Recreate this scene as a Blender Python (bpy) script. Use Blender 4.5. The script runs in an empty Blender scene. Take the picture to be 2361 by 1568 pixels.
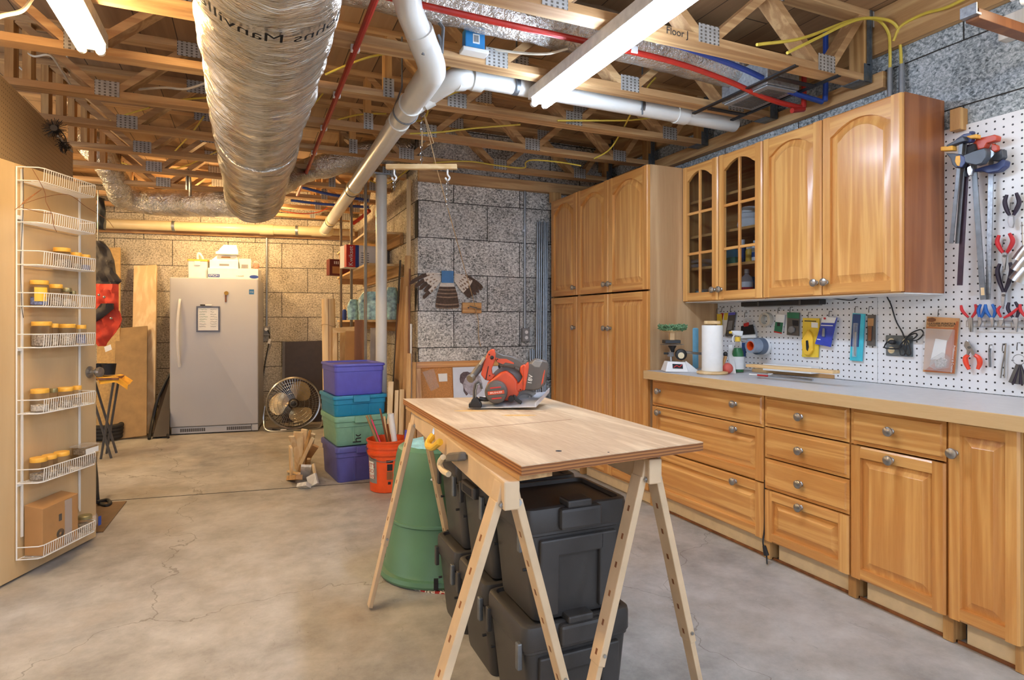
import bpy, bmesh, math, random
from mathutils import Vector as V, Matrix as M
random.seed(11)
PI = math.pi
SC = bpy.context.scene
COL = SC.collection
# ---------------------------------------------------------------- camera geometry (2361 x 1568 photograph)
ANG = math.atan2(610.5, 1390.0)
SA, CA = math.sin(ANG), math.cos(ANG)
EYE = V((0, 0, 1.237))

def ray(x, y):
    u = (x - 1180.5) / 1390.0
    v = (742.0 - y) / 1390.0
    return V((SA + u * CA, CA - u * SA, v))

def at(x, y, t): return EYE + ray(x, y) * t
def onX(x, y, X):
    d = ray(x, y); return EYE + d * (X / d.x)
def onY(x, y, Y):
    d = ray(x, y); return EYE + d * (Y / d.y)
def onZ(x, y, Z):
    d = ray(x, y); return EYE + d * ((Z - EYE.z) / d.z)
def onP(x, y, p0, n):
    d = ray(x, y); return EYE + d * ((V(p0) - EYE).dot(V(n)) / d.dot(V(n)))

# ---------------------------------------------------------------- mesh builder
class MB:
    def __init__(s):
        s.v = []; s.f = []; s.mi = []; s.m = 0
    def add(s, vs, fs):
        o = len(s.v)
        s.v += [V(p) for p in vs]
        for f in fs:
            s.f.append([i + o for i in f]); s.mi.append(s.m)
        return s
    def box(s, a, b):
        x0, x1 = sorted((a[0], b[0])); y0, y1 = sorted((a[1], b[1])); z0, z1 = sorted((a[2], b[2]))
        return s.add([(x0,y0,z0),(x1,y0,z0),(x1,y1,z0),(x0,y1,z0),(x0,y0,z1),(x1,y0,z1),(x1,y1,z1),(x0,y1,z1)],
                     [(0,3,2,1),(4,5,6,7),(0,1,5,4),(1,2,6,5),(2,3,7,6),(3,0,4,7)])
    def hexa(s, p):   # 8 points, bottom loop ccw from above then top loop
        return s.add(p, [(0,3,2,1),(4,5,6,7),(0,1,5,4),(1,2,6,5),(2,3,7,6),(3,0,4,7)])
    def obox(s, c, size, R=None):
        R = (R or M.Identity(3)).to_3x3(); c = V(c); h = [q / 2 for q in size]
        P = [c + R @ V((i*h[0], j*h[1], k*h[2])) for k in (-1,1) for i, j in ((-1,-1),(1,-1),(1,1),(-1,1))]
        return s.hexa(P)
    def beam(s, p0, p1, w, h, up=(0,0,1)):
        p0, p1 = V(p0), V(p1); d = (p1 - p0).normalized()
        r = d.cross(V(up))
        if r.length < 1e-5: r = d.cross(V((1,0,0)))
        r.normalize(); u = r.cross(d)
        R = M((d, r, u)).transposed()
        return s.obox((p0 + p1) / 2, ((p1 - p0).length, w, h), R)
    def tube(s, pts, r, n=8, closed=False, caps=True):
        pts = [V(p) for p in pts]; N = len(pts)
        rs = r if isinstance(r, (list, tuple)) else [r] * N
        tang = []
        for i in range(N):
            a = pts[(i-1) % N] if (closed or i) else pts[0]
            b = pts[(i+1) % N] if (closed or i < N-1) else pts[-1]
            t = b - a
            tang.append(t.normalized() if t.length > 1e-9 else V((0,0,1)))
        up = V((0,0,1)) if abs(tang[0].z) < .95 else V((1,0,0))
        x = tang[0].cross(up).normalized()
        vs = []
        for i in range(N):
            t = tang[i]
            x = (x - t * x.dot(t))
            x = x.normalized() if x.length > 1e-6 else t.orthogonal().normalized()
            y = t.cross(x)
            vs += [pts[i] + (x * math.cos(2*PI*k/n) + y * math.sin(2*PI*k/n)) * rs[i] for k in range(n)]
        fs = []
        for i in range(N if closed else N-1):
            j = (i+1) % N
            for k in range(n):
                fs.append((i*n+k, i*n+(k+1)%n, j*n+(k+1)%n, j*n+k))
        if caps and not closed:
            fs.append(tuple(range(n-1, -1, -1))); fs.append(tuple((N-1)*n + k for k in range(n)))
        return s.add(vs, fs)
    def cyl(s, p0, p1, r0, r1=None, n=16, caps=True):
        return s.tube([p0, p1], [r0, r0 if r1 is None else r1], n, caps=caps)
    def lathe(s, prof, o=(0,0,0), R=None, n=24, caps=True, ang=2*PI):
        R = (R or M.Identity(3)).to_3x3(); o = V(o); full = abs(ang - 2*PI) < 1e-6
        k = n if full else n + 1
        vs = [o + R @ V((r*math.cos(ang*i/n), r*math.sin(ang*i/n), z)) for r, z in prof for i in range(k)]
        fs = []
        for j in range(len(prof)-1):
            for i in range(n):
                a, b = j*k+i, j*k+(i+1) % k
                fs.append((a, b, b+k, a+k))
        if caps and full:
            if prof[0][0] > 1e-6: fs.append(tuple(range(k-1, -1, -1)))
            if prof[-1][0] > 1e-6: fs.append(tuple((len(prof)-1)*k + i for i in range(k)))
        return s.add(vs, fs)
    def prism(s, poly, T, d0, d1):   # poly in local xy (ccw), local z from d0 to d1, T 4x4
        n = len(poly); T = T.to_4x4()
        vs = [T @ V((x, y, d0)) for x, y in poly] + [T @ V((x, y, d1)) for x, y in poly]
        fs = [tuple(range(n-1, -1, -1)), tuple(range(n, 2*n))] + [(i, (i+1) % n, (i+1) % n + n, i + n) for i in range(n)]
        return s.add(vs, fs)
    def loops(s, L, cap0=False, cap1=True, closed=True):
        n = len(L[0]); vs = [p for l in L for p in l]; fs = []
        for j in range(len(L)-1):
            for i in range(n if closed else n-1):
                k = (i+1) % n
                fs.append((j*n+i, j*n+k, (j+1)*n+k, (j+1)*n+i))
        if cap0: fs.append(tuple(range(n-1, -1, -1)))
        if cap1: fs.append(tuple((len(L)-1)*n + i for i in range(n)))
        return s.add(vs, fs)
    def ball(s, c, r, n=12, m=8, sc=(1,1,1)):
        c = V(c); prof = []
        vs = [c + V((0,0,-r*sc[2]))]
        for j in range(1, m):
            a = -PI/2 + PI*j/m
            vs += [c + V((r*math.cos(a)*math.cos(2*PI*i/n)*sc[0], r*math.cos(a)*math.sin(2*PI*i/n)*sc[1], r*math.sin(a)*sc[2])) for i in range(n)]
        vs.append(c + V((0,0,r*sc[2])))
        fs = [(0, 1+(i+1)%n, 1+i) for i in range(n)]
        for j in range(m-2):
            for i in range(n):
                a = 1+j*n+i; b = 1+j*n+(i+1)%n
                fs.append((a, b, b+n, a+n))
        L = len(vs)-1; q = 1+(m-2)*n
        fs += [(q+i, q+(i+1)%n, L) for i in range(n)]
        return s.add(vs, fs)
    def grid(s, fn, nu, nv, wrap_u=False):
        ku = nu if wrap_u else nu + 1
        vs = [V(fn(i/nu, j/nv)) for j in range(nv+1) for i in range(ku)]
        fs = []
        for j in range(nv):
            for i in range(nu):
                a = j*ku+i; b = j*ku+(i+1) % ku
                fs.append((a, b, b+ku, a+ku))
        return s.add(vs, fs)
    def xf(s, T):
        s.v = [T @ p for p in s.v]; return s

def absloc(o):
    p = V((0,0,0))
    while o is not None:
        p += o.location; o = o.parent
    return p

def props(o, label=None, cat=None, group=None, kind=None):
    if label: o['label'] = label
    if cat: o['category'] = cat
    if group: o['group'] = group
    if kind: o['kind'] = kind
    return o

def mk(name, mb, mat, parent=None, label=None, cat=None, group=None, kind=None, smooth=35, bevel=0, seg=2, loc=None):
    """one mesh object; vertices are given in world space (or in the thing's own space when loc is its origin)"""
    me = bpy.data.meshes.new(name)
    vs = mb.v
    if parent is not None: off = absloc(parent)
    elif loc is not None: off = V(loc)
    elif kind == 'structure': off = V((0,0,0))
    else:
        lo = [min(p[i] for p in vs) for i in range(3)]; hi = [max(p[i] for p in vs) for i in range(3)]
        off = V(((lo[0]+hi[0])/2, (lo[1]+hi[1])/2, lo[2]))
    me.from_pydata([p - off for p in vs], [], mb.f)
    mats = mat if isinstance(mat, (list, tuple)) else [mat]
    for m_ in mats: me.materials.append(m_)
    if len(mats) > 1:
        me.polygons.foreach_set('material_index', mb.mi)
    b = bmesh.new(); b.from_mesh(me)
    bmesh.ops.recalc_face_normals(b, faces=b.faces)
    b.to_mesh(me); b.free()
    if smooth:
        me.shade_smooth(); me.set_sharp_from_angle(angle=math.radians(smooth))
    o = bpy.data.objects.new(name, me); COL.objects.link(o)
    if parent is not None: o.parent = parent
    else: o.location = off
    if bevel:
        md = o.modifiers.new('bevel', 'BEVEL'); md.width = bevel; md.segments = seg; md.limit_method = 'ANGLE'; md.angle_limit = math.radians(40); md.harden_normals = False
    return props(o, label, cat, group, kind)

def thing(name, label, cat, loc=(0,0,0), group=None, rot=None):
    o = bpy.data.objects.new(name, None); COL.objects.link(o)
    o.empty_display_size = .05
    o.location = loc
    if rot: o.rotation_euler = rot
    return props(o, label, cat, group)

def dup(root, loc, rot=None, label=None, group=None, scale=None):
    r = root.copy(); COL.objects.link(r); r.location = loc
    if rot is not None: r.rotation_euler = rot
    if scale is not None: r.scale = (scale,)*3 if not hasattr(scale, '__len__') else scale
    if label: r['label'] = label
    if group: r['group'] = group
    for ch in list(root.children):
        c = ch.copy(); COL.objects.link(c); c.parent = r
        for g in ch.children:
            d = g.copy(); COL.objects.link(d); d.parent = c
    return r

def frame(o, x, y=None, z=None):
    """4x4 from origin and local axes"""
    x = V(x).normalized(); y = V(y).normalized(); z = V(z).normalized() if z is not None else x.cross(y)
    T = M((x, y, z)).transposed().to_4x4(); T.translation = V(o)
    return T

def text_mb(s, T, size, ext=.0006, align='CENTER', sx=1.0, bend=None):
    cu = bpy.data.curves.new('lettering', 'FONT'); cu.body = s; cu.size = size; cu.extrude = ext
    cu.align_x = align; cu.align_y = 'CENTER'
    o = bpy.data.objects.new('lettering', cu); COL.objects.link(o)
    dg = bpy.context.evaluated_depsgraph_get()
    me = bpy.data.meshes.new_from_object(o.evaluated_get(dg))
    mb = MB()
    pts = [V((v.co.x*sx, v.co.y, v.co.z)) for v in me.vertices]
    if bend: pts = [bend(p) for p in pts]
    mb.add([T @ p for p in pts], [tuple(p.vertices) for p in me.polygons])
    bpy.data.objects.remove(o); bpy.data.curves.remove(cu); bpy.data.meshes.remove(me)
    return mb

def spline(P, n=8):
    """Catmull-Rom through points"""
    P = [V(p) for p in P]; Q = [P[0]*2 - P[1]] + P + [P[-1]*2 - P[-2]]; out = []
    for i in range(1, len(Q)-2):
        a, b, c, d = Q[i-1:i+3]
        for k in range(n):
            t = k/n
            out.append(.5*((2*b) + (c-a)*t + (2*a-5*b+4*c-d)*t*t + (3*b-a-3*c+d)*t**3))
    out.append(P[-1])
    return out

def arc(c, r, a0, a1, n, ax=(1,0,0), ay=(0,0,1)):
    c, ax, ay = V(c), V(ax), V(ay)
    return [c + ax*(r*math.cos(a0+(a1-a0)*i/n)) + ay*(r*math.sin(a0+(a1-a0)*i/n)) for i in range(n+1)]

def rrect(w, h, r, n=4):
    """rounded rectangle outline centred on the origin"""
    out = []
    for cx, cy, a in ((w/2-r, h/2-r, 0), (-w/2+r, h/2-r, PI/2), (-w/2+r, -h/2+r, PI), (w/2-r, -h/2+r, 1.5*PI)):
        out += [(cx+r*math.cos(a+PI/2*i/n), cy+r*math.sin(a+PI/2*i/n)) for i in range(n+1)]
    return out

# ---------------------------------------------------------------- materials
def L(c):
    f = lambda q: q/12.92 if q <= .04045 else ((q+.055)/1.055)**2.4
    return tuple(f(q/255) for q in c) + (1,)

class NT:
    def __init__(s, name):
        s.mat = bpy.data.materials.new(name); s.mat.use_nodes = True
        s.t = s.mat.node_tree; s.n = s.t.nodes; s.bsdf = s.n['Principled BSDF']; s.out = s.n['Material Output']
    def N(s, typ, **kw):
        n = s.n.new(typ)
        for k, v in kw.items():
            if k.startswith('i_'): n.inputs[k[2:].replace('_', ' ')].default_value = v
            else: setattr(n, k, v)
        return n
    def L(s, a, b): s.t.links.new(a, b)
    def coords(s, scale=(1,1,1), kind='Object', rnd=False, loc=(0,0,0)):
        tc = s.N('ShaderNodeTexCoord'); mp = s.N('ShaderNodeMapping')
        mp.inputs['Scale'].default_value = scale; mp.inputs['Location'].default_value = loc
        s.L(tc.outputs[kind], mp.inputs['Vector'])
        if rnd:
            oi = s.N('ShaderNodeObjectInfo'); mu = s.N('ShaderNodeMath', operation='MULTIPLY'); mu.inputs[1].default_value = 37.0
            s.L(oi.outputs['Random'], mu.inputs[0]); s.L(mu.outputs[0], mp.inputs['Location'])
        return mp.outputs['Vector']
    def noise(s, vec, scale, detail=3, rough=.55, dist=0):
        n = s.N('ShaderNodeTexNoise'); n.inputs['Scale'].default_value = scale; n.inputs['Detail'].default_value = detail
        n.inputs['Roughness'].default_value = rough; n.inputs['Distortion'].default_value = dist
        s.L(vec, n.inputs['Vector']); return n.outputs['Fac']
    def ramp(s, fac, stops, interp='LINEAR'):
        r = s.N('ShaderNodeValToRGB'); e = r.color_ramp.elements; r.color_ramp.interpolation = interp
        while len(e) < len(stops): e.new(.5)
        for i, (p, c) in enumerate(stops):
            e[i].position = p; e[i].color = L(c) if len(c) == 3 else c
        s.L(fac, r.inputs['Fac']); return r.outputs['Color']
    def math(s, op, a, b=None, c=None):
        m = s.N('ShaderNodeMath', operation=op)
        for i, q in enumerate((a, b, c)):
            if q is None: continue
            if isinstance(q, (int, float)): m.inputs[i].default_value = q
            else: s.L(q, m.inputs[i])
        return m.outputs[0]
    def mix(s, fac, a, b, mode='MIX'):
        m = s.N('ShaderNodeMix', data_type='RGBA', blend_type=mode)
        for sock, q in ((m.inputs[0], fac), (m.inputs[6], a), (m.inputs[7], b)):
            if isinstance(q, (int, float)): sock.default_value = q
            elif isinstance(q, tuple): sock.default_value = q
            else: s.L(q, sock)
        return m.outputs[2]
    def bump(s, h, strength=.3, dist=.01):
        b = s.N('ShaderNodeBump'); b.inputs['Strength'].default_value = strength; b.inputs['Distance'].default_value = dist
        s.L(h, b.inputs['Height']); s.L(b.outputs['Normal'], s.bsdf.inputs['Normal'])
    def set(s, **kw):
        for k, v in kw.items():
            i = s.bsdf.inputs[k.replace('_', ' ')]
            if isinstance(v, (int, float, tuple)): i.default_value = v
            else: s.L(v, i)
        return s

def pm(name, col, rough=.5, metal=0, var=.08, scale=18, bump=0, bscale=200, **kw):
    """painted / moulded material with a little procedural unevenness"""
    t = NT(name); v = t.coords()
    n = t.noise(v, scale, 4)
    d = tuple(max(0, c*(1-var)) for c in col); l = tuple(min(255, c*(1+var)) for c in col)
    t.set(Base_Color=t.ramp(n, [(.25, d), (.75, l)]), Roughness=rough, Metallic=metal, **kw)
    if bump: t.bump(t.noise(v, bscale, 3), bump, .003)
    return t.mat

def wood(name, c0, c1, axis='Z', rings=9, across=7, rough=.42, fine=.25, along=.06, extra=None, coat=0):
    """stretched-noise grain; contour lines of the noise make the cathedral figure"""
    t = NT(name); k = {'X': (along,1,1), 'Y': (1,along,1), 'Z': (1,1,along)}[axis]
    v = t.coords(k, rnd=True)
    n = t.noise(v, across, 3, .5, .3)
    s = t.math('SINE', t.math('MULTIPLY', n, rings * 6.283))
    s = t.math('MULTIPLY_ADD', s, .5, .5)
    s = t.math('POWER', s, 1.6)
    f = t.noise(v, across*28, 2, .6)
    big = t.noise(v, across*.45, 2)
    fac = t.math('ADD', t.math('MULTIPLY', s, .45), t.math('MULTIPLY', big, .55))
    fac = t.math('ADD', fac, t.math('MULTIPLY', t.math('SUBTRACT', f, .5), fine*2))
    mid = tuple((a+b)/2 for a, b in zip(c0, c1))
    st = [(.15, c0), (.5, mid), (.85, c1)]
    t.set(Base_Color=t.ramp(fac, st), Roughness=rough)
    if coat: t.set(Coat_Weight=coat, Coat_Roughness=.15)
    t.bump(f, .08, .002)
    return t.mat
# ================================================================ materials
def block_mat(name, x0, z0, axis, chips, mortar=(70,68,64), sat=1):
    t = NT(name); tc = t.N('ShaderNodeTexCoord'); sx = t.N('ShaderNodeSeparateXYZ'); t.L(tc.outputs['Object'], sx.inputs[0])
    cb = t.N('ShaderNodeCombineXYZ')
    t.L(t.math('SUBTRACT', sx.outputs[axis], x0), cb.inputs[0]); t.L(t.math('SUBTRACT', sx.outputs['Z'], z0), cb.inputs[1])
    # slightly wavy courses
    wn = t.noise(tc.outputs['Object'], 3.2, 3)
    wv = t.N('ShaderNodeVectorMath', operation='MULTIPLY_ADD'); wv.inputs[1].default_value = (.012,.012,0)
    cbn = t.N('ShaderNodeCombineXYZ'); t.L(wn, cbn.inputs[0]); t.L(wn, cbn.inputs[1])
    t.L(cbn.outputs[0], wv.inputs[0]); t.L(cb.outputs[0], wv.inputs[2])
    br = t.N('ShaderNodeTexBrick'); br.offset = .5; br.offset_frequency = 2
    for k, q in (('Scale',1),('Mortar Size',.004),('Mortar Smooth',.35),('Brick Width',.61),('Row Height',.305),('Bias',0)): br.inputs[k].default_value = q
    br.inputs['Color1'].default_value = (.86,.86,.86,1); br.inputs['Color2'].default_value = (1.08,1.08,1.08,1)
    t.L(wv.outputs[0], br.inputs['Vector'])
    n1 = t.noise(t.coords((1,1,1.25)), 62, 4, .68, .6); n2 = t.noise(t.coords((1,1,1)), 5, 3, .5)
    n = t.math('ADD', n1, t.math('MULTIPLY', t.math('SUBTRACT', n2, .5), .22))
    col = t.ramp(n, chips)
    col = t.mix(1.0, col, br.outputs['Color'], 'MULTIPLY')
    col = t.mix(t.math('MULTIPLY', br.outputs['Fac'], .5), col, L(mortar))
    t.set(Base_Color=col, Roughness=.95)
    h = t.math('SUBTRACT', n1, t.math('MULTIPLY', br.outputs['Fac'], .55))
    t.bump(h, .4, .012)
    return t.mat

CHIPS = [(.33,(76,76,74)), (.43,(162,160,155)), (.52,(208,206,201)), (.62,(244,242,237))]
CHIPS_WARM_LIT = [(.30,(96,90,78)), (.41,(160,152,136)), (.52,(200,191,172)), (.64,(230,222,206))]  # the grey block again, with warm lamp light put into its colours
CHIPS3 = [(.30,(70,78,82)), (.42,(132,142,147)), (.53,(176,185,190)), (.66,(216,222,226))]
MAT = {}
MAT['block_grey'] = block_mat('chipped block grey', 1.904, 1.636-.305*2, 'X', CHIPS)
MAT['block_side'] = block_mat('chipped block side', 4.85, .111, 'Y', CHIPS_WARM_LIT)
MAT['block_back'] = block_mat('chipped block back', .12, .08, 'X', CHIPS_WARM_LIT)
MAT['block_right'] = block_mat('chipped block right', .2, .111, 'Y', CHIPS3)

def floor_mat():
    t = NT('concrete floor'); v = t.coords()
    a = t.noise(v, .9, 5, .6, .15); b = t.noise(v, 5, 7, .72, .12); c = t.noise(v, 38, 4, .6)
    f = t.math('ADD', t.math('MULTIPLY', a, .5), t.math('MULTIPLY', b, .5))
    col = t.ramp(f, [(.30,(114,112,107)), (.45,(160,157,151)), (.58,(188,185,179)), (.74,(212,209,203))])
    # faint trowel scuffs
    w = t.coords((1,.22,1)); s = t.noise(w, 26, 5, .7, .6)
    col = t.mix(t.math('MULTIPLY', t.math('GREATER_THAN', s, .66), .22), col, L((96,90,80)))
    sp = t.noise(v, 60, 2); col = t.mix(t.math('MULTIPLY', t.math('GREATER_THAN', sp, .74), .35), col, L((90,82,70)))
    # rusty brown stain patches
    st = t.noise(t.coords(loc=(3.1,1.7,0)), 1.6, 5, .65, .4)
    col = t.mix(t.math('MULTIPLY', t.math('SUBTRACT', st, .5), 1.3), col, L((150,122,78)))
    # hairline cracks
    ck = t.N('ShaderNodeTexVoronoi', feature='DISTANCE_TO_EDGE'); ck.inputs['Scale'].default_value = .55
    wv = t.N('ShaderNodeVectorMath', operation='MULTIPLY_ADD'); wv.inputs[1].default_value = (.5,.5,0)
    nc = t.N('ShaderNodeTexNoise'); nc.inputs['Scale'].default_value = 3.0; nc.inputs['Detail'].default_value = 5; t.L(v, nc.inputs['Vector'])
    t.L(nc.outputs['Color'], wv.inputs[0]); t.L(v, wv.inputs[2]); t.L(wv.outputs[0], ck.inputs['Vector'])
    col = t.mix(t.math('MULTIPLY', t.math('LESS_THAN', ck.outputs['Distance'], .0016), .45), col, L((86,76,60)))
    t.set(Base_Color=col, Roughness=t.math('MULTIPLY_ADD', b, .35, .34))
    t.bump(t.math('ADD', b, t.math('MULTIPLY', c, .4)), .08, .01)
    return t.mat
MAT['floor'] = floor_mat()

def boards_mat():
    t = NT('subfloor boards'); v = t.coords((1,.06,1))
    tc = t.N('ShaderNodeTexCoord'); sx = t.N('ShaderNodeSeparateXYZ'); t.L(tc.outputs['Object'], sx.inputs[0])
    k = t.math('MULTIPLY', sx.outputs['X'], 1/.185); fl = t.math('FLOOR', k); fr = t.math('SUBTRACT', k, fl)
    wn = t.N('ShaderNodeTexWhiteNoise', noise_dimensions='1D'); t.L(fl, wn.inputs['W'])
    # butt joints shifted per board
    ky = t.math('ADD', t.math('MULTIPLY', sx.outputs['Y'], 1/1.22), t.math('MULTIPLY', wn.outputs['Value'], 5)); fy = t.math('FRACT', ky)
    n = t.noise(v, 9, 4, .6, .5)
    f = t.math('ADD', t.math('MULTIPLY', n, .7), t.math('MULTIPLY', wn.outputs['Value'], .3))
    col = t.ramp(f, [(.25,(126,94,64)), (.5,(160,126,90)), (.75,(186,152,112))])
    gap = t.math('MAXIMUM', t.math('LESS_THAN', fr, .03), t.math('LESS_THAN', fy, .006))
    col = t.mix(t.math('MULTIPLY', gap, .85), col, L((38,27,18)))
    t.set(Base_Color=col, Roughness=.75); t.bump(t.math('SUBTRACT', n, gap), .3, .01)
    return t.mat
MAT['boards'] = boards_mat()

OAKL, OAKD = (224,172,102), (190,128,64)
MAT['oak_z'] = wood('honey oak upright grain', OAKD, OAKL, 'Z', 6, 8, .32, .2, .045, coat=.25)
MAT['oak_y'] = wood('honey oak level grain', OAKD, OAKL, 'Y', 6, 8, .32, .2, .045, coat=.25)
MAT['oak_x'] = wood('honey oak cross grain', OAKD, OAKL, 'X', 7, 6, .32, .22, coat=.25)
MAT['oak_pale'] = wood('pale oak veneer side', (176,138,96), (206,172,130), 'Z', 5, 4, .4, .2)
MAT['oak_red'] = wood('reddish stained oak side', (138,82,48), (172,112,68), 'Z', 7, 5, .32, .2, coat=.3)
MAT['stud_x'] = wood('framing lumber along x', (166,124,80), (212,174,124), 'X', 5, 9, .6, .22)
MAT['stud_y'] = wood('framing lumber along y', (164,122,76), (206,170,118), 'Y', 5, 9, .6, .22)
MAT['stud_z'] = wood('framing lumber upright', (168,122,70), (212,170,112), 'Z', 5, 9, .6, .22)
MAT['pine_z'] = wood('pale pine upright', (220,186,136), (242,218,176), 'Z', 5, 8, .55, .15)
MAT['pine_x'] = wood('pale pine along x', (206,168,114), (232,204,156), 'X', 5, 8, .55, .15)
MAT['pine_y'] = wood('pale pine along y', (206,168,114), (232,204,156), 'Y', 5, 8, .55, .15)
MAT['brown_z'] = wood('brown board upright', (112,66,36), (150,96,54), 'Z', 5, 8, .5, .2)
MAT['birch'] = wood('birch door veneer', (202,172,128), (216,190,148), 'Z', 3, 2.2, .38, .12, .12)
MAT['ply'] = wood('plywood bench face', (178,152,122), (216,196,166), 'Y', 6, 5, .6, .35, .1)
MAT['hardboard'] = pm('brown hardboard', (150,120,78), .6, var=.1, scale=9)
MAT['card'] = pm('brown cardboard', (176,132,84), .75, var=.06, scale=7)
MAT['osb'] = pm('fibreboard', (192,160,108), .8, var=.08, scale=40)
MAT['white'] = pm('white plastic', (232,232,230), .35, var=.02)
MAT['whitewire'] = pm('white coated wire', (236,236,234), .3, var=.02)
MAT['paper'] = pm('white paper', (236,236,232), .85, var=.02)
MAT['pvc'] = pm('white pvc pipe', (224,224,218), .28, var=.03, scale=4)
MAT['pvc_old'] = pm('yellowed pvc pipe', (222,206,166), .32, var=.05, scale=4)
MAT['black'] = pm('black plastic', (28,28,30), .42, var=.15)
MAT['tote'] = pm('charcoal tote plastic', (58,56,55), .42, var=.14, scale=6, bump=.12, bscale=420)
MAT['rubber'] = pm('dark rubber', (30,30,32), .7, var=.15)
MAT['dkgrey'] = pm('dark grey plastic', (84,80,76), .45, var=.08)
MAT['grey'] = pm('mid grey plastic', (132,132,132), .45, var=.06)
MAT['strap'] = pm('dull steel strap', (120,124,128), .45, .7, var=.12)
MAT['steel'] = pm('brushed steel', (176,178,180), .28, 1, var=.08)
MAT['nickel'] = pm('satin nickel knob', (166,164,160), .3, .85, var=.06)
MAT['galv'] = pm('galvanised plate', (158,164,170), .42, .8, var=.16, scale=60)
MAT['galv_dark'] = pm('galvanised hanger', (108,118,126), .45, .75, var=.18, scale=30)
MAT['conduit'] = pm('grey conduit', (150,156,162), .35, .6, var=.06)
MAT['pex_red'] = pm('red water tube', (176,44,34), .35, var=.08)
MAT['pex_blue'] = pm('blue water tube', (42,72,150), .35, var=.08)
MAT['cable_y'] = pm('yellow cable sheath', (214,190,74), .45, var=.06)
MAT['cable_w'] = pm('white cable sheath', (216,206,184), .45, var=.05)
MAT['cable_k'] = pm('black cord', (26,26,28), .5, var=.1)
MAT['lids'] = pm('amber jar lid', (246,186,76), .4, var=.05)
MAT['lid_gold'] = pm('dull gold lid', (150,140,100), .4, .5, var=.05)
MAT['orange'] = pm('orange pail plastic', (228,84,30), .38, var=.05)
MAT['saw_red'] = pm('red saw shell', (198,74,38), .4, var=.06)
MAT['yellow'] = pm('yellow plastic', (238,192,60), .4, var=.05)
MAT['fridge'] = pm('white enamel', (188,188,190), .35, var=.015, scale=3, bump=.05, bscale=500)
MAT['worktop'] = pm('pale grey laminate', (196,196,198), .36, var=.03, scale=30)
MAT['cork'] = pm('cork board', (190,132,76), .85, var=.14, scale=120)
MAT['ink'] = pm('black ink', (30,30,34), .7, var=.05)
MAT['ink_blue'] = pm('blue ink', (40,70,150), .6, var=.05)
MAT['red'] = pm('red print', (196,40,36), .5, var=.05)
MAT['rope'] = pm('tan cord', (190,158,116), .85, var=.15, scale=300)
MAT['leafgreen'] = pm('green spray liquid', (40,130,80), .3, var=.08)

def foil_mat(name, base=(196,194,190), sc=1, rough=.26, k=(1,1,1), bs=.55):
    t = NT(name); v = t.coords(k)
    n = t.math('ABSOLUTE', t.math('SUBTRACT', t.noise(v, 7*sc, 3, .55, .8), .5)); m = t.noise(v, 34*sc, 3, .6, 1.0)
    col = t.ramp(t.noise(v, 4*sc, 4), [(.3, tuple(int(q*.80) for q in base)), (.7, base)])
    t.set(Base_Color=col, Metallic=.86, Roughness=t.math('MULTIPLY_ADD', m, .16, rough-.08))
    t.bump(t.math('ADD', n, t.math('MULTIPLY', m, .35)), bs, .03)
    return t.mat
MAT['foil'] = foil_mat('crinkled foil wrap', (236,228,212), .8, .20, (.8,5.0,.8), .8)
MAT['foil_fine'] = foil_mat('crinkled flexible foil', (236,232,224), 1.8, .18, (1,1,1), .9)

def glass_mat(name, tint=(255,255,255), clear=.82, rough=.04, body=None):
    t = NT(name); tr = t.N('ShaderNodeBsdfTransparent'); tr.inputs['Color'].default_value = L(tint)
    t.set(Base_Color=L(body or tint), Roughness=rough)
    n = t.noise(t.coords(), 5, 2)
    fac = t.math('MULTIPLY_ADD', n, .06, clear-.03)
    mx = t.N('ShaderNodeMixShader'); t.L(fac, mx.inputs[0]); t.L(t.bsdf.outputs[0], mx.inputs[1]); t.L(tr.outputs[0], mx.inputs[2])
    t.L(mx.outputs[0], t.out.inputs['Surface'])
    return t.mat
MAT['pane'] = glass_mat('cabinet glass', (238,241,244), .86, .03, (24,24,26))
MAT['jar'] = glass_mat('clear jar plastic', (246,242,236), .93, .06, (150,146,138))
MAT['film'] = glass_mat('clear plastic film', (246,246,246), .80, .12)
MAT['bag_blue'] = glass_mat('blue plastic bag', (70,160,210), .22, .25)

def emit_mat(name, col, k):
    t = NT(name); e = t.N('ShaderNodeEmission'); e.inputs['Color'].default_value = L(col)
    n = t.math('MULTIPLY_ADD', t.noise(t.coords(), 3, 1), .04*k, .98*k)
    t.L(n, e.inputs['Strength']); t.L(e.outputs[0], t.out.inputs['Surface']); return t.mat

def peg_mat(name, col, pitch, axis, hole=(30,28,26), r=.13):
    t = NT(name); tc = t.N('ShaderNodeTexCoord'); sx = t.N('ShaderNodeSeparateXYZ'); t.L(tc.outputs['Object'], sx.inputs[0])
    def cell(o): return t.math('SUBTRACT', t.math('FRACT', t.math('MULTIPLY', o, 1/pitch)), .5)
    a, b = cell(sx.outputs[axis]), cell(sx.outputs['Z'])
    d = t.math('SQRT', t.math('ADD', t.math('MULTIPLY', a, a), t.math('MULTIPLY', b, b)))
    h = t.math('LESS_THAN', d, r)
    n = t.noise(tc.outputs['Object'], 6, 3)
    c = t.ramp(n, [(.3, tuple(q*.96 for q in col)), (.7, col)])
    t.set(Base_Color=t.mix(h, c, L(hole)), Roughness=.45); t.bump(t.math('SUBTRACT', 1, h), .4, .004)
    return t.mat
MAT['peg_white'] = peg_mat('white pegboard', (228,230,232), .034, 'Y', r=.125)
MAT['peg_tan'] = peg_mat('tan pegboard', (176,148,112), .0255, 'Y', (70,52,34), r=.14)

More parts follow.
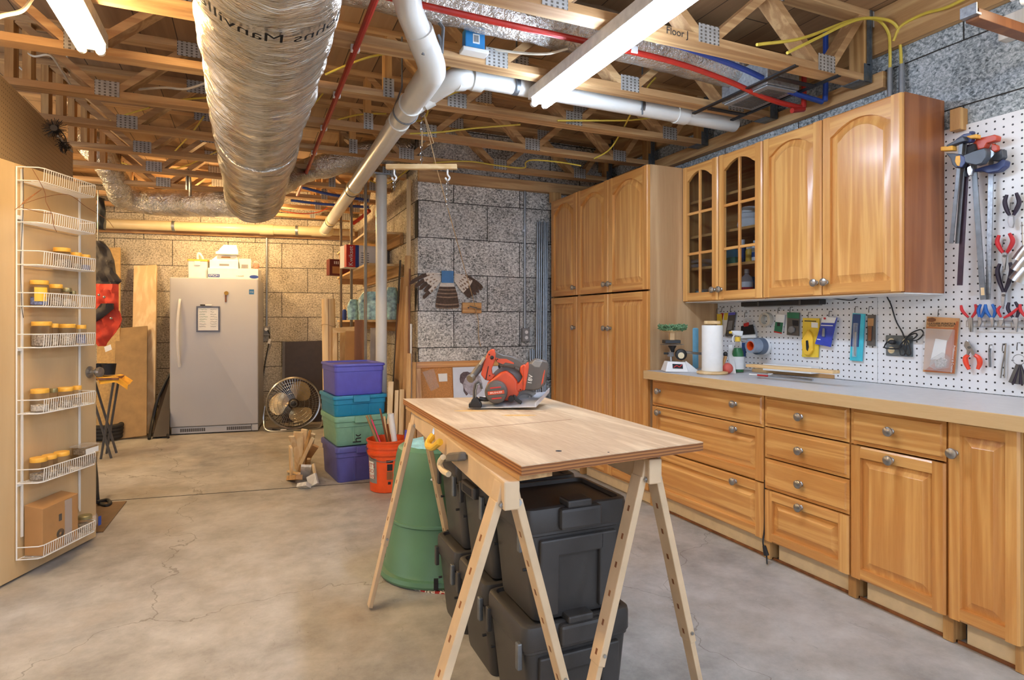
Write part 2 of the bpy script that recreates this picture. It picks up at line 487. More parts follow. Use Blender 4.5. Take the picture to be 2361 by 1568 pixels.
# ================================================================ setting
def struct(name, mb, mat, label=None, **kw): return mk(name, mb, mat, kind='structure', label=label, cat=label and name.split('_')[0], **kw)
JB = 2.485                        # underside of the floor trusses
struct('floor', MB().box((-3.2,-1.6,-.1),(3.3,8.7,0)), MAT['floor'], 'mottled bare concrete basement floor slab', smooth=0)
pa, pb = onZ(290,1152,.001), onZ(740,1120,.001)
dj = (pb - pa).normalized(); pa = pa - dj*.35; pb = pb + dj*.5
struct('trim_1', MB().beam(pa, pb, .003, .003), MAT['ink'], 'thin dark control joint sawn across the concrete floor', smooth=0)
struct('ceiling', MB().box((-3.2,-1.6,2.862),(3.3,8.7,2.92)), MAT['boards'], 'underside of wooden subfloor boards above the trusses', smooth=0)
struct('wall_right', MB().box((3.045,-1.6,0),(3.3,4.85,2.862)), MAT['block_right'], 'rough blue grey chipped block wall behind the cabinets', smooth=0)
struct('wall_center', MB().box((1.285,4.85,0),(3.3,4.95,2.862)), MAT['block_grey'], 'rough grey chipped block wall with hanging feathers', smooth=0)
struct('wall_side', MB().box((1.285,4.95,0),(1.5,8.7,2.862)), MAT['block_side'], 'chipped block return wall behind the lumber shelves', smooth=0)
w0, w1 = V((-1.256,8.25,0)), V((.644,7.95,0)); wd = (w1-w0).normalized(); wn = V((wd.y,-wd.x,0))
def wallpt(x, y, off=0): return onP(x, y, w0 + wn*off, wn)
a0, a1 = w0 - wd*1.8, w1 + wd*.9
# back wall is built in its own frame so the courses run along it
wb = MB().box((0,0,0),((a1-a0).length,.2,2.862))
ob = struct('wall_back', wb, MAT['block_back'], 'rough block wall tinted tan for warm light behind the upright freezer', smooth=0)
ob.location = a0; ob.rotation_euler = (0,0,math.atan2(wd.y,wd.x))
struct('wall_left', MB().box((-1.22,3.50,0),(-1.10,5.0,2.44)).box((-1.22,-1.6,0),(-1.10,2.48,2.44)).box((-1.22,2.48,2.06),(-1.10,3.36,2.44)),
       pm('painted partition', (206,182,140), .6), 'thin partition wall the birch door hangs on', smooth=0)
struct('wall_alcove', MB().box((-3.0,4.9,0),(-2.9,8.7,2.862)), MAT['block_back'], 'block wall closing the far left alcove', smooth=0)
# boards capping the block walls
zt = 2.40
mk('trim_2', MB().beam(a0-wn*-.03+V((0,0,2.325)), a1-wn*-.03+V((0,0,2.325)), .05, .11), MAT['stud_x'], kind='structure', label='wooden sill board along the top of the back wall', cat='trim', bevel=.003)
mk('trim_3', MB().box((2.985,2.066,2.442),(3.043,4.83,2.526)), MAT['stud_y'], kind='structure', label='wooden sill plate on the right wall above the cabinets', cat='trim', bevel=.003)
mk('trim_4', MB().box((3.0,-1.0,2.63),(3.043,4.83,2.858)), MAT['stud_y'], kind='structure', label='wide wooden ledger board high on the right wall', cat='trim', bevel=.003)
mk('trim_5', MB().box((1.28,4.79,2.39),(2.9,4.845,2.48)), MAT['stud_x'], kind='structure', label='wooden plate over the grey block wall', cat='trim', bevel=.003)

# ================================================================ floor trusses
TY = [1.56 + .61*i for i in range(11)]
ORD = ['', 'nearest', 'second', 'third', 'fourth', 'fifth', 'sixth', 'seventh', 'eighth', 'ninth', 'farthest']
NODES = [-2.25, -1.45+.74-.0, 1.12, 1.90, 2.65]
def gusset_mat():
    t = NT('toothed gusset plate'); v = t.coords()
    tc = t.N('ShaderNodeTexCoord'); sx = t.N('ShaderNodeSeparateXYZ'); t.L(tc.outputs['Object'], sx.inputs[0])
    a = t.math('FRACT', t.math('MULTIPLY', sx.outputs['X'], 1/.025)); b = t.math('FRACT', t.math('MULTIPLY', sx.outputs['Z'], 1/.016))
    h = t.math('MULTIPLY', t.math('LESS_THAN', a, .42), t.math('LESS_THAN', b, .55))
    t.set(Base_Color=t.mix(h, t.ramp(t.noise(v, 25, 3), [(.3,(168,168,164)), (.7,(200,200,196))]), L((112,106,98))), Metallic=.45, Roughness=.42)
    t.bump(t.math('SUBTRACT', 1, h), .4, .004); return t.mat
MAT['gusset'] = gusset_mat()
def bar2(mb, x0, z0, x1, z1, y, w=.089, h=.038):
    mb.beam((x0,y,z0), (x1,y,z1), w, h, up=(0,0,1) if abs(x1-x0) > .01 else (1,0,0))
for i, y in enumerate(TY):
    xl, xr = (-2.9, 2.972) if y < 4.8 else (-2.9, 1.27)
    if y > 4.4 and y < 4.8: xr = 2.972
    if i == 0: continue
    tr = thing('floor_truss', 'open web wooden floor truss under the ceiling, %s from the camera' % ORD[i] if i not in (0, 10) else
               ('short end of open web truss beside the top right corner lamp' if i == 0 else 'farthest open web wooden floor truss, by the back wall'), 'joist', (0, y, JB), 'open web floor trusses')
    zb, ztop = JB + .019, 2.862 - .019
    mk('bottom_chord', MB().box((xl,y-.0445,JB),(xr,y+.0445,JB+.038)), MAT['stud_x'], tr, bevel=.002, smooth=0)
    mk('top_chord', MB().box((xl,y-.0445,2.824),(xr,y+.0445,2.862)), MAT['stud_x'], tr, bevel=.002, smooth=0)
    for n in NODES:
        if not (xl + .05 < n < xr - .1): continue
        for sgn in (-1, 1):
            xe = n + sgn*.40
            if xe < xl or xe > xr - .03: xe = min(max(xe, xl+.04), xr-.05)
            wb_ = MB(); bar2(wb_, n + sgn*.035, JB+.03, xe, 2.83, y, .085)
            mk('web', wb_, MAT['stud_x'], tr, smooth=0)
        mk('gusset_plate', MB().box((n-.058,y-.0475,JB+.002),(n+.058,y-.0447,JB+.085)), MAT['gusset'], tr, smooth=0)
        if n > -2: mk('gusset_plate', MB().box((n+.34,y-.0475,2.775),(n+.46,y-.0447,2.858)), MAT['gusset'], tr, smooth=0)
    if i == 0: continue
    for xp in (.72, -1.145, -1.07, .02):
        wb_ = MB().box((xp-.019,y-.042,JB+.038),(xp+.019,y+.042,2.824)); mk('post', wb_, MAT['stud_z'], tr, smooth=0)
    mk('gusset_plate', MB().box((.69,y-.0475,JB+.002),(.75,y-.0447,JB+.105)), MAT['gusset'], tr, smooth=0)
    if xr > 2:
        mk('post', MB().box((xr-.045,y-.042,JB+.038),(xr-.006,y+.042,2.824)), MAT['stud_z'], tr, smooth=0)
        hb = MB().box((xr-.004,y-.052,JB-.004),(xr+.006,y+.052,2.858)).box((xr-.09,y-.0485,JB-.005),(xr+.002,y+.0485,JB-.001))
        hb.box((xr-.05,y-.0485,JB-.004),(xr+.002,y-.0455,JB+.09)).box((xr-.028,y-.0485,JB+.085),(xr+.002,y-.0455,2.82))
        mk('joist_hanger', hb, MAT['galv_dark'], tr, smooth=0)
# handwriting on the third truss from the right
p = onY(1562, 88, TY[1]-.046)
mk('lettering', text_mb('Floor J', frame((p.x, TY[1]-.0462, JB+.017), (1,0,0), (0,0,1)), .045, .0003), MAT['ink'],
   [o for o in COL.objects if o.name.startswith('floor_truss')][0], label='handwritten words Floor J', smooth=0)
# ================================================================ oak cabinets along the right wall
FX = 2.435                      # door face plane of base and tall cabinets
UX = 2.72                       # door face plane of the wall cabinets
def cabT(X, y, z): return frame((X, y, z), (0,-1,0), (1,0,0), (0,0,1))   # local x runs along the run towards the camera, y into the cabinet

def outline(w, h, i, x0, z0, x1, z1, arch, n=14):
    """opening outline shrunk by i, ccw seen from the front; arch = rise of the top edge"""
    P = [(x0+i, z0+i), (x1-i, z0+i)]
    if arch:
        zs = z1 - arch - i
        for k in range(n+1):
            t = k/n; s = max(0.0, min(1.0, (t-.04)/.92))
            P.append((x1-i + (x0+2*i-x1)*t, zs + arch*math.sin(PI*s)**.72))
    else: P += [(x1-i, z1-i), (x0+i, z1-i)]
    return P

def knob(parent, T, x, z, kind='knob'):
    R = T.to_3x3() @ M(((1,0,0),(0,0,-1),(0,1,0)))       # lathe axis points out of the door
    mk(kind, MB().lathe([(.0001,-.001),(.012,-.001),(.0115,.004),(.0085,.007),(.0085,.011),(.0165,.016),(.0205,.023),(.0195,.030),(.013,.034),(.0001,.0355)][::1], T @ V((x,0,z)), R, 18), MAT['nickel'], parent)

DT = .023
def panel_door(cab, T, w, h, arch=0, knob_at=None, wide=False, st=.056, rl=.056, name='door', glass=None):
    """framed raised-panel door; slot 0 upright grain, slot 1 level grain"""
    x0, x1, z0 = st, w-st, rl; z1 = h - rl*(.9 if arch else 1.0)
    g = .0022
    mb = MB()
    up = MAT['oak_z']; lev = MAT['oak_y']
    O = outline(w, h, 0, x0, z0, x1, z1, arch)
    W = lambda p, y: T @ V((p[0], y, p[1]))
    def fbar(pl, m):                                        # frame member: polygon with a chamfered front
        mb.m = m; n = len(pl)
        mb.loops([[W(p, DT) for p in pl], [W(p, 0) for p in pl]], cap0=True)
    def edge(p): return p
    mb.m = 0
    # stiles with an eased outer edge
    for a, b, s in ((g, st, 1), (w-st, w-g, -1)):
        o, i_ = (a, b) if s > 0 else (b, a)
        pl = [(o, DT), (o, .006), (o+s*.004, .003), (o+s*.008, 0), (i_, 0), (i_, DT)]
        L0 = [T @ V((x, y, g)) for x, y in pl]; L1 = [T @ V((x, y, h-g)) for x, y in pl]
        mb.loops([L0, L1], cap0=True)
    mb.m = 1
    # bottom rail
    pl = [(g, DT), (g, .006), (g+.004, .003), (g+.008, 0), (z0, 0), (z0, DT)]
    mb.loops([[T @ V((st, y, z)) for z, y in pl], [T @ V((w-st, y, z)) for z, y in pl]], cap0=True)
    # top rail, its lower edge follows the arch
    top = [p for p in O[2:]]                                # right to left
    xs = [p[0] for p in top]
    f = lambda y, dz: [T @ V((p[0], y, p[1])) for p in top] + [T @ V((p[0], y, h-g-dz)) for p in top[::-1]]
    mb.loops([f(DT, 0), f(.005, 0), f(0, .007)], cap0=True)
    if not glass:
        mb.m = 1 if wide else 0
        q = lambda i, y: [W(p, y) for p in outline(w, h, i, x0, z0, x1, z1, arch)]
        mb.loops([q(-.004, .019), q(0, .0165), q(.005, .0165), q(.036, .006), q(.039, .0035), q(.041, .0035)])
    d = mk(name, mb, [up, lev], cab, smooth=25)
    if glass:
        # bars dividing the glass into two by three, and the pane behind them
        xm = (x0+x1)/2; zt_ = z1
        m2 = MB().box((xm-.008,0,z0),(xm+.008,.016,zt_)); m2.xf(T); mk('glazing_bar', m2, up, d, smooth=0, bevel=.003)
        hh = (z1 - arch - z0)
        for k in (.325, .66):
            zz = z0 + (z1 - z0)*k
            m2 = MB().box((x0,0.002,zz-.009),(x1,.016,zz+.009)); m2.xf(T); mk('glazing_bar', m2, lev, d, smooth=0, bevel=.003)
        pn = MB(); Q = outline(w, h, -.004, x0, z0, x1, z1, arch)
        pn.loops([[W(p, .017) for p in Q], [W(p, .0195) for p in Q]], cap0=True)
        mk('pane', pn, MAT['pane'], d, smooth=0)
    if knob_at: 
        for k in (knob_at if isinstance(knob_at, list) else [knob_at]): knob(d, T, *k)
    return d

def slab_drawer(cab, T, w, h, knobs):
    mb = MB(); g = .0022
    r = lambda i, y: [T @ V((x, y, z)) for x, z in ((g+i,g+i),(w-g-i,g+i),(w-g-i,h-g-i),(g+i,h-g-i))]
    mb.loops([r(0, DT), r(0, .008), r(.005, .0085), r(.013, .0085), r(.018, 0), r(.021, 0)], cap0=True)
    d = mk('drawer', mb, MAT['oak_y'], cab, smooth=25)
    for k in knobs: knob(d, T, *k)
    return d

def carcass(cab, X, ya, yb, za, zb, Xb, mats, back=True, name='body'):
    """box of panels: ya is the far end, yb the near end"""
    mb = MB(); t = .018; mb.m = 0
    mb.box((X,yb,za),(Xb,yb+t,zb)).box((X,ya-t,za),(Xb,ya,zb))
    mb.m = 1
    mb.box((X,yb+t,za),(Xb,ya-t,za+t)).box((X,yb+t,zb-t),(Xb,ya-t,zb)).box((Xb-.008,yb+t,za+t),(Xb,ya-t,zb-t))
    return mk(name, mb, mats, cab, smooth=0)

CB = MAT['oak_pale']
# ---- tall pantry units
def tall(label, ya, yb, ys, knobs_at):
    c = thing('pantry_cabinet', label, 'cabinet', ((FX+3.03)/2, (ya+yb)/2, 0), 'tall oak pantry cabinets')
    carcass(c, FX+DT+.001, ya, yb, .10, 2.287, 3.035, [CB, MAT['oak_y']])
    for k in range(len(ys)-1):
        w = ys[k]-ys[k+1]
        kx = w-.032 if knobs_at[k] == 'r' else .032
        panel_door(c, cabT(FX, ys[k], 1.452), w, .835, .075, (kx, .062), name='upper_door')
        panel_door(c, cabT(FX, ys[k], .114), w, 1.330, 0, (kx, 1.075), name='lower_door')
    return c
c1 = tall('single door tall oak pantry cabinet at the grey block wall end', 4.70, 4.246, [4.70, 4.246], 'r')
c2 = tall('double door tall oak pantry cabinet beside the counter', 4.243, 3.306, [4.243, 3.784, 3.306], 'rl')

# ---- wall units
def wall_unit(label, ya, ym, yb, mats, glass):
    c = thing('wall_cabinet', label, 'cabinet', ((UX+3.03)/2, (ya+yb)/2, 1.372), 'oak wall cabinets')
    carcass(c, UX+DT+.001, ya, yb, 1.372, 2.286, 3.03, mats)
    for a, b, s in ((ya, ym, 'r'), (ym, yb, 'l')):
        w = a-b
        panel_door(c, cabT(UX, a, 1.374), w, .91, .06 if not glass else .055, (w-.03 if s == 'r' else .03, .066), glass=glass, st=.05 if not glass else .052, rl=.056)
    return c
g1 = wall_unit('oak wall cabinet with two arched glass doors', 3.303, 2.963, 2.606, [MAT['oak_z'], MAT['oak_y']], True)
for z in (1.585, 1.80, 2.035):
    mk('shelf', MB().box((UX+.05,2.63,z),(3.02,3.28,z+.018)), MAT['oak_y'], g1, smooth=0, bevel=.002)
mk('center_stile', MB().box((UX+DT+.001,2.945,1.39),(UX+DT+.02,2.98,2.268)), MAT['oak_z'], g1, smooth=0)
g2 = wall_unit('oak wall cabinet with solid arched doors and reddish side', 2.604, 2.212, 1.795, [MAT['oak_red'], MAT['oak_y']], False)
mk('bottom_panel', MB().box((UX+DT+.003,1.80,1.3655),(3.03,2.60,1.3715)), MAT['white'], g2, smooth=0)
mk('bottom_panel', MB().box((UX+DT+.003,2.61,1.3655),(3.03,3.30,1.3715)), MAT['white'], g1, smooth=0)

# ---- base units
def base(label, ya, yb):
    c = thing('base_cabinet', label, 'cabinet', ((FX+3.03)/2, (ya+yb)/2, 0), 'oak base cabinets')
    mb = MB(); mb.m = 0; t = .018; X = FX+DT+.001
    mb.box((X,yb+.001,.114),(3.03,yb+t,.864)).box((X,ya-t,.114),(3.03,ya-.001,.864))
    mb.m = 1; mb.box((X,yb+t,.114),(3.03,ya-t,.132)).box((X,yb+t,.84),(3.03,ya-t,.864)).box((3.02,yb+t,.132),(3.03,ya-t,.84))
    mk('body', mb, [MAT['oak_z'], MAT['oak_y']], c, smooth=0)
    mk('toe_kick', MB().box((FX+.075,yb+.03,.012),(FX+.09,ya-.03,.113)), MAT['cream'], c, smooth=0)
    mk('support_block', MB().box((FX+.05,yb+.001,.002),(FX+.13,yb+.040,.113)), MAT['stud_z'], c, smooth=0, bevel=.002)
    mk('base_strip', MB().box((FX+.066,yb+.001,.001),(FX+.0745,ya-.001,.012)), MAT['brown_z'], c, smooth=0)
    return c
MAT['cream'] = pm('cream kick board', (222,202,166), .55, var=.04)
b1 = base('wide oak base cabinet of three drawers beside the pantry', 3.262, 2.326)
w = 3.262-2.326
slab_drawer(b1, cabT(FX, 3.262, .690), w, .172, [(.085,.10),(.745,.10)])
panel_door(b1, cabT(FX, 3.262, .408), w, .280, 0, [(.085,.245),(.745,.245)], wide=True, st=.052, rl=.05, name='drawer')
panel_door(b1, cabT(FX, 3.262, .114), w, .290, 0, [(.085,.255),(.745,.255)], wide=True, st=.052, rl=.05, name='drawer')
b2 = base('oak base cabinet with a stack of four drawers', 2.322, 1.842)
w = 2.322-1.842
for z, h in ((.700,.162), (.540,.157), (.380,.157)):
    slab_drawer(b2, cabT(FX, 2.322, z), w, h, [(w/2-.01, h/2)])
panel_door(b2, cabT(FX, 2.322, .114), w, .263, 0, (w/2-.01, .232), wide=True, st=.052, rl=.048, name='drawer')
b3 = base('oak base cabinet with one drawer above a wide door', 1.838, 1.438)
w = 1.838-1.438
slab_drawer(b3, cabT(FX, 1.838, .700), w, .162, [(w/2-.01,.085)])
panel_door(b3, cabT(FX, 1.838, .114), w, .583, 0, (w/2-.01, .552), st=.05, rl=.05)
b4 = base('narrow single door oak base cabinet at the right edge', 1.434, 1.196)
panel_door(b4, cabT(FX, 1.434, .114), .238, .748, 0, (.03, .63), st=.045, rl=.05)

# pantry kick boards
for c, ya, yb in ((c1, 4.70, 4.246), (c2, 4.243, 3.306)):
    mk('toe_kick', MB().box((FX+.075,yb+.03,.002),(FX+.09,ya-.03,.10)), MAT['cream'], c, smooth=0)
    mk('support_block', MB().box((FX+.05,yb+.0,.001),(FX+.13,yb+.038,.10)), MAT['stud_z'], c, smooth=0, bevel=.002)

# ---- worktop
wt = thing('worktop', 'long pale grey laminate countertop over the base cabinets', 'countertop', (2.72, 2.0, .865))
mk('slab', MB().box((2.412,.2,.866),(3.028,3.298,.915)), MAT['worktop'], wt, smooth=0, bevel=.002)
mk('front_edging', MB().box((2.398,2.9-.05,.862),(2.4118,3.300,.9155)), MAT['pine_y'], wt, smooth=0, bevel=.0015, label='pale wooden front edging')
mk('front_edging', MB().box((2.398,.2,.862),(2.4118,2.849,.9155)), MAT['pine_y'], wt, smooth=0, bevel=.0015, label='pale wooden front edging')

# ---- pegboard behind the worktop, in two sheets
mk('pegboard', MB().box((3.031,2.128,.917),(3.043,3.302,1.37)), MAT['peg_white'], label='white pegboard sheet under the glass cabinet, left of the seam', cat='pegboard', group='white pegboards', smooth=0)
mk('pegboard', MB().box((3.031,.6,.917),(3.043,2.126,2.145)), MAT['peg_white'], label='large white pegboard sheet behind the clamps and pliers', cat='pegboard', group='white pegboards', smooth=0)
mk('wood_block', MB().box((2.985,1.70,2.12),(3.043,1.745,2.22)), MAT['stud_z'], label='small wood block on the wall above the pegboard corner', cat='block', bevel=.002)
# wood prop between the corner and the pantry
mk('wood_post', MB().box((2.45,4.72,2.29),(2.55,4.76,2.38)), MAT['stud_z'], label='short wood post above the pantry by the grey wall', cat='post', bevel=.002)

# ---- black cord hanging in front of the kick board
cp = [onX(1757,1240,FX-.004), onX(1760,1262,FX-.006), onX(1762,1285,FX+.03)]
cr = thing('hanging_cord', 'short black cord hanging below the wide drawers to the floor', 'cord', (FX+.01, 2.32, .0))
P = spline([(FX+.012,2.324,.42),(FX+.012,2.324,.2),(FX-.004,2.322,.10),(FX+.005,2.31,.05),(FX-.02,2.28,.008)])
mk('cord', MB().tube(P, .004, 6), MAT['cable_k'], cr)
mk('plug', MB().cyl((FX+.0,2.318,.085),(FX+.002,2.305,.04),.009,.014,10), MAT['black'], cr)
# ================================================================ birch door with its wire rack
DP = V((-.789,4.102,0)); DD = V((.399,.917,0)).normalized(); DN = V((DD.y,-DD.x,0))    # edge point, along the leaf, out of the face
def dpt(s, n=0, z=0): return DP + DD*s + DN*n + V((0,0,z))
def dpix(x, y, n=0):
    p = onP(x, y, DP + DN*n, DN); q = p - DP
    return q.dot(DD), p.z
DW = .80
dT = frame(dpt(-DW,0,0), DD, DN, (0,0,1))
door = thing('birch_door', 'birch veneer door standing open on the left with a wire rack', 'door', dpt(-DW/2,-.02,0))
mb = MB().box((0,-.036,.012),(DW,0,1.995)); mb.xf(frame(dpt(-DW,0,0), DD, V((0,0,1)).cross(DD), (0,0,1)) @ M.Scale(-1,4,(0,1,0)) if False else M.Identity(4))
lf = MB(); lf.hexa([dpt(-DW,-.036,.012), dpt(0,-.036,.012), dpt(0,0,.012), dpt(-DW,0,.012), dpt(-DW,-.036,1.995), dpt(0,-.036,1.995), dpt(0,0,1.995), dpt(-DW,0,1.995)])
mk('leaf', lf, MAT['birch'], door, smooth=0, bevel=.0015)
ks, kz = dpix(206, 858)
Rk = M((V((0,0,1)).cross(DN), V((0,0,1)), DN)).transposed()
kn = MB().lathe([(.001,0),(.033,0),(.033,.004),(.014,.012),(.011,.02),(.011,.032),(.024,.042),(.029,.054),(.026,.066),(.012,.071),(.0005,.072)], dpt(ks,.0005,kz), M((Rk.col[0],Rk.col[1],DN)).transposed(), 24)
mk('door_knob', kn, MAT['nickel'], door)
mk('latch_plate', MB().hexa([dpt(.0003,-.03,kz-.03),dpt(.0012,-.03,kz-.03),dpt(.0012,-.006,kz-.03),dpt(.0003,-.006,kz-.03),dpt(.0003,-.03,kz+.03),dpt(.0012,-.03,kz+.03),dpt(.0012,-.006,kz+.03),dpt(.0003,-.006,kz+.03)]), MAT['steel'], door, smooth=0)

# tray levels read at the left upright (wire heights: rim and floor)
sl, _ = dpix(40, 700, .012); sr, _ = dpix(186, 700, .012)
rims = [dpix(42, y, .01)[1] for y in (385, 483, 578, 675, 771, 923, 1083, 1262)]
flrs = [dpix(42, y, .01)[1] for y in (416, 512, 610, 706, 802, 955, 1115, 1290)]
rack = thing('wire_door_rack', 'white wire storage rack of eight trays hung on the birch door', 'rack', dpt((sl+sr)/2, .0, .15))
wr = .0028
ztop, zbot = rims[0]+.002, flrs[-1]-.002
# side uprights: flat channel and outer wire
for s, nm in ((sl, 'upright_wire'),):
    mk(nm, MB().tube([dpt(s,.008,zbot), dpt(s,.008,ztop)], .0036, 8), MAT['whitewire'], rack)
for s in (sl+.035, sr):
    u = MB(); a = .006
    u.hexa([dpt(s-a,.002,zbot+.1 if s < sr else zbot+.12), dpt(s+a,.002,zbot+.1), dpt(s+a,.009,zbot+.1), dpt(s-a,.009,zbot+.1), dpt(s-a,.002,ztop-.005), dpt(s+a,.002,ztop-.005), dpt(s+a,.009,ztop-.005), dpt(s-a,.009,ztop-.005)])
    mk('upright_rail', u, MAT['white'], rack, smooth=0, bevel=.001)
SF0, NF = None, .112
# front corners of a tray, from the photograph's third tray
SF0 = dpix(102, 590, NF)[0]; SF1 = dpix(223, 615, NF)[0]
s0 = sl; s1 = min(SF1 + .012, -.004)
def tray(k):
    zr, zf = rims[k], flrs[k]
    rim = [dpt(s0,.006,zr), dpt(SF0-.02,NF-.012,zr), dpt(SF0,NF,zr), dpt(SF1-.014,NF,zr), dpt(SF1,NF-.012,zr), dpt(s1,.008,zr)]
    bot = [dpt(s0,.006,zf), dpt(SF0-.02,NF-.016,zf), dpt(SF0,NF-.004,zf), dpt(SF1-.014,NF-.004,zf), dpt(SF1-.002,NF-.016,zf), dpt(s1,.008,zf)]
    m = MB(); m.tube(rim, wr, 6).tube(bot, wr, 6)
    n = 25
    for i in range(n):                          # front pickets bending under into floor wires
        s = SF0 + (SF1-.012-SF0)*i/(n-1)
        m.tube([dpt(s,NF+.001,zr), dpt(s,NF-.003,zf+.006), dpt(s,NF-.012,zf-.002), dpt(s,.012,zf-.002)], .0016, 4, caps=False)
    m.tube([dpt(s0+.03,.055,zf+.001), dpt(SF1-.002,.055,zf+.001)], .002, 5).tube([dpt(s0,.010,zf), dpt(s1,.010,zf)], .0024, 6)
    mk('tray', m, MAT['whitewire'], rack)
    return zf
for k in range(8): tray(k)
for zz in (rims[1]-.035, flrs[4]-.005, flrs[6]-.004):
    mk('mounting_clip', MB().hexa([dpt(sl+.002,.001,zz-.012),dpt(sl+.03,.001,zz-.012),dpt(sl+.03,.012,zz-.012),dpt(sl+.002,.012,zz-.012),dpt(sl+.002,.001,zz+.008),dpt(sl+.03,.001,zz+.008),dpt(sl+.03,.012,zz+.008),dpt(sl+.002,.012,zz+.008)]), MAT['white'], rack, smooth=0, bevel=.002)

# ---- jars: part names glass body, lid, and what is inside
def jar(label, k, px, py, r, h, lid='lids', fill=None, group='hardware jars on the door rack', n=.06, lidh=.018, yellow_label=False):
    s = dpix(px, py, n)[0]; zf = flrs[k] + .0035
    o = dpt(s, n, zf)
    j = thing('storage_jar', label, 'jar', o, group)
    b = MB().lathe([(.001,0),(r*.92,0),(r,.006),(r,h*.78),(r*.86,h*.86),(r*.84,h)], o, None, 20)
    mk('jar_body', b, MAT['jar'], j)
    lr = r*.94
    mk('lid', MB().lathe([(.001,h+.004),(lr*.96,h+.004),(lr,h+.002),(lr,h-lidh+.003),(lr*.97,h-lidh+.001)][::-1], o, None, 24, caps=False), MAT[lid], j)
    if fill:
        f = MB(); fr = r*.90
        rnd = random.Random(k*31+int(px))
        hh = h*fill[1]*.8
        f.grid(lambda u, v: o + V((fr*v*math.cos(2*PI*u)*(1 if v<.99 else 1), fr*v*math.sin(2*PI*u), hh + rnd.uniform(-.006,.006))), 18, 4, True)
        f.lathe([(fr,.005),(fr,hh)], o, None, 18, caps=False)
        c = mk('contents', f, MAT[fill[0]], j, smooth=0); c['kind'] = 'stuff'
    if yellow_label:
        lb = MB().lathe([(r*1.01,h*.18),(r*1.01,h*.74)], o, M.Rotation(math.radians(-105), 3, 'Z'), 8, caps=False, ang=1.35)
        mk('paper_label', lb, MAT['yellow'], j)
    return j
MAT['screws'] = pm('loose zinc screws', (176,172,166), .4, .4, var=.45, scale=140)
MAT['darkbits'] = pm('dark loose fasteners', (150,144,138), .5, .1, var=.45, scale=140)
MAT['bluebits'] = pm('blue loose plugs', (104,118,166), .5, var=.5, scale=120)
MAT['whitebits'] = pm('white loose fittings', (214,212,208), .5, var=.3, scale=140)
JR = [
 (2,143,590,.040,.098,'lids',('darkbits',.5),'wide amber lidded jar, left on the third tray'),
 (2,176,595,.026,.086,'lids',('darkbits',.4),'slim amber lidded jar in the middle of the third tray'),
 (2,196,600,.026,.082,'lids',('bluebits',.4),'slim amber lidded jar at the right of the third tray'),
 (3,91,690,.040,.120,'lids',('bluebits',.4),'amber lidded jar with a yellow label on the fourth tray'),
 (3,129,690,.030,.108,'lids',('darkbits',.5),'amber lidded jar beside the yellow labelled jar'),
 (3,153,690,.026,.094,'lid_gold',('whitebits',.5),'grey lidded jar of white fittings on the fourth tray'),
 (3,168,690,.016,.080,'lid_gold',('screws',.4),'thin grey lidded jar at the right of the fourth tray'),
 (4,96,785,.044,.118,'lids',('darkbits',.6),'wide amber lidded jar, left on the fifth tray'),
 (4,125,785,.020,.108,'lids',('screws',.6),'slim amber lidded jar second on the fifth tray'),
 (4,154,785,.040,.106,'lids',('screws',.7),'wide amber lidded jar of pale screws on the fifth tray'),
 (4,187,785,.025,.100,'lids',('bluebits',.6),'slim amber lidded jar at the right of the fifth tray'),
 (5,92,935,.040,.106,'lids',('whitebits',.35),'wide amber lidded jar, left on the sixth tray'),
 (5,124,935,.018,.098,'lid_gold',('darkbits',.4),'dull gold lidded jar between amber lids on the sixth tray'),
 (5,151,930,.036,.096,'lids',('screws',.35),'amber lidded jar third on the sixth tray'),
 (5,178,925,.022,.094,'lids',('darkbits',.4),'slim amber lidded jar at the right of the sixth tray'),
 (6,89,1100,.038,.104,'lids',('darkbits',.35),'amber lidded jar of dark screws, left on the seventh tray'),
 (6,114,1095,.034,.102,'lids',('screws',.3),'amber lidded jar second on the seventh tray'),
 (6,142,1085,.036,.100,'lids',('darkbits',.2),'amber lidded jar third on the seventh tray'),
]
for i, (k, px, py, r, h, ld, fl, lab) in enumerate(JR):
    jar(lab, k, px, py, r, h, ld, fl, yellow_label=(i == 3), n=.058)
# plastic tubs and a bag at the right of the seventh tray
s = dpix(195, 1060, .06)[0]
o = dpt(s,.06,flrs[6]+.0035)
tb = thing('plastic_tub', 'stack of clear takeaway tubs with dark hardware beside the amber jars', 'tub', o)
Tt = frame(o, DD, V((0,0,1)).cross(DD), (0,0,1))
def tub(z, w, d, h, wall, fillm):
    a = rrect(w*.9, d*.9, .012); b = rrect(w, d, .014)
    m = MB(); m.loops([[Tt@V((x,y,z)) for x,y in a],[Tt@V((x,y,z+h)) for x,y in b],[Tt@V((x*.96,y*.96,z+h)) for x,y in b],[Tt@V((x*.95,y*.95,z+.002)) for x,y in a]], cap0=True)
    mk('tub_shell', m, MAT[wall], tb)
    f = MB(); f.prism([(x*.93,y*.93) for x,y in a], Tt, z+.003, z+h*.6); mk('contents', f, MAT[fillm], tb, smooth=0)['kind'] = 'stuff'
tub(0,.12,.085,.055,'jar','darkbits'); tub(.057,.11,.08,.042,'jar','darkbits'); 
mk('tub_lid', MB().prism(rrect(.122,.09,.014), Tt, .1, .105), MAT['film'], tb)
mk('paper_label', MB().prism(rrect(.10,.001,.0004,1), Tt @ M.Translation((0,-.0412,0)), .062, .090), MAT['paper'], tb)
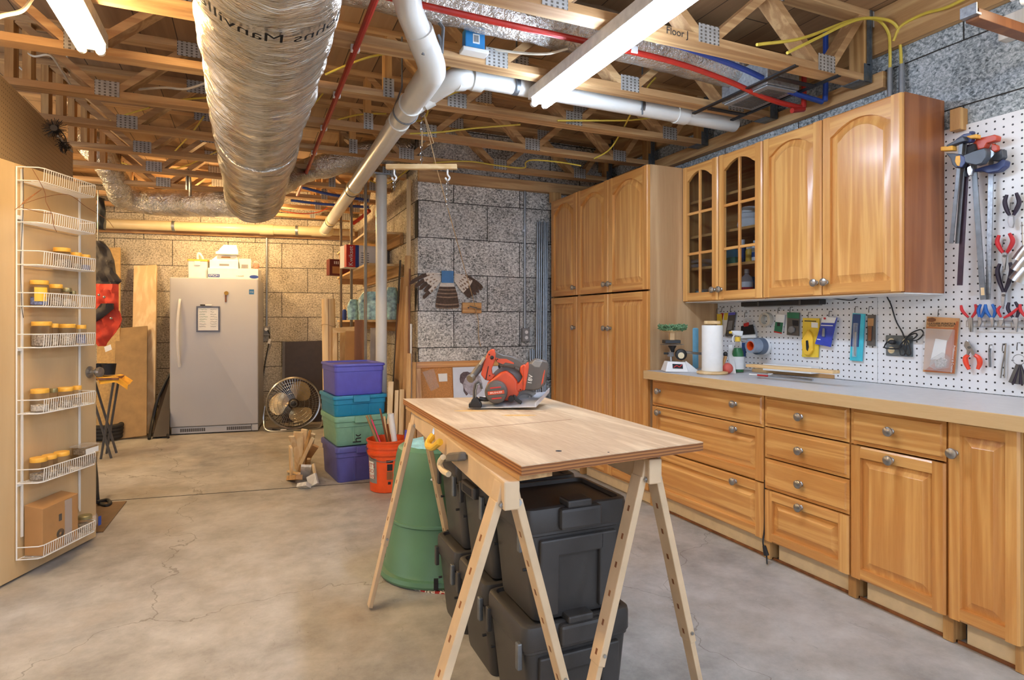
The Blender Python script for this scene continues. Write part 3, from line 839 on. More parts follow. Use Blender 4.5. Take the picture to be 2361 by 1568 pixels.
# carton on the lowest tray
s0c = dpix(68, 1240, .045)[0]; s1c = dpix(180, 1200, .10)[0]
zc = flrs[7]+.0035
cb_ = thing('cardboard_box', 'plain brown cardboard carton with printed marks on the lowest tray', 'box', dpt((s0c+s1c)/2,.05,zc))
m = MB().hexa([dpt(s0c+.01,.012,zc), dpt(s1c,.012,zc), dpt(s1c,.10,zc), dpt(s0c+.01,.10,zc), dpt(s0c+.01,.012,zc+.245), dpt(s1c,.012,zc+.25), dpt(s1c,.10,zc+.235), dpt(s0c+.01,.10,zc+.225)])
mk('carton', m, MAT['card'], cb_, smooth=0, bevel=.002)
sm_ = (s0c+s1c)/2+.03
mk('packing_tape', MB().hexa([dpt(sm_,.1005,zc+.004),dpt(sm_+.05,.1005,zc+.004),dpt(sm_+.05,.1012,zc+.004),dpt(sm_,.1012,zc+.004),dpt(sm_,.1005,zc+.225),dpt(sm_+.05,.1005,zc+.225),dpt(sm_+.05,.1012,zc+.225),dpt(sm_,.1012,zc+.225)]), MAT['film'], cb_, smooth=0)
Tc = frame(dpt(sm_-.03,.1005,zc+.10), DD, (0,0,1), DN)
rg = MB(); 
for k in range(4): rg.tube([Tc@V((.024*(1-k*.2)*math.cos(a*PI/10)-.0,-.03+.024*(1-k*.2)*math.sin(a*PI/10)*.9,.0006)) for a in range(20)], .0012, 4, closed=True)
mk('printed_mark', rg, MAT['dkgrey'], cb_)
mk('printed_mark', MB().prism(rrect(.02,.035,.002), Tc @ M.Translation((0,.05,0)), 0, .0006), MAT['dkgrey'], cb_)
# jars at the right of the lowest tray
sq = dpix(198, 1195, .06)[0]; o = dpt(sq,.055,zc)
j = thing('storage_jar', 'squat clear jar with dull gold lid beside the carton', 'jar', o, 'hardware jars on the door rack')
mk('jar_body', MB().lathe([(.001,0),(.034,0),(.036,.006),(.036,.06),(.030,.068),(.030,.075)], o, None, 20), MAT['jar'], j)
mk('lid', MB().lathe([(.033,.066),(.033,.08),(.03,.084),(.001,.084)], o, None, 20), MAT['lid_gold'], j)
mk('contents', MB().lathe([(.001,.004),(.033,.004),(.033,.04),(.001,.045)], o, None, 16), MAT['screws'], j)['kind'] = 'stuff'
o2 = dpt(sq+.055,.07,zc)
bb = thing('plastic_packet', 'small clear packet with a blue strip at the right of the lowest tray', 'packet', o2)
mk('packet', MB().grid(lambda u,v: o2+DD*(u-.5)*.055+DN*(.012*math.sin(PI*v)+.01*math.sin(5*u))+V((0,0,.07*v)), 6, 6), MAT['film'], bb)
mk('blue_strip', MB().hexa([o2+DD*a+DN*b+V((0,0,c)) for c in (.01,.06) for a,b in ((-.01,.026),(.012,.026),(.012,.028),(-.01,.028))]), MAT['ink_blue'], bb, smooth=0)
# thin dry vine wires draped over the top of the rack
for i, (lab, pts, m_) in enumerate([
  ('dark thin wire dangling down the left side of the rack', [(53,386),(54,470),(48,600),(50,700),(54,733)], 'cable_k'),
  ('curly brown twig hanging from the top tray', [(75,390),(95,425),(104,445),(106,465),(120,495),(124,520),(131,535)], 'brown_z'),
  ('long crossed brown wire stretched over the second tray', [(34,484),(95,437),(50,470),(100,455),(157,449),(200,478),(245,505),(262,525)], 'brown_z'),
  ('thin brown wire running between the two top trays', [(48,478),(95,490),(118,492)], 'brown_z')]):
    P = [onP(x, y, DP + DN*(.124 if i else .02), DN) for x, y in pts]
    mk('thin_wire', MB().tube(spline(P, 5), .0014, 5), MAT[m_], label=lab, cat='wire')

# ---- tan pegboard over the door and what hangs there
mk('pegboard', MB().box((-1.099,3.52,1.2),(-1.092,4.985,2.43)), MAT['peg_tan'], label='tan pegboard on the partition above the birch door', cat='pegboard', smooth=0)
p = onX(126,297,-1.03)
br = thing('wheel_brush', 'round black bristle brush hanging on the tan pegboard', 'brush', p)
m = MB()
for k in range(70):
    a = 2*PI*k/70*5.3; q = random.uniform(.045,.068)
    d = V((math.cos(a), random.uniform(-.25,.25), math.sin(a))).normalized()
    m.tube([p + d*.016, p + d*q], .0016, 3)
for k in range(90):
    q = p + V((.01, .05+.16*random.random(), -.035-.04*random.random()))
    d = V((random.uniform(-1,1), random.uniform(-.3,.3), random.uniform(-1,1))).normalized()
    m.tube([q, q+d*.03], .0018, 3)
mk('bristles', m, MAT['rubber'], br)['kind'] = 'stuff'
mk('hub', MB().cyl(p+V((0,-.02,0)), p+V((0,.03,0)), .018, n=14), MAT['dkgrey'], br)
mk('handle', MB().tube([p+V((.02,-.02,-.045)), p+V((.02,.12,-.05)), p+V((.02,.30,-.055))], .006, 8), MAT['grey'], br)
p = onX(128,340,-1.08)
hk = MB().tube(spline([p+V((-.01,0,.12)), p+V((.03,0,.10)), p+V((.05,.02,.05)), p+V((.02,.02,.0)), p+V((.03,.04,-.02)), p+V((.02,.06,.0)), p+V((.015,.05,.02))], 5), .004, 6)
mk('steel_hook', hk, MAT['dkgrey'], label='dark bent hook hanging below the round brush', cat='hook')
# ================================================================ ducts, pipes, cables overhead
dx, dz, dr = .055, 2.262, .212
def rough_duct(path, r, nu, nv, amp, seed, wr=1.0):
    P = [V(p) for p in path]
    Q = spline(P, max(2, nv // max(1, len(P)-1)))
    from mathutils import noise
    N = len(Q); out = MB(); vs = []; x = None
    for i, p in enumerate(Q):
        t = (Q[min(i+1,N-1)] - Q[max(i-1,0)]).normalized()
        if x is None: x = t.cross(V((0,0,1))).normalized() if abs(t.z) < .9 else V((1,0,0))
        x = (x - t*x.dot(t)).normalized(); y = t.cross(x)
        for k in range(nu):
            a = 2*PI*k/nu
            d = x*math.cos(a) + y*math.sin(a)
            q = p + d*r
            w = (abs(noise.noise(V((q.x*4, q.y*26*wr, q.z*4)) + V((seed,0,0))))-.2)*amp*2.2 + noise.noise(q*13 + V((seed,3,0)))*amp*1.0 + noise.noise(q*3.1 + V((0,seed,0)))*amp*1.6
            vs.append(q + d*w)
    fs = []
    for i in range(N-1):
        for k in range(nu): fs.append((i*nu+k, i*nu+(k+1)%nu, (i+1)*nu+(k+1)%nu, (i+1)*nu+k))
    fs.append(tuple(range(nu-1,-1,-1))); fs.append(tuple((N-1)*nu+k for k in range(nu)))
    return out.add(vs, fs)
dk = thing('trunk_duct', 'big foil wrapped round duct running under the ceiling trusses', 'duct', (dx, 3.2, dz))
mk('wrap', rough_duct([(dx,.5,dz),(dx,1.6,dz),(dx,2.7,dz),(dx,3.8,dz),(dx,4.9,dz),(dx,5.35,dz)], dr, 64, 260, .009, 1.0), MAT['foil'], dk, smooth=60)
def on_duct(p):           # text plane -> underside of the duct (x right as seen from below, y along the axis)
    return p
def bend(q):
    a = q.x/dr
    return q
def duct_text(s, y, a0, size):
    # reads upside down from the doorway, as in the photograph
    R = dr + .014
    def f(q):
        th = a0 - q.x/R
        return V((dx + math.sin(th)*R, y - q.y, dz - math.cos(th)*R)) - V((0,0,0))
    return text_mb(s, M.Identity(4), size, .0004, bend=f)
for wd1, a1_ in (('Johns', .66), ('Manville', -.36)):
    mk('lettering', duct_text(wd1, 1.83, a1_, .076), MAT['ink'], dk, label='black printed word %s seen upside down' % wd1, smooth=0)
mk('joint_tape', rough_duct([(dx,3.55,dz),(dx,3.60,dz),(dx,3.64,dz)], dr+.004, 48, 8, .003, 4.0), MAT['foil_fine'], dk, smooth=60)
# end plenum with two side ducts
mk('end_cap', MB().lathe([(.001,5.42),(.14,5.41),(.20,5.36),(.214,5.30)], (dx,0,dz), M(((1,0,0),(0,0,1),(0,-1,0))).transposed() if False else M(((1,0,0),(0,0,1),(0,1,0))), 32), MAT['foil_fine'], dk)
q0 = V((dx+.16,5.12,2.31))
pr = [V((dx+.12,5.02,2.28)), at(700,395,5.05), at(760,378,5.0), at(850,352,5.0), at(930,345,5.1), at(1000,338,5.3)]
mk('flex_duct', rough_duct(pr, .098, 28, 60, .008, 7.0), MAT['foil_fine'], label='crinkled flexible foil duct branching right from the trunk duct', cat='duct', group='flexible foil ducts', smooth=60)
pr = [at(1030,315,5.6), at(1060,308,5.55), at(1100,305,5.5), at(1130,300,5.5)]
mk('flex_duct', rough_duct(pr, .075, 24, 30, .008, 9.0), MAT['foil_fine'], label='short foil duct end showing between trusses above the block wall', cat='duct', group='flexible foil ducts', smooth=60)
pr = [at(560,470,5.9), at(480,468,5.95), at(400,468,6.0), at(330,462,6.0), at(285,448,5.9)]
mk('flex_duct', rough_duct(pr, .135, 30, 60, .010, 12.0), MAT['foil_fine'], label='drooping foil duct crossing left behind the end of the trunk duct', cat='duct', group='flexible foil ducts', smooth=60)
pr = [at(280,460,5.7), at(268,420,5.5), at(240,370,5.3), at(205,325,5.2), at(195,290,5.3)]
mk('flex_duct', rough_duct(pr, .105, 28, 60, .009, 15.0), MAT['foil_fine'], label='foil duct bending down beside the tan pegboard', cat='duct', group='flexible foil ducts', smooth=60)
# foil flex duct inside the joist bay on the right
pr = [(.30,2.60,2.69),(.9,2.60,2.69),(1.5,2.595,2.69),(2.1,2.59,2.675),(2.5,2.58,2.66)]
mk('flex_duct', rough_duct(pr, .112, 28, 110, .006, 18.0), MAT['foil_fine'], label='long foil duct lying between trusses behind the tube light', cat='duct', group='flexible foil ducts', smooth=60)
mk('duct_strap', MB().tube(arc((-.47,5.98,2.41), .155, -.3, 3.44, 20, (0,1,0), (0,0,1)), .012, 4), MAT['galv'], label='metal band holding up the drooping foil duct', cat='strap')

# ---- floor register boot on the right
rg = thing('air_register', 'ceiling air register boot with grey grille and black hanger bars', 'vent', (2.58,2.5,2.47))
mk('boot', MB().box((2.47,2.33,2.475),(2.70,2.66,2.62)), MAT['galv'], rg, smooth=0, bevel=.004)
mk('grille_frame', MB().box((2.48,2.34,2.466),(2.69,2.65,2.474)), MAT['grey'], rg, smooth=0, bevel=.002)
for k in range(16):
    y = 2.37 + k*.0165
    mk('slat', MB().box((2.515,y,2.463),(2.655,y+.007,2.4658)), MAT['dkgrey'], rg, smooth=0)
for x in (2.44, 2.735):
    mk('hanger_bar', MB().box((x-.012,2.12,2.476),(x+.012,2.86,2.480)).box((x-.012,2.12,2.4802),(x-.009,2.86,2.4845)), MAT['black'], rg, smooth=0)
for y in (2.26, 2.74):
    mk('hanger_bar', MB().box((2.452,y-.016,2.470),(2.723,y+.016,2.4755)), MAT['black'], rg, smooth=0)

# ---- drain pipes
def pipe(mb, pts, r, n=20): return mb.tube(pts, r, n)
pA = at(985,160,2.88); pA = V((.775,2.72,2.375)); pB = V((.86,7.66,2.345))
dp = thing('drain_pipe', 'white pvc drain pipe running diagonally along the ceiling to the back wall', 'pipe', (.8,5,2.36))
mk('main_run', pipe(MB(), [pA + (pB-pA)*.04, pA + (pB-pA)*.5, pB], .0565), MAT['pvc'], dp)
el = [pA+(pB-pA)*.05, pA, pA+V((-.005,-.06,.012)), pA+V((-.03,-.10,.045)), pA+V((-.065,-.13,.09)), pA+V((-.10,-.18,.12))]
mk('elbow', pipe(MB(), spline(el, 5), .0635), MAT['pvc'], dp)
up = [pA+V((-.085,-.155,.105)), pA+V((-.15,-.24,.155)), pA+V((-.20,-.36,.185)), pA+V((-.22,-.52,.20)), pA+V((-.24,-.75,.21))]
mk('upper_run', pipe(MB(), spline(up, 6), .058), MAT['pvc'], dp)
wy = pA + (pB-pA)*.075
mk('coupling', pipe(MB(), [wy, wy+(pB-pA)*.035], .0645), MAT['pvc'], dp)
for f in (.13, .48, .82):
    c = pA + (pB-pA)*f; d = (pB-pA).normalized()
    mk('coupling', pipe(MB(), [c, c+d*.10], .0625), MAT['pvc' if f < .3 else 'pvc_old'], dp)
    if f > .2: mk('band_clamp', pipe(MB(), [c+d*.16, c+d*.175], .0605), MAT['black'], dp)
c = pA + (pB-pA)*.10
mk('strap_hanger', MB().tube(arc(c, .066, -PI*1.0, .1, 16, (1,0,0), (0,0,1)) + [c+V((.066,0,.12))], .006, 6).tube([c+V((-.066,0,0)), c+V((-.02,0,.13)), c+V((-.02,0,.40))], .005, 6), MAT['strap'], dp)
# wye and side branch to the right
e0 = wy + V((.03,.05,.015)); br_ = [e0, e0+V((.07,-.09,.06)), e0+V((.13,-.12,.10)), V((1.06,2.965,2.495)), V((1.12,2.955,2.503))]
mk('branch_elbow', pipe(MB(), spline([e0, e0+V((.06,-.035,.045)), V((.97,2.93,2.475)), V((1.05,2.955,2.497)), V((1.13,2.955,2.503))], 6), .054), MAT['pvc'], dp)
for q, d in ((e0+V((.05,-.03,.036)), V((.75,-.35,.45))), (V((.985,2.937,2.48)), V((.9,.25,.25))), (V((1.09,2.955,2.501)), V((1,0,0)))):
    d.normalize(); mk('coupling', pipe(MB(), [q-d*.02, q+d*.035], .0605), MAT['pvc'], dp)
mk('branch_run', pipe(MB(), [(1.12,2.955,2.503),(2.85,2.955,2.497)], .0475), MAT['pvc'], dp)
mk('coupling', pipe(MB(), [(2.38,2.955,2.4985),(2.46,2.955,2.498)], .054), MAT['pvc'], dp)
for x in (1.30, 2.10): mk('band_clamp', pipe(MB(), [(x,2.955,2.502),(x+.03,2.955,2.502)], .0492), MAT['strap'], dp)
# strap bracket by the upper elbow
c = pA+V((-.07,-.15,.12))
bk = MB().tube([c+V((.09,.02,-.06)), c+V((.10,.03,.06)), c+V((.05,.05,.13)), c+V((.02,.05,.33))], .008, 6).tube(arc(c+V((.015,-.0,-.02)), .07, -1.9, .6, 14, (1,.3,0), (0,0,1)), .007, 6)
mk('pipe_bracket', bk, MAT['strap'], label='steel strap bracket holding the upper elbow of the drain pipe', cat='bracket')
# run along the back wall
bp = thing('drain_pipe', 'yellowed pvc pipe running level along the back wall above the freezer', 'pipe', (-.5,7.95,2.35))
q0 = w0 + wn*.16 - wd*1.2; q1 = pB.copy(); q1 = w0 + wd*((pB - w0).dot(wd)) + wn*.16
def bz(s): return q0.lerp(q1, s) + V((0,0,2.352))
pipe_pts = [bz(0), bz(.5), bz(1.0)]
mk('run', pipe(MB(), pipe_pts, .0565), MAT['pvc_old'], bp)
for s in (.78, .955): mk('coupling', pipe(MB(), [bz(s), bz(s+.045)], .0635), MAT['pvc_old'], bp)
for s in (.50, .90): mk('band_clamp', pipe(MB(), [bz(s), bz(s)+wd*.03], .0615), MAT['galv'], bp)
mk('elbow', pipe(MB(), spline([bz(.99), bz(1.0)+wd*.05+wn*.03, pB+V((.0,-.12,-.002))], 6), .063), MAT['pvc_old'], bp)
mk('run', pipe(MB(), [bz(1.0)+wd*.03, bz(1.0)+wd*.36], .043), MAT['pvc_old'], bp)

# ---- water tubes
def tube_thing(name, label, cat, pts, r, mat, n=6, clips=None, clipmat='white', **kw):
    o = thing(name, label, cat, pts[len(pts)//2], **kw)
    mk('tube', MB().tube(spline(pts, n), r, 10), MAT[mat], o)
    for c in clips or []:
        c = V(c); mk('clip', MB().box(c-V((.02,.014,.012)), c+V((.02,.014,.024))), MAT[clipmat], o, smooth=0, bevel=.003)
    return o
R_ = .0143
xr_ = onZ(777,222,2.462).x
tube_thing('water_tube', 'red water tube running back beside the big duct', 'tube', [(xr_,2.05,2.468),(xr_,2.6,2.466),(xr_,3.4,2.466),(xr_,4.0,2.466),(xr_,4.7,2.466),(xr_,6.2,2.467)], R_, 'pex_red', clips=[(xr_,y,2.468) for y in TY[2:6]], clipmat='white')
xb_ = onZ(733,200,2.47).x
tube_thing('water_tube', 'dark blue water tube close to the right side of the big duct', 'tube', [(xr_-.13,1.9,2.47),(xr_-.135,2.6,2.468),(xr_-.15,3.4,2.466),(xr_-.16,4.6,2.466),(xr_-.16,5.6,2.466)], R_, 'pex_blue', clips=[(xr_-.152,TY[4],2.468)])
tube_thing('water_tube', 'red water tube slung between trusses and passing behind the tube light', 'tube', [(.42,2.44,2.556),(.9,2.44,2.548),(1.5,2.45,2.552),(1.95,2.45,2.545),(2.3,2.45,2.508),(2.62,2.45,2.452),(2.86,2.45,2.440)], R_, 'pex_red', clips=[(1.72,2.45,2.553)])
tube_thing('water_tube', 'bright blue water tube slung between trusses above the red one', 'tube', [(.65,2.36,2.600),(1.1,2.36,2.585),(1.6,2.35,2.58),(1.95,2.35,2.572),(2.35,2.36,2.535),(2.65,2.37,2.48),(2.93,2.38,2.462)], R_, 'pex_blue', clips=[(1.80,2.35,2.58)])
tube_thing('water_tube', 'upright blue water tube rising at the end of the last truss', 'tube', [(2.93,2.36,2.46),(2.935,2.36,2.55),(2.935,2.36,2.84)], R_, 'pex_blue')
tube_thing('water_tube', 'upright red water tube with a brass ended stub by the right wall', 'tube', [(2.86,2.44,2.44),(2.862,2.44,2.55),(2.862,2.44,2.84)], R_, 'pex_red')
mk('tube_stub', MB().cyl((2.77,2.44,2.41),(2.86,2.44,2.43),.0143,n=10), MAT['pex_red'], label='short red capped tube stub under the vent bars', cat='tube')
tube_thing('water_tube', 'far blue water tube crossing under the trusses behind the drain pipe', 'tube', [at(690,430,5.9),at(760,448,5.9),at(850,462,5.9)], R_, 'pex_blue')
tube_thing('water_tube', 'lower far blue water tube crossing behind the drain pipe', 'tube', [at(672,462,6.3),at(740,470,6.3),at(850,478,6.3)], R_, 'pex_blue')
tube_thing('water_tube', 'short red water tube slanting above the top shelf', 'tube', [at(815,515,6.6),at(835,500,6.5),at(852,486,6.4)], .02, 'pex_red')

# ---- cables
def cable(label, pts, mat='cable_y', r=.0055, name='electric_cable'):
    mk(name, MB().tube(spline(pts, 8), r, 7), MAT[mat], label=label, cat='cable', group={'cable_y':'yellow cables'}.get(mat, 'white cables' if mat == 'cable_w' else None))
cable('yellow cable pair member arching to the left conduit over the cabinet', [onY(1745,103,2.07),onY(1850,88,2.07),onY(1960,48,2.07),onY(2020,45,2.05),onX(2048,75,2.99),onX(2052,120,3.0),onX(2052,160,3.01)], r=.0075)
cable('yellow cable arching to the right conduit over the cabinet', [onY(1815,122,2.055),onY(1880,90,2.05),onY(1975,46,2.04),onY(2040,45,2.02),onX(2070,65,3.0),onX(2076,110,3.01),onX(2078,150,3.015)], r=.0075)
cable('yellow cable climbing away to the top right corner', [onX(2060,95,3.0),onX(2078,60,3.0),onX(2130,32,2.99),onX(2180,18,2.97),onX(2235,-8,2.95)], r=.0075)
for i, (x, lab) in enumerate(((2052, 'left grey conduit stub rising above the wall cabinet'), (2079, 'right grey conduit stub rising above the wall cabinet'))):
    a = onX(x, 157 if i == 0 else 148, 3.012); mk('conduit_stub', MB().cyl((3.012,a.y,2.288),(3.012,a.y,a.z),.0125,n=14), MAT['conduit'], label=lab, cat='conduit', group='conduit stubs above the wall cabinet')
YC = [
 ('yellow cable slanting from the duct to the drain pipe', [at(750,172,3.1),at(800,150,3.1),at(850,132,3.1),at(900,122,3.2)]),
 ('yellow cable sagging below the duct side toward the pipe', [at(770,278,4.3),at(830,264,4.3),at(890,262,4.2)]),
 ('yellow cable curling beside the pulley rope', [at(930,275,4.0),at(970,278,3.9),at(985,262,3.8),at(985,240,3.8)]),
 ('long yellow cable running under the right half of the trusses', [at(945,308,3.9),at(1010,305,3.9),at(1100,295,3.9),at(1200,287,3.9)]),
 ('yellow cable running along the truss behind the tube light', [at(1285,278,3.75),at(1380,278,3.8),at(1450,277,3.85),at(1505,271,3.9)]),
 ('yellow cable looping down from the white branch pipe', [at(1512,178,3.55),at(1490,205,3.6),at(1455,262,3.7),at(1435,300,4.1),at(1405,345,4.3),at(1370,366,4.4)]),
 ('yellow cable lying along the top of the grey block wall', [at(1000,375,4.7),at(1080,372,4.75),at(1150,382,4.75),at(1207,387,4.7),at(1212,375,4.6),at(1230,369,4.5),at(1290,374,4.5),at(1340,382,4.5)]),
 ('yellow cable from the blue box down to the branch pipe', [at(1070,100,2.95),at(1075,120,2.95),at(1045,150,3.1),at(1005,175,3.3)]),
 ('yellow cable below the branch pipe near the drain wye', [at(1000,232,3.5),at(1045,215,3.4),at(1085,200,3.3)]),
 ('yellow cable strung between trusses left of the duct', [at(235,287,4.6),at(280,268,4.4),at(345,248,4.2)]),
 ('yellow cable crossing to the left side of the duct', [at(400,232,3.7),at(440,228,3.7),at(490,224,3.7)]),
 ('yellow cable dangling left of the duct', [at(470,268,4.2),at(455,290,4.3),at(435,315,4.6),at(400,352,5.0)]),
 ('thin yellow cable far left below the fifth truss', [at(280,375,5.3),at(340,392,5.3),at(420,385,5.3),at(510,345,5.2)]),
 ('yellow cable behind the duct at the far end', [at(690,260,4.4),at(725,238,4.3),at(745,215,4.2)]),
 ('yellow cable drooping by the top of the white column', [at(790,400,5.4),at(830,405,5.4),at(868,422,5.4),at(900,420,5.3),at(940,392,5.1)]),
]
for lab, P in YC: cable(lab, P)
cable('white cable arching across the top left corner', [at(-40,60,2.2),at(0,38,2.3),at(50,25,2.4),at(75,-5,2.5)], 'cable_w', .008)
cable('white cable looping under the second truss at left', [at(60,120,3.2),at(80,130,3.2),at(115,128,3.2),at(140,160,3.3),at(165,200,3.4)], 'cable_w')
cable('white cable sagging left of the duct', [at(320,206,3.5),at(380,202,3.5),at(430,205,3.5),at(482,188,3.5)], 'cable_w', .007)
cable('white cable dropping behind the tan pegboard', [at(0,95,3.6),at(40,150,3.6),at(80,185,3.7),at(105,225,4.2),at(118,262,4.6)], 'cable_w')
cable('white cable hanging behind the left light', [at(150,105,3.6),at(160,165,3.8),at(165,210,4.2),at(150,250,4.6)], 'cable_w')
cable('white cable running from the blue box to the tube light', [at(1120,110,2.95),at(1190,121,2.95),at(1260,124,2.9),at(1310,112,2.85)], 'cable_w', .006)
cable('thin orange cord lying over the far trusses', [at(640,485,6.5),at(690,492,6.5),at(730,490,6.5),at(755,480,6.5)], 'orange', .005)
# blue junction box
c = onY(1090, 105, 2.72)
jb = thing('junction_box', 'blue electrical junction box with a white cover on the truss', 'box', c)
mk('box', MB().box(c+V((-.05,-.035,-.03)), c+V((.05,.012,.06))), pm('blue box plastic', (52,132,190), .4, var=.05), jb, bevel=.005)
mk('cover', MB().box(c+V((-.065,-.05,-.05)), c+V((.065,.013,-.031))), MAT['pvc'], jb, bevel=.003)
mk('sticker', MB().box(c+V((-.012,-.0362,-.005)), c+V((.022,-.0352,.04))), MAT['paper'], jb, smooth=0)
for k in range(6): mk('bar_mark', MB().box(c+V((-.007+k*.0042,-.0368,.002)), c+V((-.005+k*.0042,-.0363,.034))), MAT['ink'], jb, smooth=0)
mk('threaded_rod', MB().cyl((1.30,2.9,2.44),(1.30,2.9,2.85),.005,n=8).box((1.27,2.87,2.845),(1.33,2.93,2.861)), MAT['strap'], label='threaded rod with a square plate carrying the branch pipe', cat='rod', group='pipe hanger rods')
mk('threaded_rod', MB().cyl((2.10,2.9,2.44),(2.10,2.9,2.861),.005,n=8), MAT['strap'], label='thin threaded rod above the right end of the branch pipe', cat='rod', group='pipe hanger rods')

# ---- white steel column
cl = thing('steel_column', 'white painted steel post standing behind the stacked bins', 'column', (1.04,5.12,0))
mk('shaft', MB().cyl((1.04,5.12,.012),(1.04,5.12,2.478),.047,n=28), MAT['pvc'], cl)
mk('base_plate', MB().box((.96,5.04,0),(1.12,5.20,.012)), MAT['galv'], cl, smooth=0)
mk('cap_plate', MB().box((.97,5.05,2.472),(1.11,5.19,2.484)), MAT['galv'], cl, smooth=0)

# ---- wooden hoist bar on a pulley
hz = 2.126; hc = at(972,385,3.47); ax = V((CA,-SA,0))
h = thing('hoist_bar', 'pale wooden hoist bar with hooks hanging from a pulley under the ceiling', 'hoist', hc)
mk('bar', MB().beam(hc-ax*.204, hc+ax*.204, .034, .028), MAT['pine_x'], h, smooth=0, bevel=.002)
pl = at(973,262,3.47); top = V((pl.x,TY[3],JB))
def chain(a, b, n, r=.0022, w=.007):
    m = MB(); a, b = V(a), V(b); d = (b-a)/n
    for k in range(n):
        c = a + d*(k+.5); s = ax if k % 2 else V((SA,CA,0)); u = d.normalized()
        m.tube([c + s*w*math.cos(t*PI/5) + u*d.length*.62*math.sin(t*PI/5) for t in range(10)], r, 4, closed=True)
    return m
mk('pulley', MB().lathe([(.001,-.008),(.017,-.008),(.012,0),(.017,.008),(.001,.008)], pl, M((ax, V((0,0,1)), V((SA,CA,0)))).transposed(), 16).tube([pl+V((0,0,.02)), pl+ax*.018, pl-V((0,0,.02)), pl-ax*.018], .003, 6, closed=True), MAT['steel'], h)
mk('eye_bolt', MB().tube([pl+V((0,0,.02)), top+V((0,0,-.001))], .003, 6), MAT['steel'], h)
mk('chain', chain(pl+V((0,0,-.03)), pl+V((0,0,-.10)), 4), MAT['steel'], h)
mk('chain', chain(hc+V((0,0,.015)), hc+V((0,0,.12)), 6), MAT['steel'], h)
mk('cord', MB().tube([pl-V((0,0,.10)), hc+V((.002,0,.12))], .004, 6).tube([pl+ax*.012, at(1000,330,3.47), at(985,335,3.47)], .003, 5), MAT['rope'], h)
for px, dl in ((909, .05), (1032, .15)):
    q = at(px, 390, 3.47)
    mk('hook', MB().tube(spline([q+V((0,0,0)), q+V((0,0,-.03)), q+ax*.012+V((0,0,-.05)), q+V((0,0,-.065)), q-ax*.014+V((0,0,-.05))], 5), .0055, 8), MAT['white'], h)
    mk('chain', chain(q+V((0,0,-.06)), q+V((0,0,-.07-dl)), int(dl/.016)+2), MAT['steel'], h)
# cleat on the block wall and its line
cz = onY(1087,710,4.835)
ck = thing('wall_cleat', 'small wooden cleat board screwed to the grey block wall', 'cleat', V((cz.x,4.84,cz.z)))
mk('board', MB().box((cz.x-.085,4.815,cz.z-.045),(cz.x+.085,4.848,cz.z+.045)), MAT['oak_x'], ck, bevel=.004)
for s in (-1, 1): mk('screw', MB().cyl((cz.x+s*.035,4.812,cz.z),(cz.x+s*.035,4.816,cz.z),.007,n=10), MAT['dkgrey'], ck)
mk('horn', MB().tube([(cz.x-.03,4.795,cz.z+.012),(cz.x+.03,4.79,cz.z-.005),(cz.x+.07,4.795,cz.z-.012)], .006, 8), MAT['steel'], ck)
mk('hoist_line', MB().tube([pl+ax*.012+V((0,0,-.01)), at(1010,400,3.6), V((cz.x+.02,4.792,cz.z+.005))] , .0032, 6).tube(spline([(cz.x+.02,4.79,cz.z),(cz.x+.05,4.80,cz.z-.12),(cz.x+.06,4.82,cz.z-.25),(cz.x+.085,4.835,cz.z-.33)],5), .0032, 6),
   MAT['rope'], label='tan cord stretched from the pulley to the wall cleat', cat='cord')
# ================================================================ upright freezer
f0 = V((-.772,7.48,0)); fx = V((.887,-.107,0)).normalized(); fy = V((-fx.y,fx.x,0)); FW, FH = .893, 1.722
fT = frame(f0, fx, fy, (0,0,1))
def fl(x, y, z): return fT @ V((x, y, z))
def fpix(x, y):
    p = fT.inverted() @ onP(x, y, f0, -fy); return p.x, p.z
def fbox(mb, a, b): 
    m = MB().box(a, b); m.xf(fT); return mb.add(m.v, m.f)
fr = thing('upright_freezer', 'tall white upright freezer against the back wall', 'freezer', fl(FW/2,.3,0))
mk('body', fbox(MB(), (.004,.062,.03),(FW-.004,.60,FH-.006)), MAT['fridge'], fr, smooth=0, bevel=.008)
dm = MB(); 
dm.loops([[fl(x+FW/2, .055, z+.905) for x, z in rrect(FW, 1.634, .012)], [fl(x+FW/2, .012, z+.905) for x, z in rrect(FW, 1.634, .012)], [fl(x+FW/2, .003, z+.905) for x, z in rrect(FW-.012, 1.622, .01)], [fl(x+FW/2, 0, z+.905) for x, z in rrect(FW-.03, 1.604, .008)]], cap0=True)
fd = mk('freezer_door', dm, MAT['fridge'], fr)
hx, hz1 = fpix(412, 690); _, hz0 = fpix(412, 846)
hp = [fl(hx+.012,.002,hz1), fl(hx+.008,-.018,hz1-.06), fl(hx,-.042,hz1-.22), fl(hx-.002,-.05,(hz0+hz1)/2), fl(hx,-.042,hz0+.22), fl(hx+.006,-.018,hz0+.06), fl(hx+.010,.002,hz0)]
mk('handle', MB().tube(spline(hp, 6), .0135, 10), MAT['white'], fd)
mk('kick_grille', fbox(MB(), (.012,.02,.012),(FW-.075,.05,.082)), MAT['fridge'], fr, smooth=0, bevel=.004)
mk('corner_cover', fbox(MB(), (FW-.07,.012,.012),(FW-.004,.05,.084)), MAT['fridge'], fr, smooth=0, bevel=.004)
for k in range(24):
    x = (.10 if k < 12 else .565) + (k % 12)*.021
    mk('grille_slot', fbox(MB(), (x,.0185,.03),(x+.0165,.0205,.066)), MAT['dkgrey'], fr, smooth=0)
for x in (.06, FW-.06): mk('foot', MB().cyl(fl(x,.09,0), fl(x,.09,.03), .02, n=12), MAT['black'], fr)
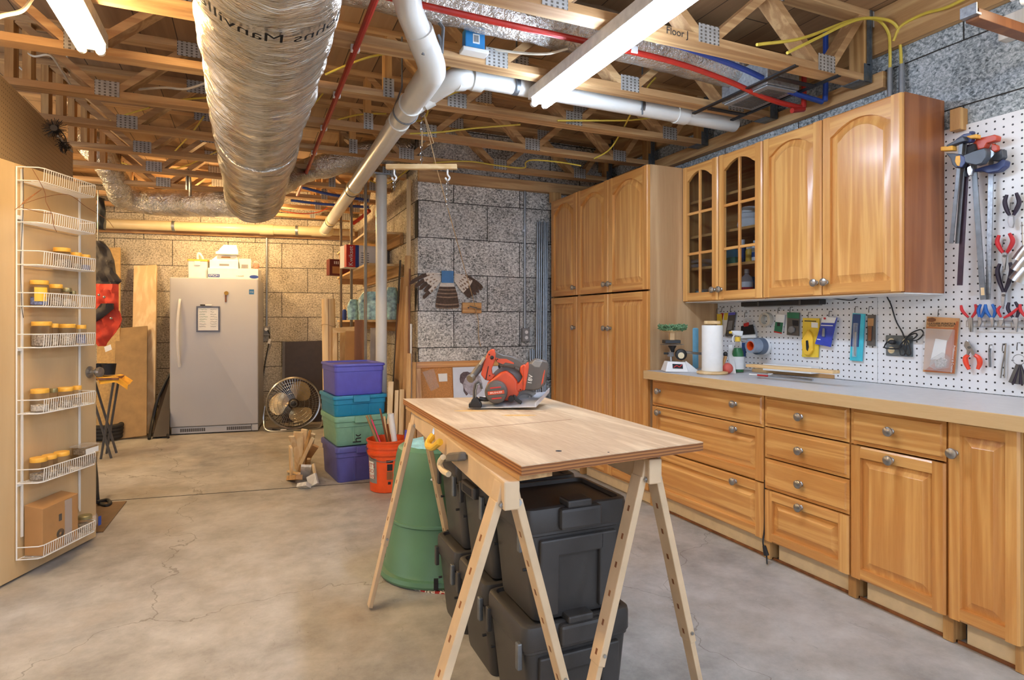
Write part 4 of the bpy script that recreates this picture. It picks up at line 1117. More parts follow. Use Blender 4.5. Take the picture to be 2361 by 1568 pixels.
sx_, sz_ = fpix(580, 673); mk('energy_sticker', fbox(MB(), (sx_-.026,-.0008,sz_-.028),(sx_+.026,.0002,sz_+.028)), pm('blue sticker', (58,112,160), .5), fd, smooth=0, label='square blue energy sticker')
mk('sticker_star', text_mb('energy', fT @ frame((sx_,-.0012,sz_), (1,0,0), (0,0,1)), .014, .0002), MAT['paper'], fd, smooth=0)
# things on the freezer door
bx0, bz1 = fpix(453, 706); bx1, bz0 = fpix(507, 765)
nb = thing('memo_board', 'small grey framed whiteboard stuck on the freezer door', 'whiteboard', fl((bx0+bx1)/2,-.008,bz0))
for a, b in (((bx0,-.012,bz0),(bx1,-.001,bz0+.016)),((bx0,-.012,bz1-.016),(bx1,-.001,bz1)),((bx0,-.012,bz0+.016),(bx0+.015,-.001,bz1-.016)),((bx1-.015,-.012,bz0+.016),(bx1,-.001,bz1-.016))):
    mk('frame_bar', fbox(MB(), a, b), pm('blue grey frame', (92,98,118), .5), nb, smooth=0, bevel=.002)
mk('writing_panel', fbox(MB(), (bx0+.014,-.006,bz0+.014),(bx1-.014,-.001,bz1-.014)), MAT['paper'], nb, smooth=0)
rq = random.Random(5)
for k in range(8):
    z = bz1 - .035 - k*.027
    m = MB()
    for x, wd_, s in ((bx0+.03, .055+rq.random()*.03, 1), (bx0+.14, .03+rq.random()*.04, 0)):
        P = [fl(x+wd_*i/10, -.0068, z+rq.uniform(-.006,.006)) for i in range(11)]
        m2 = MB().tube(P, .0011, 4); mk('handwriting', m2, MAT['leafgreen' if s and k < 6 else 'ink'], nb, smooth=0)
mk('marker_pen', MB().cyl(fl(bx0+.045,-.014,bz1+.012), fl(bx0+.155,-.014,bz1+.010), .007, n=10), MAT['white'], nb)
mk('pen_cap', MB().cyl(fl(bx0+.04,-.014,bz1+.012), fl(bx0+.09,-.014,bz1+.0114), .0078, n=10), MAT['black'], nb)
kx, kz2 = fpix(522, 676)
mg = thing('key_magnet', 'small gold round magnet with a hanging key on the freezer door', 'magnet', fl(kx,-.005,kz2))
mk('disc', MB().cyl(fl(kx,0,kz2), fl(kx,-.012,kz2), .022, n=16), pm('old gold', (170,130,60), .4, .8), mg)
mk('key_blade', fbox(MB(), (kx-.014,-.008,kz2-.10),(kx+.002,-.003,kz2-.01)), MAT['brown_z'], mg, smooth=0, bevel=.002)

# things on top of the freezer
FZ = FH - .005
def ftop(x0, x1, ytop, d0=.08, d1=.30):
    a, _ = fpix(x0, 640); b, _ = fpix(x1, 640); z = fpix((x0+x1)/2, ytop)[1]; return a, b, z
a, b, z = ftop(425, 474, 597)
pb_ = thing('plastic_canister', 'white square plastic canister with amber lid on top of the freezer', 'canister', fl((a+b)/2,.22,FZ))
w_, d_, h_ = b-a, .22, z-FZ
def rbox(x0, x1, y0, y1, z0, z1, r, tp=1.0):
    c = ((x0+x1)/2, (y0+y1)/2); o = rrect(x1-x0, y1-y0, r)
    return MB().loops([[fl(c[0]+x*tp, c[1]+y*tp, z0) for x, y in o], [fl(c[0]+x, c[1]+y, z1) for x, y in o]], cap0=True)
mk('canister_body', rbox(a+.004, b-.004, .12, .32, FZ, z-.012, .02, .94), MAT['white'], pb_)
mk('lid', rbox(a, b, .115, .325, z-.012, z+.008, .022), MAT['lids'], pb_)
c = fl((a+b)/2, .21, z)
mk('handle', MB().tube(spline([c+fx*-.012+V((0,0,.008)), c+fx*-.014+V((0,0,.06)), c+fx*.0+V((0,0,.085)), c+fx*.03+V((0,0,.05)), c+fx*.045+V((0,0,.008))],5), .012, 8), MAT['white'], pb_)
mk('latch', fbox(MB(), ((a+b)/2-.03,.112,z-.06),((a+b)/2+.03,.12,z-.012)), MAT['white'], pb_, smooth=0, bevel=.003)
a, b, z = ftop(475, 593, 617)
ep = thing('printer_box', 'low white cardboard printer box lying on top of the freezer', 'box', fl((a+b)/2,.25,FZ))
mk('carton', fbox(MB(), (a,.10,FZ),(b,.42,z)), MAT['paper'], ep, smooth=0, bevel=.003)
lx, lz = fpix(489, 634)
mk('logo_panel', fbox(MB(), (lx-.055,.0985,lz-.017),(lx+.06,.0995,lz+.017)), MAT['ink_blue'], ep, smooth=0)
mk('lettering', text_mb('EPSON', fT @ frame((lx+.002,.098,lz), (1,0,0), (0,0,1)), .032, .0003), MAT['white'], ep, smooth=0)
mk('lettering', text_mb('CX6600', fT @ frame((lx+.27,.0985,lz), (1,0,0), (0,0,1)), .024, .0003), MAT['grey'], ep, smooth=0)
ox, oz = fpix(584, 637)
mk('oval_badge', MB().prism([(.048*math.cos(k*PI/10), .02*math.sin(k*PI/10)) for k in range(20)], fT @ frame((ox-.004,.0995,oz), (1,0,0), (0,0,1)), 0, .001), MAT['ink_blue'], ep, smooth=0)
# two white carry boxes stacked
a, b, z = ftop(478, 545, 584)
zb1 = ep.location.z; zt1 = fpix(534, 617)[1]
def carry(label, x0, x1, z0, z1, zg, hole=True):
    t = thing('carry_box', label, 'box', fl((x0+x1)/2,.24,z0), 'white carry boxes on the freezer')
    mk('carton', fbox(MB(), (x0,.13,z0),(x1,.34,z1)), MAT['paper'], t, smooth=0, bevel=.002)
    P = [(x0+.01,z1),(x1-.002,z1),(x1-.03,zg),(x0+.07,zg)]
    m = MB().hexa([fl(x,.17,z) for x,z in P[:2]]+[fl(x,.30,z) for x,z in P[1::-1]]+[fl(x,.225,z) for x,z in (P[3],P[2])]+[fl(x,.245,z) for x,z in (P[2],P[3])])
    mk('gable_top', m, MAT['paper'], t, smooth=0, bevel=.002)
    xm = (x0+x1)/2+.01
    if hole: mk('hand_hole', MB().prism([(x*.6,y) for x,y in rrect(.16,.028,.013)], fT @ frame((xm,.199,(z1+zg)/2), (1,0,0), (0,.29,1)), 0, .004), MAT['card'], t)
    return t
zt_c = fpix(510, 601)[1]; zg_c = fpix(510, 583)[1]
cy1 = carry('larger white gabled carry box standing on the printer box', a, b, z-.0+zt1-z if False else zt1+.001, zt_c+.02, zg_c)
mk('printed_lines', fbox(MB(), (a+.10,.129,zt1+.028),(a+.20,.1305,zt1+.05)), MAT['grey'], cy1, smooth=0)
a2, b2, _ = ftop(492, 545, 560); zg2 = fpix(520, 559)[1]
carry('smaller white gabled carry box on top of the larger one', a2, b2, zg_c+.001, fpix(520,577)[1]+.0, zg2, False)
a3, _ = fpix(548, 600); b3, z3 = fpix(574, 594)
pk = thing('paper_packet', 'folded paper packet standing at the right on the printer box', 'packet', fl((a3+b3)/2,.2,zt1))
mk('packet', MB().hexa([fl(a3,.17,zt1+.001),fl(b3,.17,zt1+.001),fl(b3,.25,zt1+.001),fl(a3,.25,zt1+.001),fl(a3-.008,.14,z3),fl(b3+.006,.14,z3),fl(b3-.01,.22,z3-.01),fl(a3+.01,.22,z3-.01)]), MAT['paper'], pk, smooth=0)
mk('printed_band', fbox(MB(), (a3+.02,.150,zt1+.01),(b3-.03,.158,zt1+.05)), MAT['grey'], pk, smooth=0)
a4, z4 = fpix(585, 603)
sb = thing('snack_bag', 'clear bag of orange snacks at the right end on the freezer', 'bag', fl(a4,.2,zt1))
mk('bag_film', MB().ball(fl(a4,.21,zt1+.055), .05, 12, 8, (.95,.6,1.05)), MAT['film'], sb)
mk('contents', MB().ball(fl(a4+.002,.21,zt1+.042), .04, 9, 6, (.9,.5,1.0)), pm('orange snacks', (222,112,48), .6, var=.4, scale=60), sb, smooth=0)

# ================================================================ things behind the door on the left
def lean(name, label, px, y0, y1, w, th, t0, t1, mat, dirv=None, cat='board', group=None, bevel=.002):
    """a board standing on the floor at depth t0 and leaning to depth t1 at its top; px = foot and head pixel columns"""
    b = at(px[0], y0, t0); b.z = .0; tp = at(px[1], y1, t1)
    d = (tp-b).normalized(); r = V(dirv or (1,0,0)); r = (r - d*r.dot(d)).normalized(); u = r.cross(d)
    lift = abs(u.z)*th/2 + abs(r.z)*w/2 + .001
    b = b + V((0,0,lift)); tp = tp
    R = M((r, u, d)).transposed(); m = MB().obox((b+tp)/2, (w, th, (tp-b).length), R)
    return mk(name, m, MAT[mat], label=label, cat=cat, group=group, smooth=0, bevel=bevel)
bk = tuple(wd)
lean('wide_plank', 'wide orange toned pine plank leaning on the back wall left of the freezer', (330,336), 1006, 613, .235, .04, 6.55, 7.05, 'pine_z', bk)
lean('fibreboard_panel', 'tall tan fibreboard panel leaning in front of the pine plank', (300,304), 1010, 755, .31, .014, 6.35, 6.75, 'hardboard', bk, 'board')
lean('cardboard_sheet', 'tall cardboard sheet behind the red jacket', (250,252), 1012, 572, .22, .03, 6.45, 6.85, 'osb', bk, 'sheet')
# red and black work jacket
jc = at(244, 660, 5.7)
def jx(px, py, t=5.7): return at(px, py, t)
jk = thing('work_jacket', 'red and black work jacket hanging behind the door', 'jacket', jx(245,800))
rows = [(556,216,236),(575,214,252),(600,212,262),(630,212,266),(648,210,280),(655,210,272),(690,210,272),(715,208,272),(735,206,280),(752,208,276),(775,212,258),(798,226,240)]
from mathutils import noise as mnoise
def sheet(rows, t, amp, nu=14, nv=5, back=.07, seed=2.0):
    L0 = []
    for j in range(len(rows)-1):
        for k in range(nv):
            q = k/nv; L0.append(tuple(a*(1-q)+b*q for a, b in zip(rows[j], rows[j+1])))
    L0.append(rows[-1]); m = MB(); n = len(L0)
    V0 = []
    for y, x0, x1 in L0:
        ring = []
        for i in range(nu+1):
            u = i/nu; p = jx(x0+(x1-x0)*u, y, t)
            w = mnoise.noise(V((p.x*9, p.z*5, seed)))*amp + mnoise.noise(V((p.x*30+p.z*9, p.z*14, seed)))*amp*.7 + math.sin(PI*u)*.025
            ring.append(p - V((SA,CA,0))*w)
        for i in range(nu, -1, -1):
            p = jx(x0+(x1-x0)*i/nu, y, t); ring.append(p + V((SA,CA,0))*(back*math.sin(PI*max(.05,min(.95,i/nu)))))
        V0.append(ring)
    return m.loops(V0, cap0=True, cap1=True)
MAT['jk_red'] = pm('red canvas', (192,62,40), .8, var=.1, scale=14, bump=.2, bscale=300)
MAT['jk_black'] = pm('black canvas', (52,46,44), .8, var=.16, scale=10, bump=.2, bscale=300)
mk('shoulders', sheet(rows[:6], 5.7, .05), MAT['jk_black'], jk)
mk('torso', sheet(rows[5:], 5.7, .05, seed=2.0), MAT['jk_red'], jk)
mk('sleeve_panel', sheet([(700,232,262),(712,222,262),(722,210,250),(742,208,222)], 5.66, .03, 8, 3, .02), MAT['jk_black'], jk)
for px, py in ((228,680),(240,685),(256,734)): mk('snap_button', MB().ball(jx(px,py,5.58), .012, 8, 6), MAT['steel'], jk)
mk('hanger_hook', MB().tube([jx(226,560,5.7), jx(226,520,5.7), V((jx(226,520,5.7).x, jx(226,520,5.7).y, JB-.005))], .006, 6), MAT['steel'], jk)
mk('paper_tag', MB().hexa([jx(x,y,t) for t in (5.60,5.605) for x,y in ((243,812),(258,806),(255,794),(240,800))]), MAT['paper'], jk, smooth=0)
mk('knit_cap', sheet([(455,224,232),(480,222,240),(510,222,242),(528,222,240)], 5.75, .03), MAT['rubber'], label='dark cap hanging above the red jacket', cat='cap')
# folding stand with yellow cloth and black tubs
st = at(245, 866, 5.55); 
sd = thing('folding_stand', 'small dark folding stand covered with a yellow cloth behind the door', 'stand', V((st.x, st.y, 0)))
mk('top', MB().box(st+V((-.26,-.15,-.03)), st+V((.12,.15,-.012))), MAT['brown_z'], sd, smooth=0)
for a, b in ((-.12,.06),(.08,-.02),(-.22,-.18)):
    for s in (-.12, .12): mk('leg', MB().tube([st+V((a,s,-.03)), V((st.x+b, st.y+s, 0))], .011, 6), MAT['dkgrey'], sd)
def drape(u, v):
    x = -.27 + .46*u; z = -.006 - max(0, u-.80)*.35 + .008*math.sin(9*u+6*v); yy = -.16+.32*v
    return st + V((x, yy, z - (0.05*(1-v/.12) if v < .12 and u > .5 else 0)))
mk('yellow_cloth', MB().grid(drape, 22, 14), pm('yellow cloth', (232,174,60), .85), label='yellow cloth draped over the folding stand', cat='cloth')
for lab, px, py, r in (('black plastic tub nearest the door on the yellow cloth', 226, 842, .075), ('dark green oval tub on the yellow cloth', 251, 838, .06)):
    p = at(px, py, 5.5); p.z = st.z + .012
    mk('plastic_tub', MB().lathe([(.001,0),(r*.8,0),(r,.10),(r*.94,.10),(r*.76,.01),(.001,.01)], p, None, 18), MAT['rubber'], label=lab, cat='tub')
# coiled black item and hose, mat
p = onZ(246, 1016, 0)
cp_ = thing('padded_bundle', 'black padded bundle lying on the floor behind the door edge', 'bundle', p)
for k in range(4):
    mk('roll', MB().tube(spline([p+V((-.15,-.06,.045+k*.035)), p+V((0,-.09,.04+k*.035)), p+V((.10,-.03,.04+k*.035)), p+V((.12,.06,.045+k*.035))],5), .03, 10), MAT['rubber'], cp_)
P = [onP(x, y, DP-DN*.25, DN) for x, y in ((216,1010),(219,1090),(223,1130),(225,1150))]
q = onZ(250,1163,.012); P = [at(218,1060,4.35), at(222,1100,4.2), at(224,1140,4.1)]
P = [V((p.x,p.y,p.z)) for p in P] + [onZ(228,1160,.014), onZ(245,1166,.012), onZ(254,1160,.012), onZ(246,1153,.012), onZ(222,1158,.03)]
mk('rubber_hose', MB().tube(spline(P, 6), .012, 8), MAT['rubber'], label='thick black hose curling on the floor behind the door', cat='hose')
mt = [onZ(x, y, .004) for x, y in ((170,1165),(292,1156),(238,1226),(110,1236))]
mk('floor_mat', MB().hexa([V((p.x,p.y,0.0005)) for p in mt]+[V((p.x,p.y,.007)) for p in mt]), pm('brown rubber mat', (112,86,58), .5, var=.1), label='thin brown floor mat partly under the open door', cat='mat', smooth=0)
# dark folded chair left of the freezer
ch = thing('folded_chair', 'dark folded chair leaning between the plank and the freezer', 'chair', onZ(370,1010,0))
A0 = onZ(344,1012,.012); A1 = at(392,862,6.75); B0 = onZ(388,1009,.012)
mk('front_frame', MB().tube(spline([A0, at(352,970,6.52), at(362,925,6.58), at(376,893,6.66), A1],5), .016, 8), MAT['black'], ch)
mk('rear_frame', MB().tube(spline([B0, at(378,965,6.65), at(369,945,6.65), at(366,935,6.63)],5), .014, 8), MAT['black'], ch)
mk('seat_panel', MB().hexa([onZ(352,1008,.02),onZ(390,1006,.02),at(392,1005,6.9),at(352,1007,6.9), at(372,905,6.66),at(394,868,6.72),at(394,868,6.76),at(372,905,6.7)]), pm('black brown panel', (52,42,36), .5), ch, smooth=0)

# ---- conduit, outlet and cord right of the freezer
def wp(x, y, off): return wallpt(x, y, off)
cdt = thing('wall_conduit', 'grey conduit with an outlet box on the back wall beside the freezer', 'conduit', wp(615,775,.02))
a = wp(615,752,.02); mk('conduit_tube', MB().cyl(a, V((a.x,a.y,2.27)), .0125, n=12), MAT['conduit'], cdt)
b = wp(615,763,.03); mk('outlet_box', MB().obox(b, (.075,.05,.115), M.Rotation(math.atan2(wd.y,wd.x),3,'Z')), MAT['grey'], cdt, bevel=.006)
mk('plug', MB().cyl(b+wn*.02+V((0,0,.02)), b+wn*.055+V((0,0,.02)), .02, n=10), MAT['white'], cdt)
mk('cord', MB().tube(spline([b+wn*.05+V((.02,0,.01)), wp(622,775,.04), wp(618,800,.03), wp(612,830,.03), wp(606,870,.04), wp(600,905,.05)],5), .006, 6), MAT['cable_k'], cdt)
mk('adapter_tag', MB().obox(wp(621,787,.05), (.03,.012,.06), M.Rotation(.3,3,'Y')), MAT['paper'], cdt, smooth=0)
# dark access panel
p0, p1 = wp(652,788,.03), wp(748,970,.03)
m = MB(); c0 = wp(652,970,.11); c1 = wp(746,970,.11)
th_ = .03
dpn = thing('dark_board', 'dark brown flat panel leaning on the back wall behind the fan', 'panel', (p0+p1)/2 - V((0,0,(p0.z+p1.z)/2)))
A = wp(652,788,.02); B = wp(748,785,.02); A2 = V((A.x,A.y,0))+wn*.10; B2 = V((B.x,B.y,0))+wn*.10
mk('board', MB().hexa([A2+wn*.0+V((0,0,.002)), B2+V((0,0,.002)), B2-wn*.03+V((0,0,.002)), A2-wn*.03+V((0,0,.002)), A+wn*.03, B+wn*.03, B, A]), pm("near black brown board", (58,44,38), .45, var=.1), dpn, smooth=0, bevel=.003)
mk('edge_strip', MB().hexa([A2+wn*.004+V((0,0,.002)), A2+wn*.004+wd*.03+V((0,0,.002)), A2+wd*.03+V((0,0,.002)), A2+V((0,0,.002)), A+wn*.034, A+wn*.034+wd*.03, A+wn*.03+wd*.03, A+wn*.03]), pm('grey metal edge', (96,90,86), .4, .5), dpn, smooth=0)

# ---- drum fan
fc = at(677, 929, 6.95); FR = .288
ax_f = (EYE - fc); ax_f.z = .12; ax_f.normalize(); fr_ = V((0,0,1)).cross(ax_f).normalized(); fu = ax_f.cross(fr_)
Rf = M((fr_, fu, ax_f)).transposed()
fn = thing('floor_fan', 'round metal floor fan with three tan blades in front of the dark panel', 'fan', V((fc.x,fc.y,0)))
def fp(a, r, z=0): return fc + Rf @ V((r*math.cos(a), r*math.sin(a), z))
m = MB()
for zc, rr in ((.07,1),(.0,1.0),(-.09,1.0)): m.tube([fp(2*PI*k/48, FR*rr, zc) for k in range(48)], .0075, 6, closed=True)
mk('rim', m, MAT['steel'], fn)
mk('drum', MB().lathe([(FR-.004,-.09),(FR-.004,-.02)], fc, Rf, 48, caps=False), pm('grey brown drum', (120,110,96), .4, .4), fn)
m = MB()
for k in range(60):
    a = 2*PI*k/60
    m.tube([fp(a, .06, .085), fp(a+.10, FR*.6, .088), fp(a+.16, FR, .07)], .0017, 3, caps=False)
for rr in (.12,.17,.21,.245): m.tube([fp(2*PI*k/48, rr, .089-.0*rr) for k in range(48)], .0016, 4, closed=True)
mk('front_guard', m, MAT['steel'], fn)
m = MB()
for k in range(32): m.tube([fp(2*PI*k/32, .05, -.10), fp(2*PI*k/32, FR, -.09)], .003, 4, caps=False)
mk('rear_guard', m, MAT['dkgrey'], fn)
MAT['blade'] = pm('tan metal blade', (196,176,136), .3, .5, var=.08)
for k in range(3):
    a0_ = math.radians(45 + 120*k)
    def bl_(u, v, a0_=a0_):
        r = .055 + v*.205; wv = .40 + .38*math.sin(PI*min(1, v*1.0))**.8
        a = a0_ + (u-.5)*wv*2 + v*.35
        return fp(a, r*(1-.10*abs(2*u-1)**3*v), .02 + (u-.5)*.07*(1-.3*v))
    mk('blade', MB().grid(bl_, 10, 12), MAT['blade'], fn)
mk('hub', MB().lathe([(.001,.10),(.035,.10),(.045,.09),(.045,-.02)], fc, Rf, 24), MAT['dkgrey'], fn)
mk('hub_plate', MB().lathe([(.001,.104),(.026,.102),(.03,.099)], fc, Rf, 24), MAT['black'], fn)
s = fr_
mk('stand', MB().tube(spline([fc-s*(FR+.015)+V((0,0,-.02)), fc-s*(FR+.03)+V((0,0,-.18)), V((fc.x,fc.y,.012))-s*(FR-.02)+ax_f*.10, V((fc.x,fc.y,.012))+ax_f*.16, V((fc.x,fc.y,.012))+s*(FR-.02)+ax_f*.10, fc+s*(FR+.03)+V((0,0,-.18)), fc+s*(FR+.015)+V((0,0,-.02))],6), .011, 8), MAT['steel'], fn)
mk('mains_cord', MB().tube(spline([onZ(628,990,.01), onZ(650,992,.01), onZ(690,990,.01), onZ(735,986,.01), onZ(765,975,.01)],6), .008, 6), MAT['cable_k'], fn)
mk('plug_label', MB().obox(onZ(654,991,.02), (.06,.03,.012), M.Rotation(-ANG,3,'Z')), MAT['paper'], fn, smooth=0)
# ================================================================ stacked storage bins
def bin_(label, fl_px, w, d, z0, z1, mat, rot, taper=.9, handle=True, lidh=.045, ribs=True, lid=True):
    """fl_px: (X, Y) of the front-left bottom corner; rot about z"""
    c, s = math.cos(rot), math.sin(rot)
    o = V((fl_px[0], fl_px[1], 0)); T = frame(o, (c,s,0), (-s,c,0), (0,0,1))
    def W(x, y, z): return T @ V((x, y, z))
    b = thing('storage_bin', label, 'bin', W(w/2, d/2, z0), 'stacked storage bins')
    cx, cy = w/2, d/2
    def ring(k, z, r=.035): return [W(cx+x*k, cy+y*k, z) for x, y in rrect(w, d, r, 5)]
    zl = z1 - (lidh if lid else .0)
    m = MB(); m.loops([ring(taper, z0), ring(taper+.02, z0+.012), ring(.962, zl-.04), ring(.985, zl-.036), ring(.985, zl)], cap0=True)
    mk('tub', m, MAT[mat], b)
    m = MB(); m.loops([ring(1.0, zl), ring(1.025, zl+.004), ring(1.03, z1-.01), ring(1.01, z1), ring(.93, z1), ring(.91, z1-.012)], cap0=True)
    mk('lid', m, MAT[mat], b)
    if ribs:
        h = zl-.045-z0
        for x in (.33, .67):
            m = MB()
            for sgn in (1,):
                m.hexa([W(cx+(x-.5)*w*taper-.006, cy-(d/2)*(taper+.02)-.004, z0+.015), W(cx+(x-.5)*w*taper+.006, cy-(d/2)*(taper+.02)-.004, z0+.015), W(cx+(x-.5)*w*taper+.006, cy-d/2*(taper-.04), z0+.015), W(cx+(x-.5)*w*taper-.006, cy-d/2*(taper-.04), z0+.015),
                        W(cx+(x-.5)*w-.006, cy-d/2*.965-.004, zl-.04), W(cx+(x-.5)*w+.006, cy-d/2*.965-.004, zl-.04), W(cx+(x-.5)*w+.006, cy-d/2*.9, zl-.04), W(cx+(x-.5)*w-.006, cy-d/2*.9, zl-.04)])
            mk('rib', m, MAT[mat], b, smooth=0)
    if handle:
        m = MB(); xa, xb = w*.35, w*.66; yf = cy - d/2*1.03
        m.hexa([W(xa,yf-.016,z1-.052), W(xb,yf-.016,z1-.052), W(xb,yf+.02,z1-.052), W(xa,yf+.02,z1-.052), W(xa,yf-.010,z1-.002), W(xb,yf-.010,z1-.002), W(xb,yf+.02,z1-.002), W(xa,yf+.02,z1-.002)])
        mk('latch_handle', m, MAT[mat], b, smooth=0, bevel=.005)
    return b, T
MAT['bin_navy'] = pm('slate blue bin', (84,86,158), .4, var=.05)
MAT['bin_green'] = pm('sage green bin', (120,170,146), .4, var=.05)
MAT['bin_teal'] = pm('teal bin', (30,134,178), .35, var=.05)
MAT['bin_purple'] = pm('violet blue bin', (94,94,196), .38, var=.04)
RB = math.radians(6)
n1, _ = bin_('slate blue lidded bin at the bottom of the bin stack', (.62,4.74), .43, .52, 0, .275, 'bin_navy', RB)
n2, T2 = bin_('sage green lidded bin with handwriting, second in the stack', (.615,4.76), .42, .50, .276, .505, 'bin_green', RB)
n3, _ = bin_('teal lidded bin third in the stack', (.605,4.76), .42, .50, .506, .665, 'bin_teal', RB, .93, lidh=.03)
n4, _ = bin_('violet blue open bin on top of the stack', (.61,4.77), .40, .46, .666, .91, 'bin_purple', RB, .92, handle=False, ribs=False, lidh=.022)
mk('lettering', text_mb('honi', T2 @ frame((.175,.0150,.375), (0,0,1), (-1,0,0)), .095, .0006), MAT['ink'], n2, label='handwritten dark letters running upward', smooth=0)
pass
# ---- orange pail with odds and ends
pc = V((.955,4.46,0))
pl_ = thing('bucket', 'orange plastic pail full of sticks beside the bin stack', 'bucket', pc)
mk('pail', MB().lathe([(.001,0),(.122,0),(.130,.006),(.140,.27),(.152,.272),(.153,.29),(.145,.292),(.145,.315),(.153,.317),(.154,.335),(.147,.337),(.150,.362),(.156,.364),(.157,.375),(.148,.376),(.135,.27),(.122,.03),(.001,.02)], pc, None, 40), MAT['orange'], pl_)
hx_ = V((CA,-SA,0)); hf = V((SA,CA,0))
hp = [pc + hx_*(.158*math.cos(a)) - hf*(.158*math.sin(a)*.9+.0) + V((0,0,.33-.10*math.sin(a))) for a in [PI*k/14 for k in range(15)]]
mk('bail_handle', MB().tube(hp, .0028, 6), MAT['steel'], pl_)
def wrap(z0, z1, a0, a1, mat, nm, r=.0012, n=10):
    f = lambda z: .130 + (z-.006)*.0379 + r
    m = MB(); m.grid(lambda u, v: pc + V((f(z0+(z1-z0)*v)*math.cos(a0+(a1-a0)*u), f(z0+(z1-z0)*v)*math.sin(a0+(a1-a0)*u), z0+(z1-z0)*v)), n, 4)
    return mk(nm, m, MAT[mat], pl_)
af = math.atan2(-CA, -SA)                    # angle facing the camera
wrap(.07,.25, af-1.15, af-.42, 'grey', 'printed_panel'); wrap(.10,.225, af-1.1, af-.62, 'paper', 'printed_panel', .002)
def pail_text(s, z, a, size, mat='red'):
    f = lambda q: pc + V(((.130+(z+q.y-.006)*.0379+.003)*math.cos(a+q.x/.137), (.130+(z+q.y-.006)*.0379+.003)*math.sin(a+q.x/.137), z+q.y))
    mk('lettering', text_mb(s, M.Identity(4), size, .0003, bend=f), MAT[mat], pl_, smooth=0)
pail_text("LET'S", .195, af-.85, .042); pail_text('DO', .155, af-.85, .04); pail_text('THIS', .115, af-.85, .04)
wrap(.222,.24, af+.12, af+.46, 'ink', 'printed_panel'); wrap(.165,.212, af+.16, af+.44, 'ink', 'warning_picture'); wrap(.10,.16, af+.14, af+.46, 'brown_z', 'printed_panel'); wrap(.065,.085, af+.2, af+.36, 'ink', 'printed_panel')
rp = random.Random(3)
def stick(name, label, a, r0, lean_, L_, rad, mat, cat='stick', n=8, flat=False):
    b = pc + V((r0*math.cos(a), r0*math.sin(a), .035)); d = V((lean_[0], lean_[1], 1)).normalized(); 
    m = MB()
    if flat: m.beam(b, b+d*L_, rad*2.4, rad*.7)
    else: m.cyl(b, b+d*L_, rad, n=n)
    mk(name, m, MAT[mat], label=label, cat=cat, group='sticks in the orange pail', smooth=0 if flat else 35)
def dirto(px, py, t, a, r0):
    b = pc + V((r0*math.cos(a), r0*math.sin(a), .035)); q = at(px, py, t); d = q-b; return (d.x/d.z, d.y/d.z), d.length
for nm, lab, px, py, t, a, r0, rad, mat, flat in (
  ('wood_stick', 'grey wooden stick leaning farthest left in the orange pail', 845, 958, 4.5, -.5, .05, .009, 'hardboard', 0),
  ('wood_stick', 'second grey stick from the left in the orange pail', 853, 957, 4.55, 0, .05, .008, 'hardboard', 0),
  ('pink_paddle', 'bright pink plastic paddle in the orange pail', 857, 968, 4.38, -.8, .07, .011, 'pink', 1),
  ('wood_stick', 'long thin brown stick in the middle of the orange pail', 876, 942, 4.55, 0, .06, .007, 'brown_z', 0),
  ('wood_stick', 'short pale stick between the brown sticks in the pail', 886, 960, 4.55, .6, .05, .008, 'pine_z', 0),
  ('wood_stick', 'dark brown stick beside the white tube in the pail', 893, 978, 4.5, .3, .07, .008, 'brown_z', 0),
  ('white_tube', 'thick white plastic tube standing in the orange pail', 901, 954, 4.42, -.4, .09, .021, 'white', 0),
  ('blue_brush', 'blue and red handled tool at the right in the orange pail', 936, 992, 4.42, -.2, .11, .009, 'bin_purple', 0)):
    if mat == 'pink': MAT['pink'] = pm('pink plastic', (226,60,110), .4)
    d, L_ = dirto(px, py, t, a, r0); stick(nm, lab, a, r0, d, L_, rad, mat, 'stick' if 'stick' in nm else 'tool', flat=bool(flat), n=14)
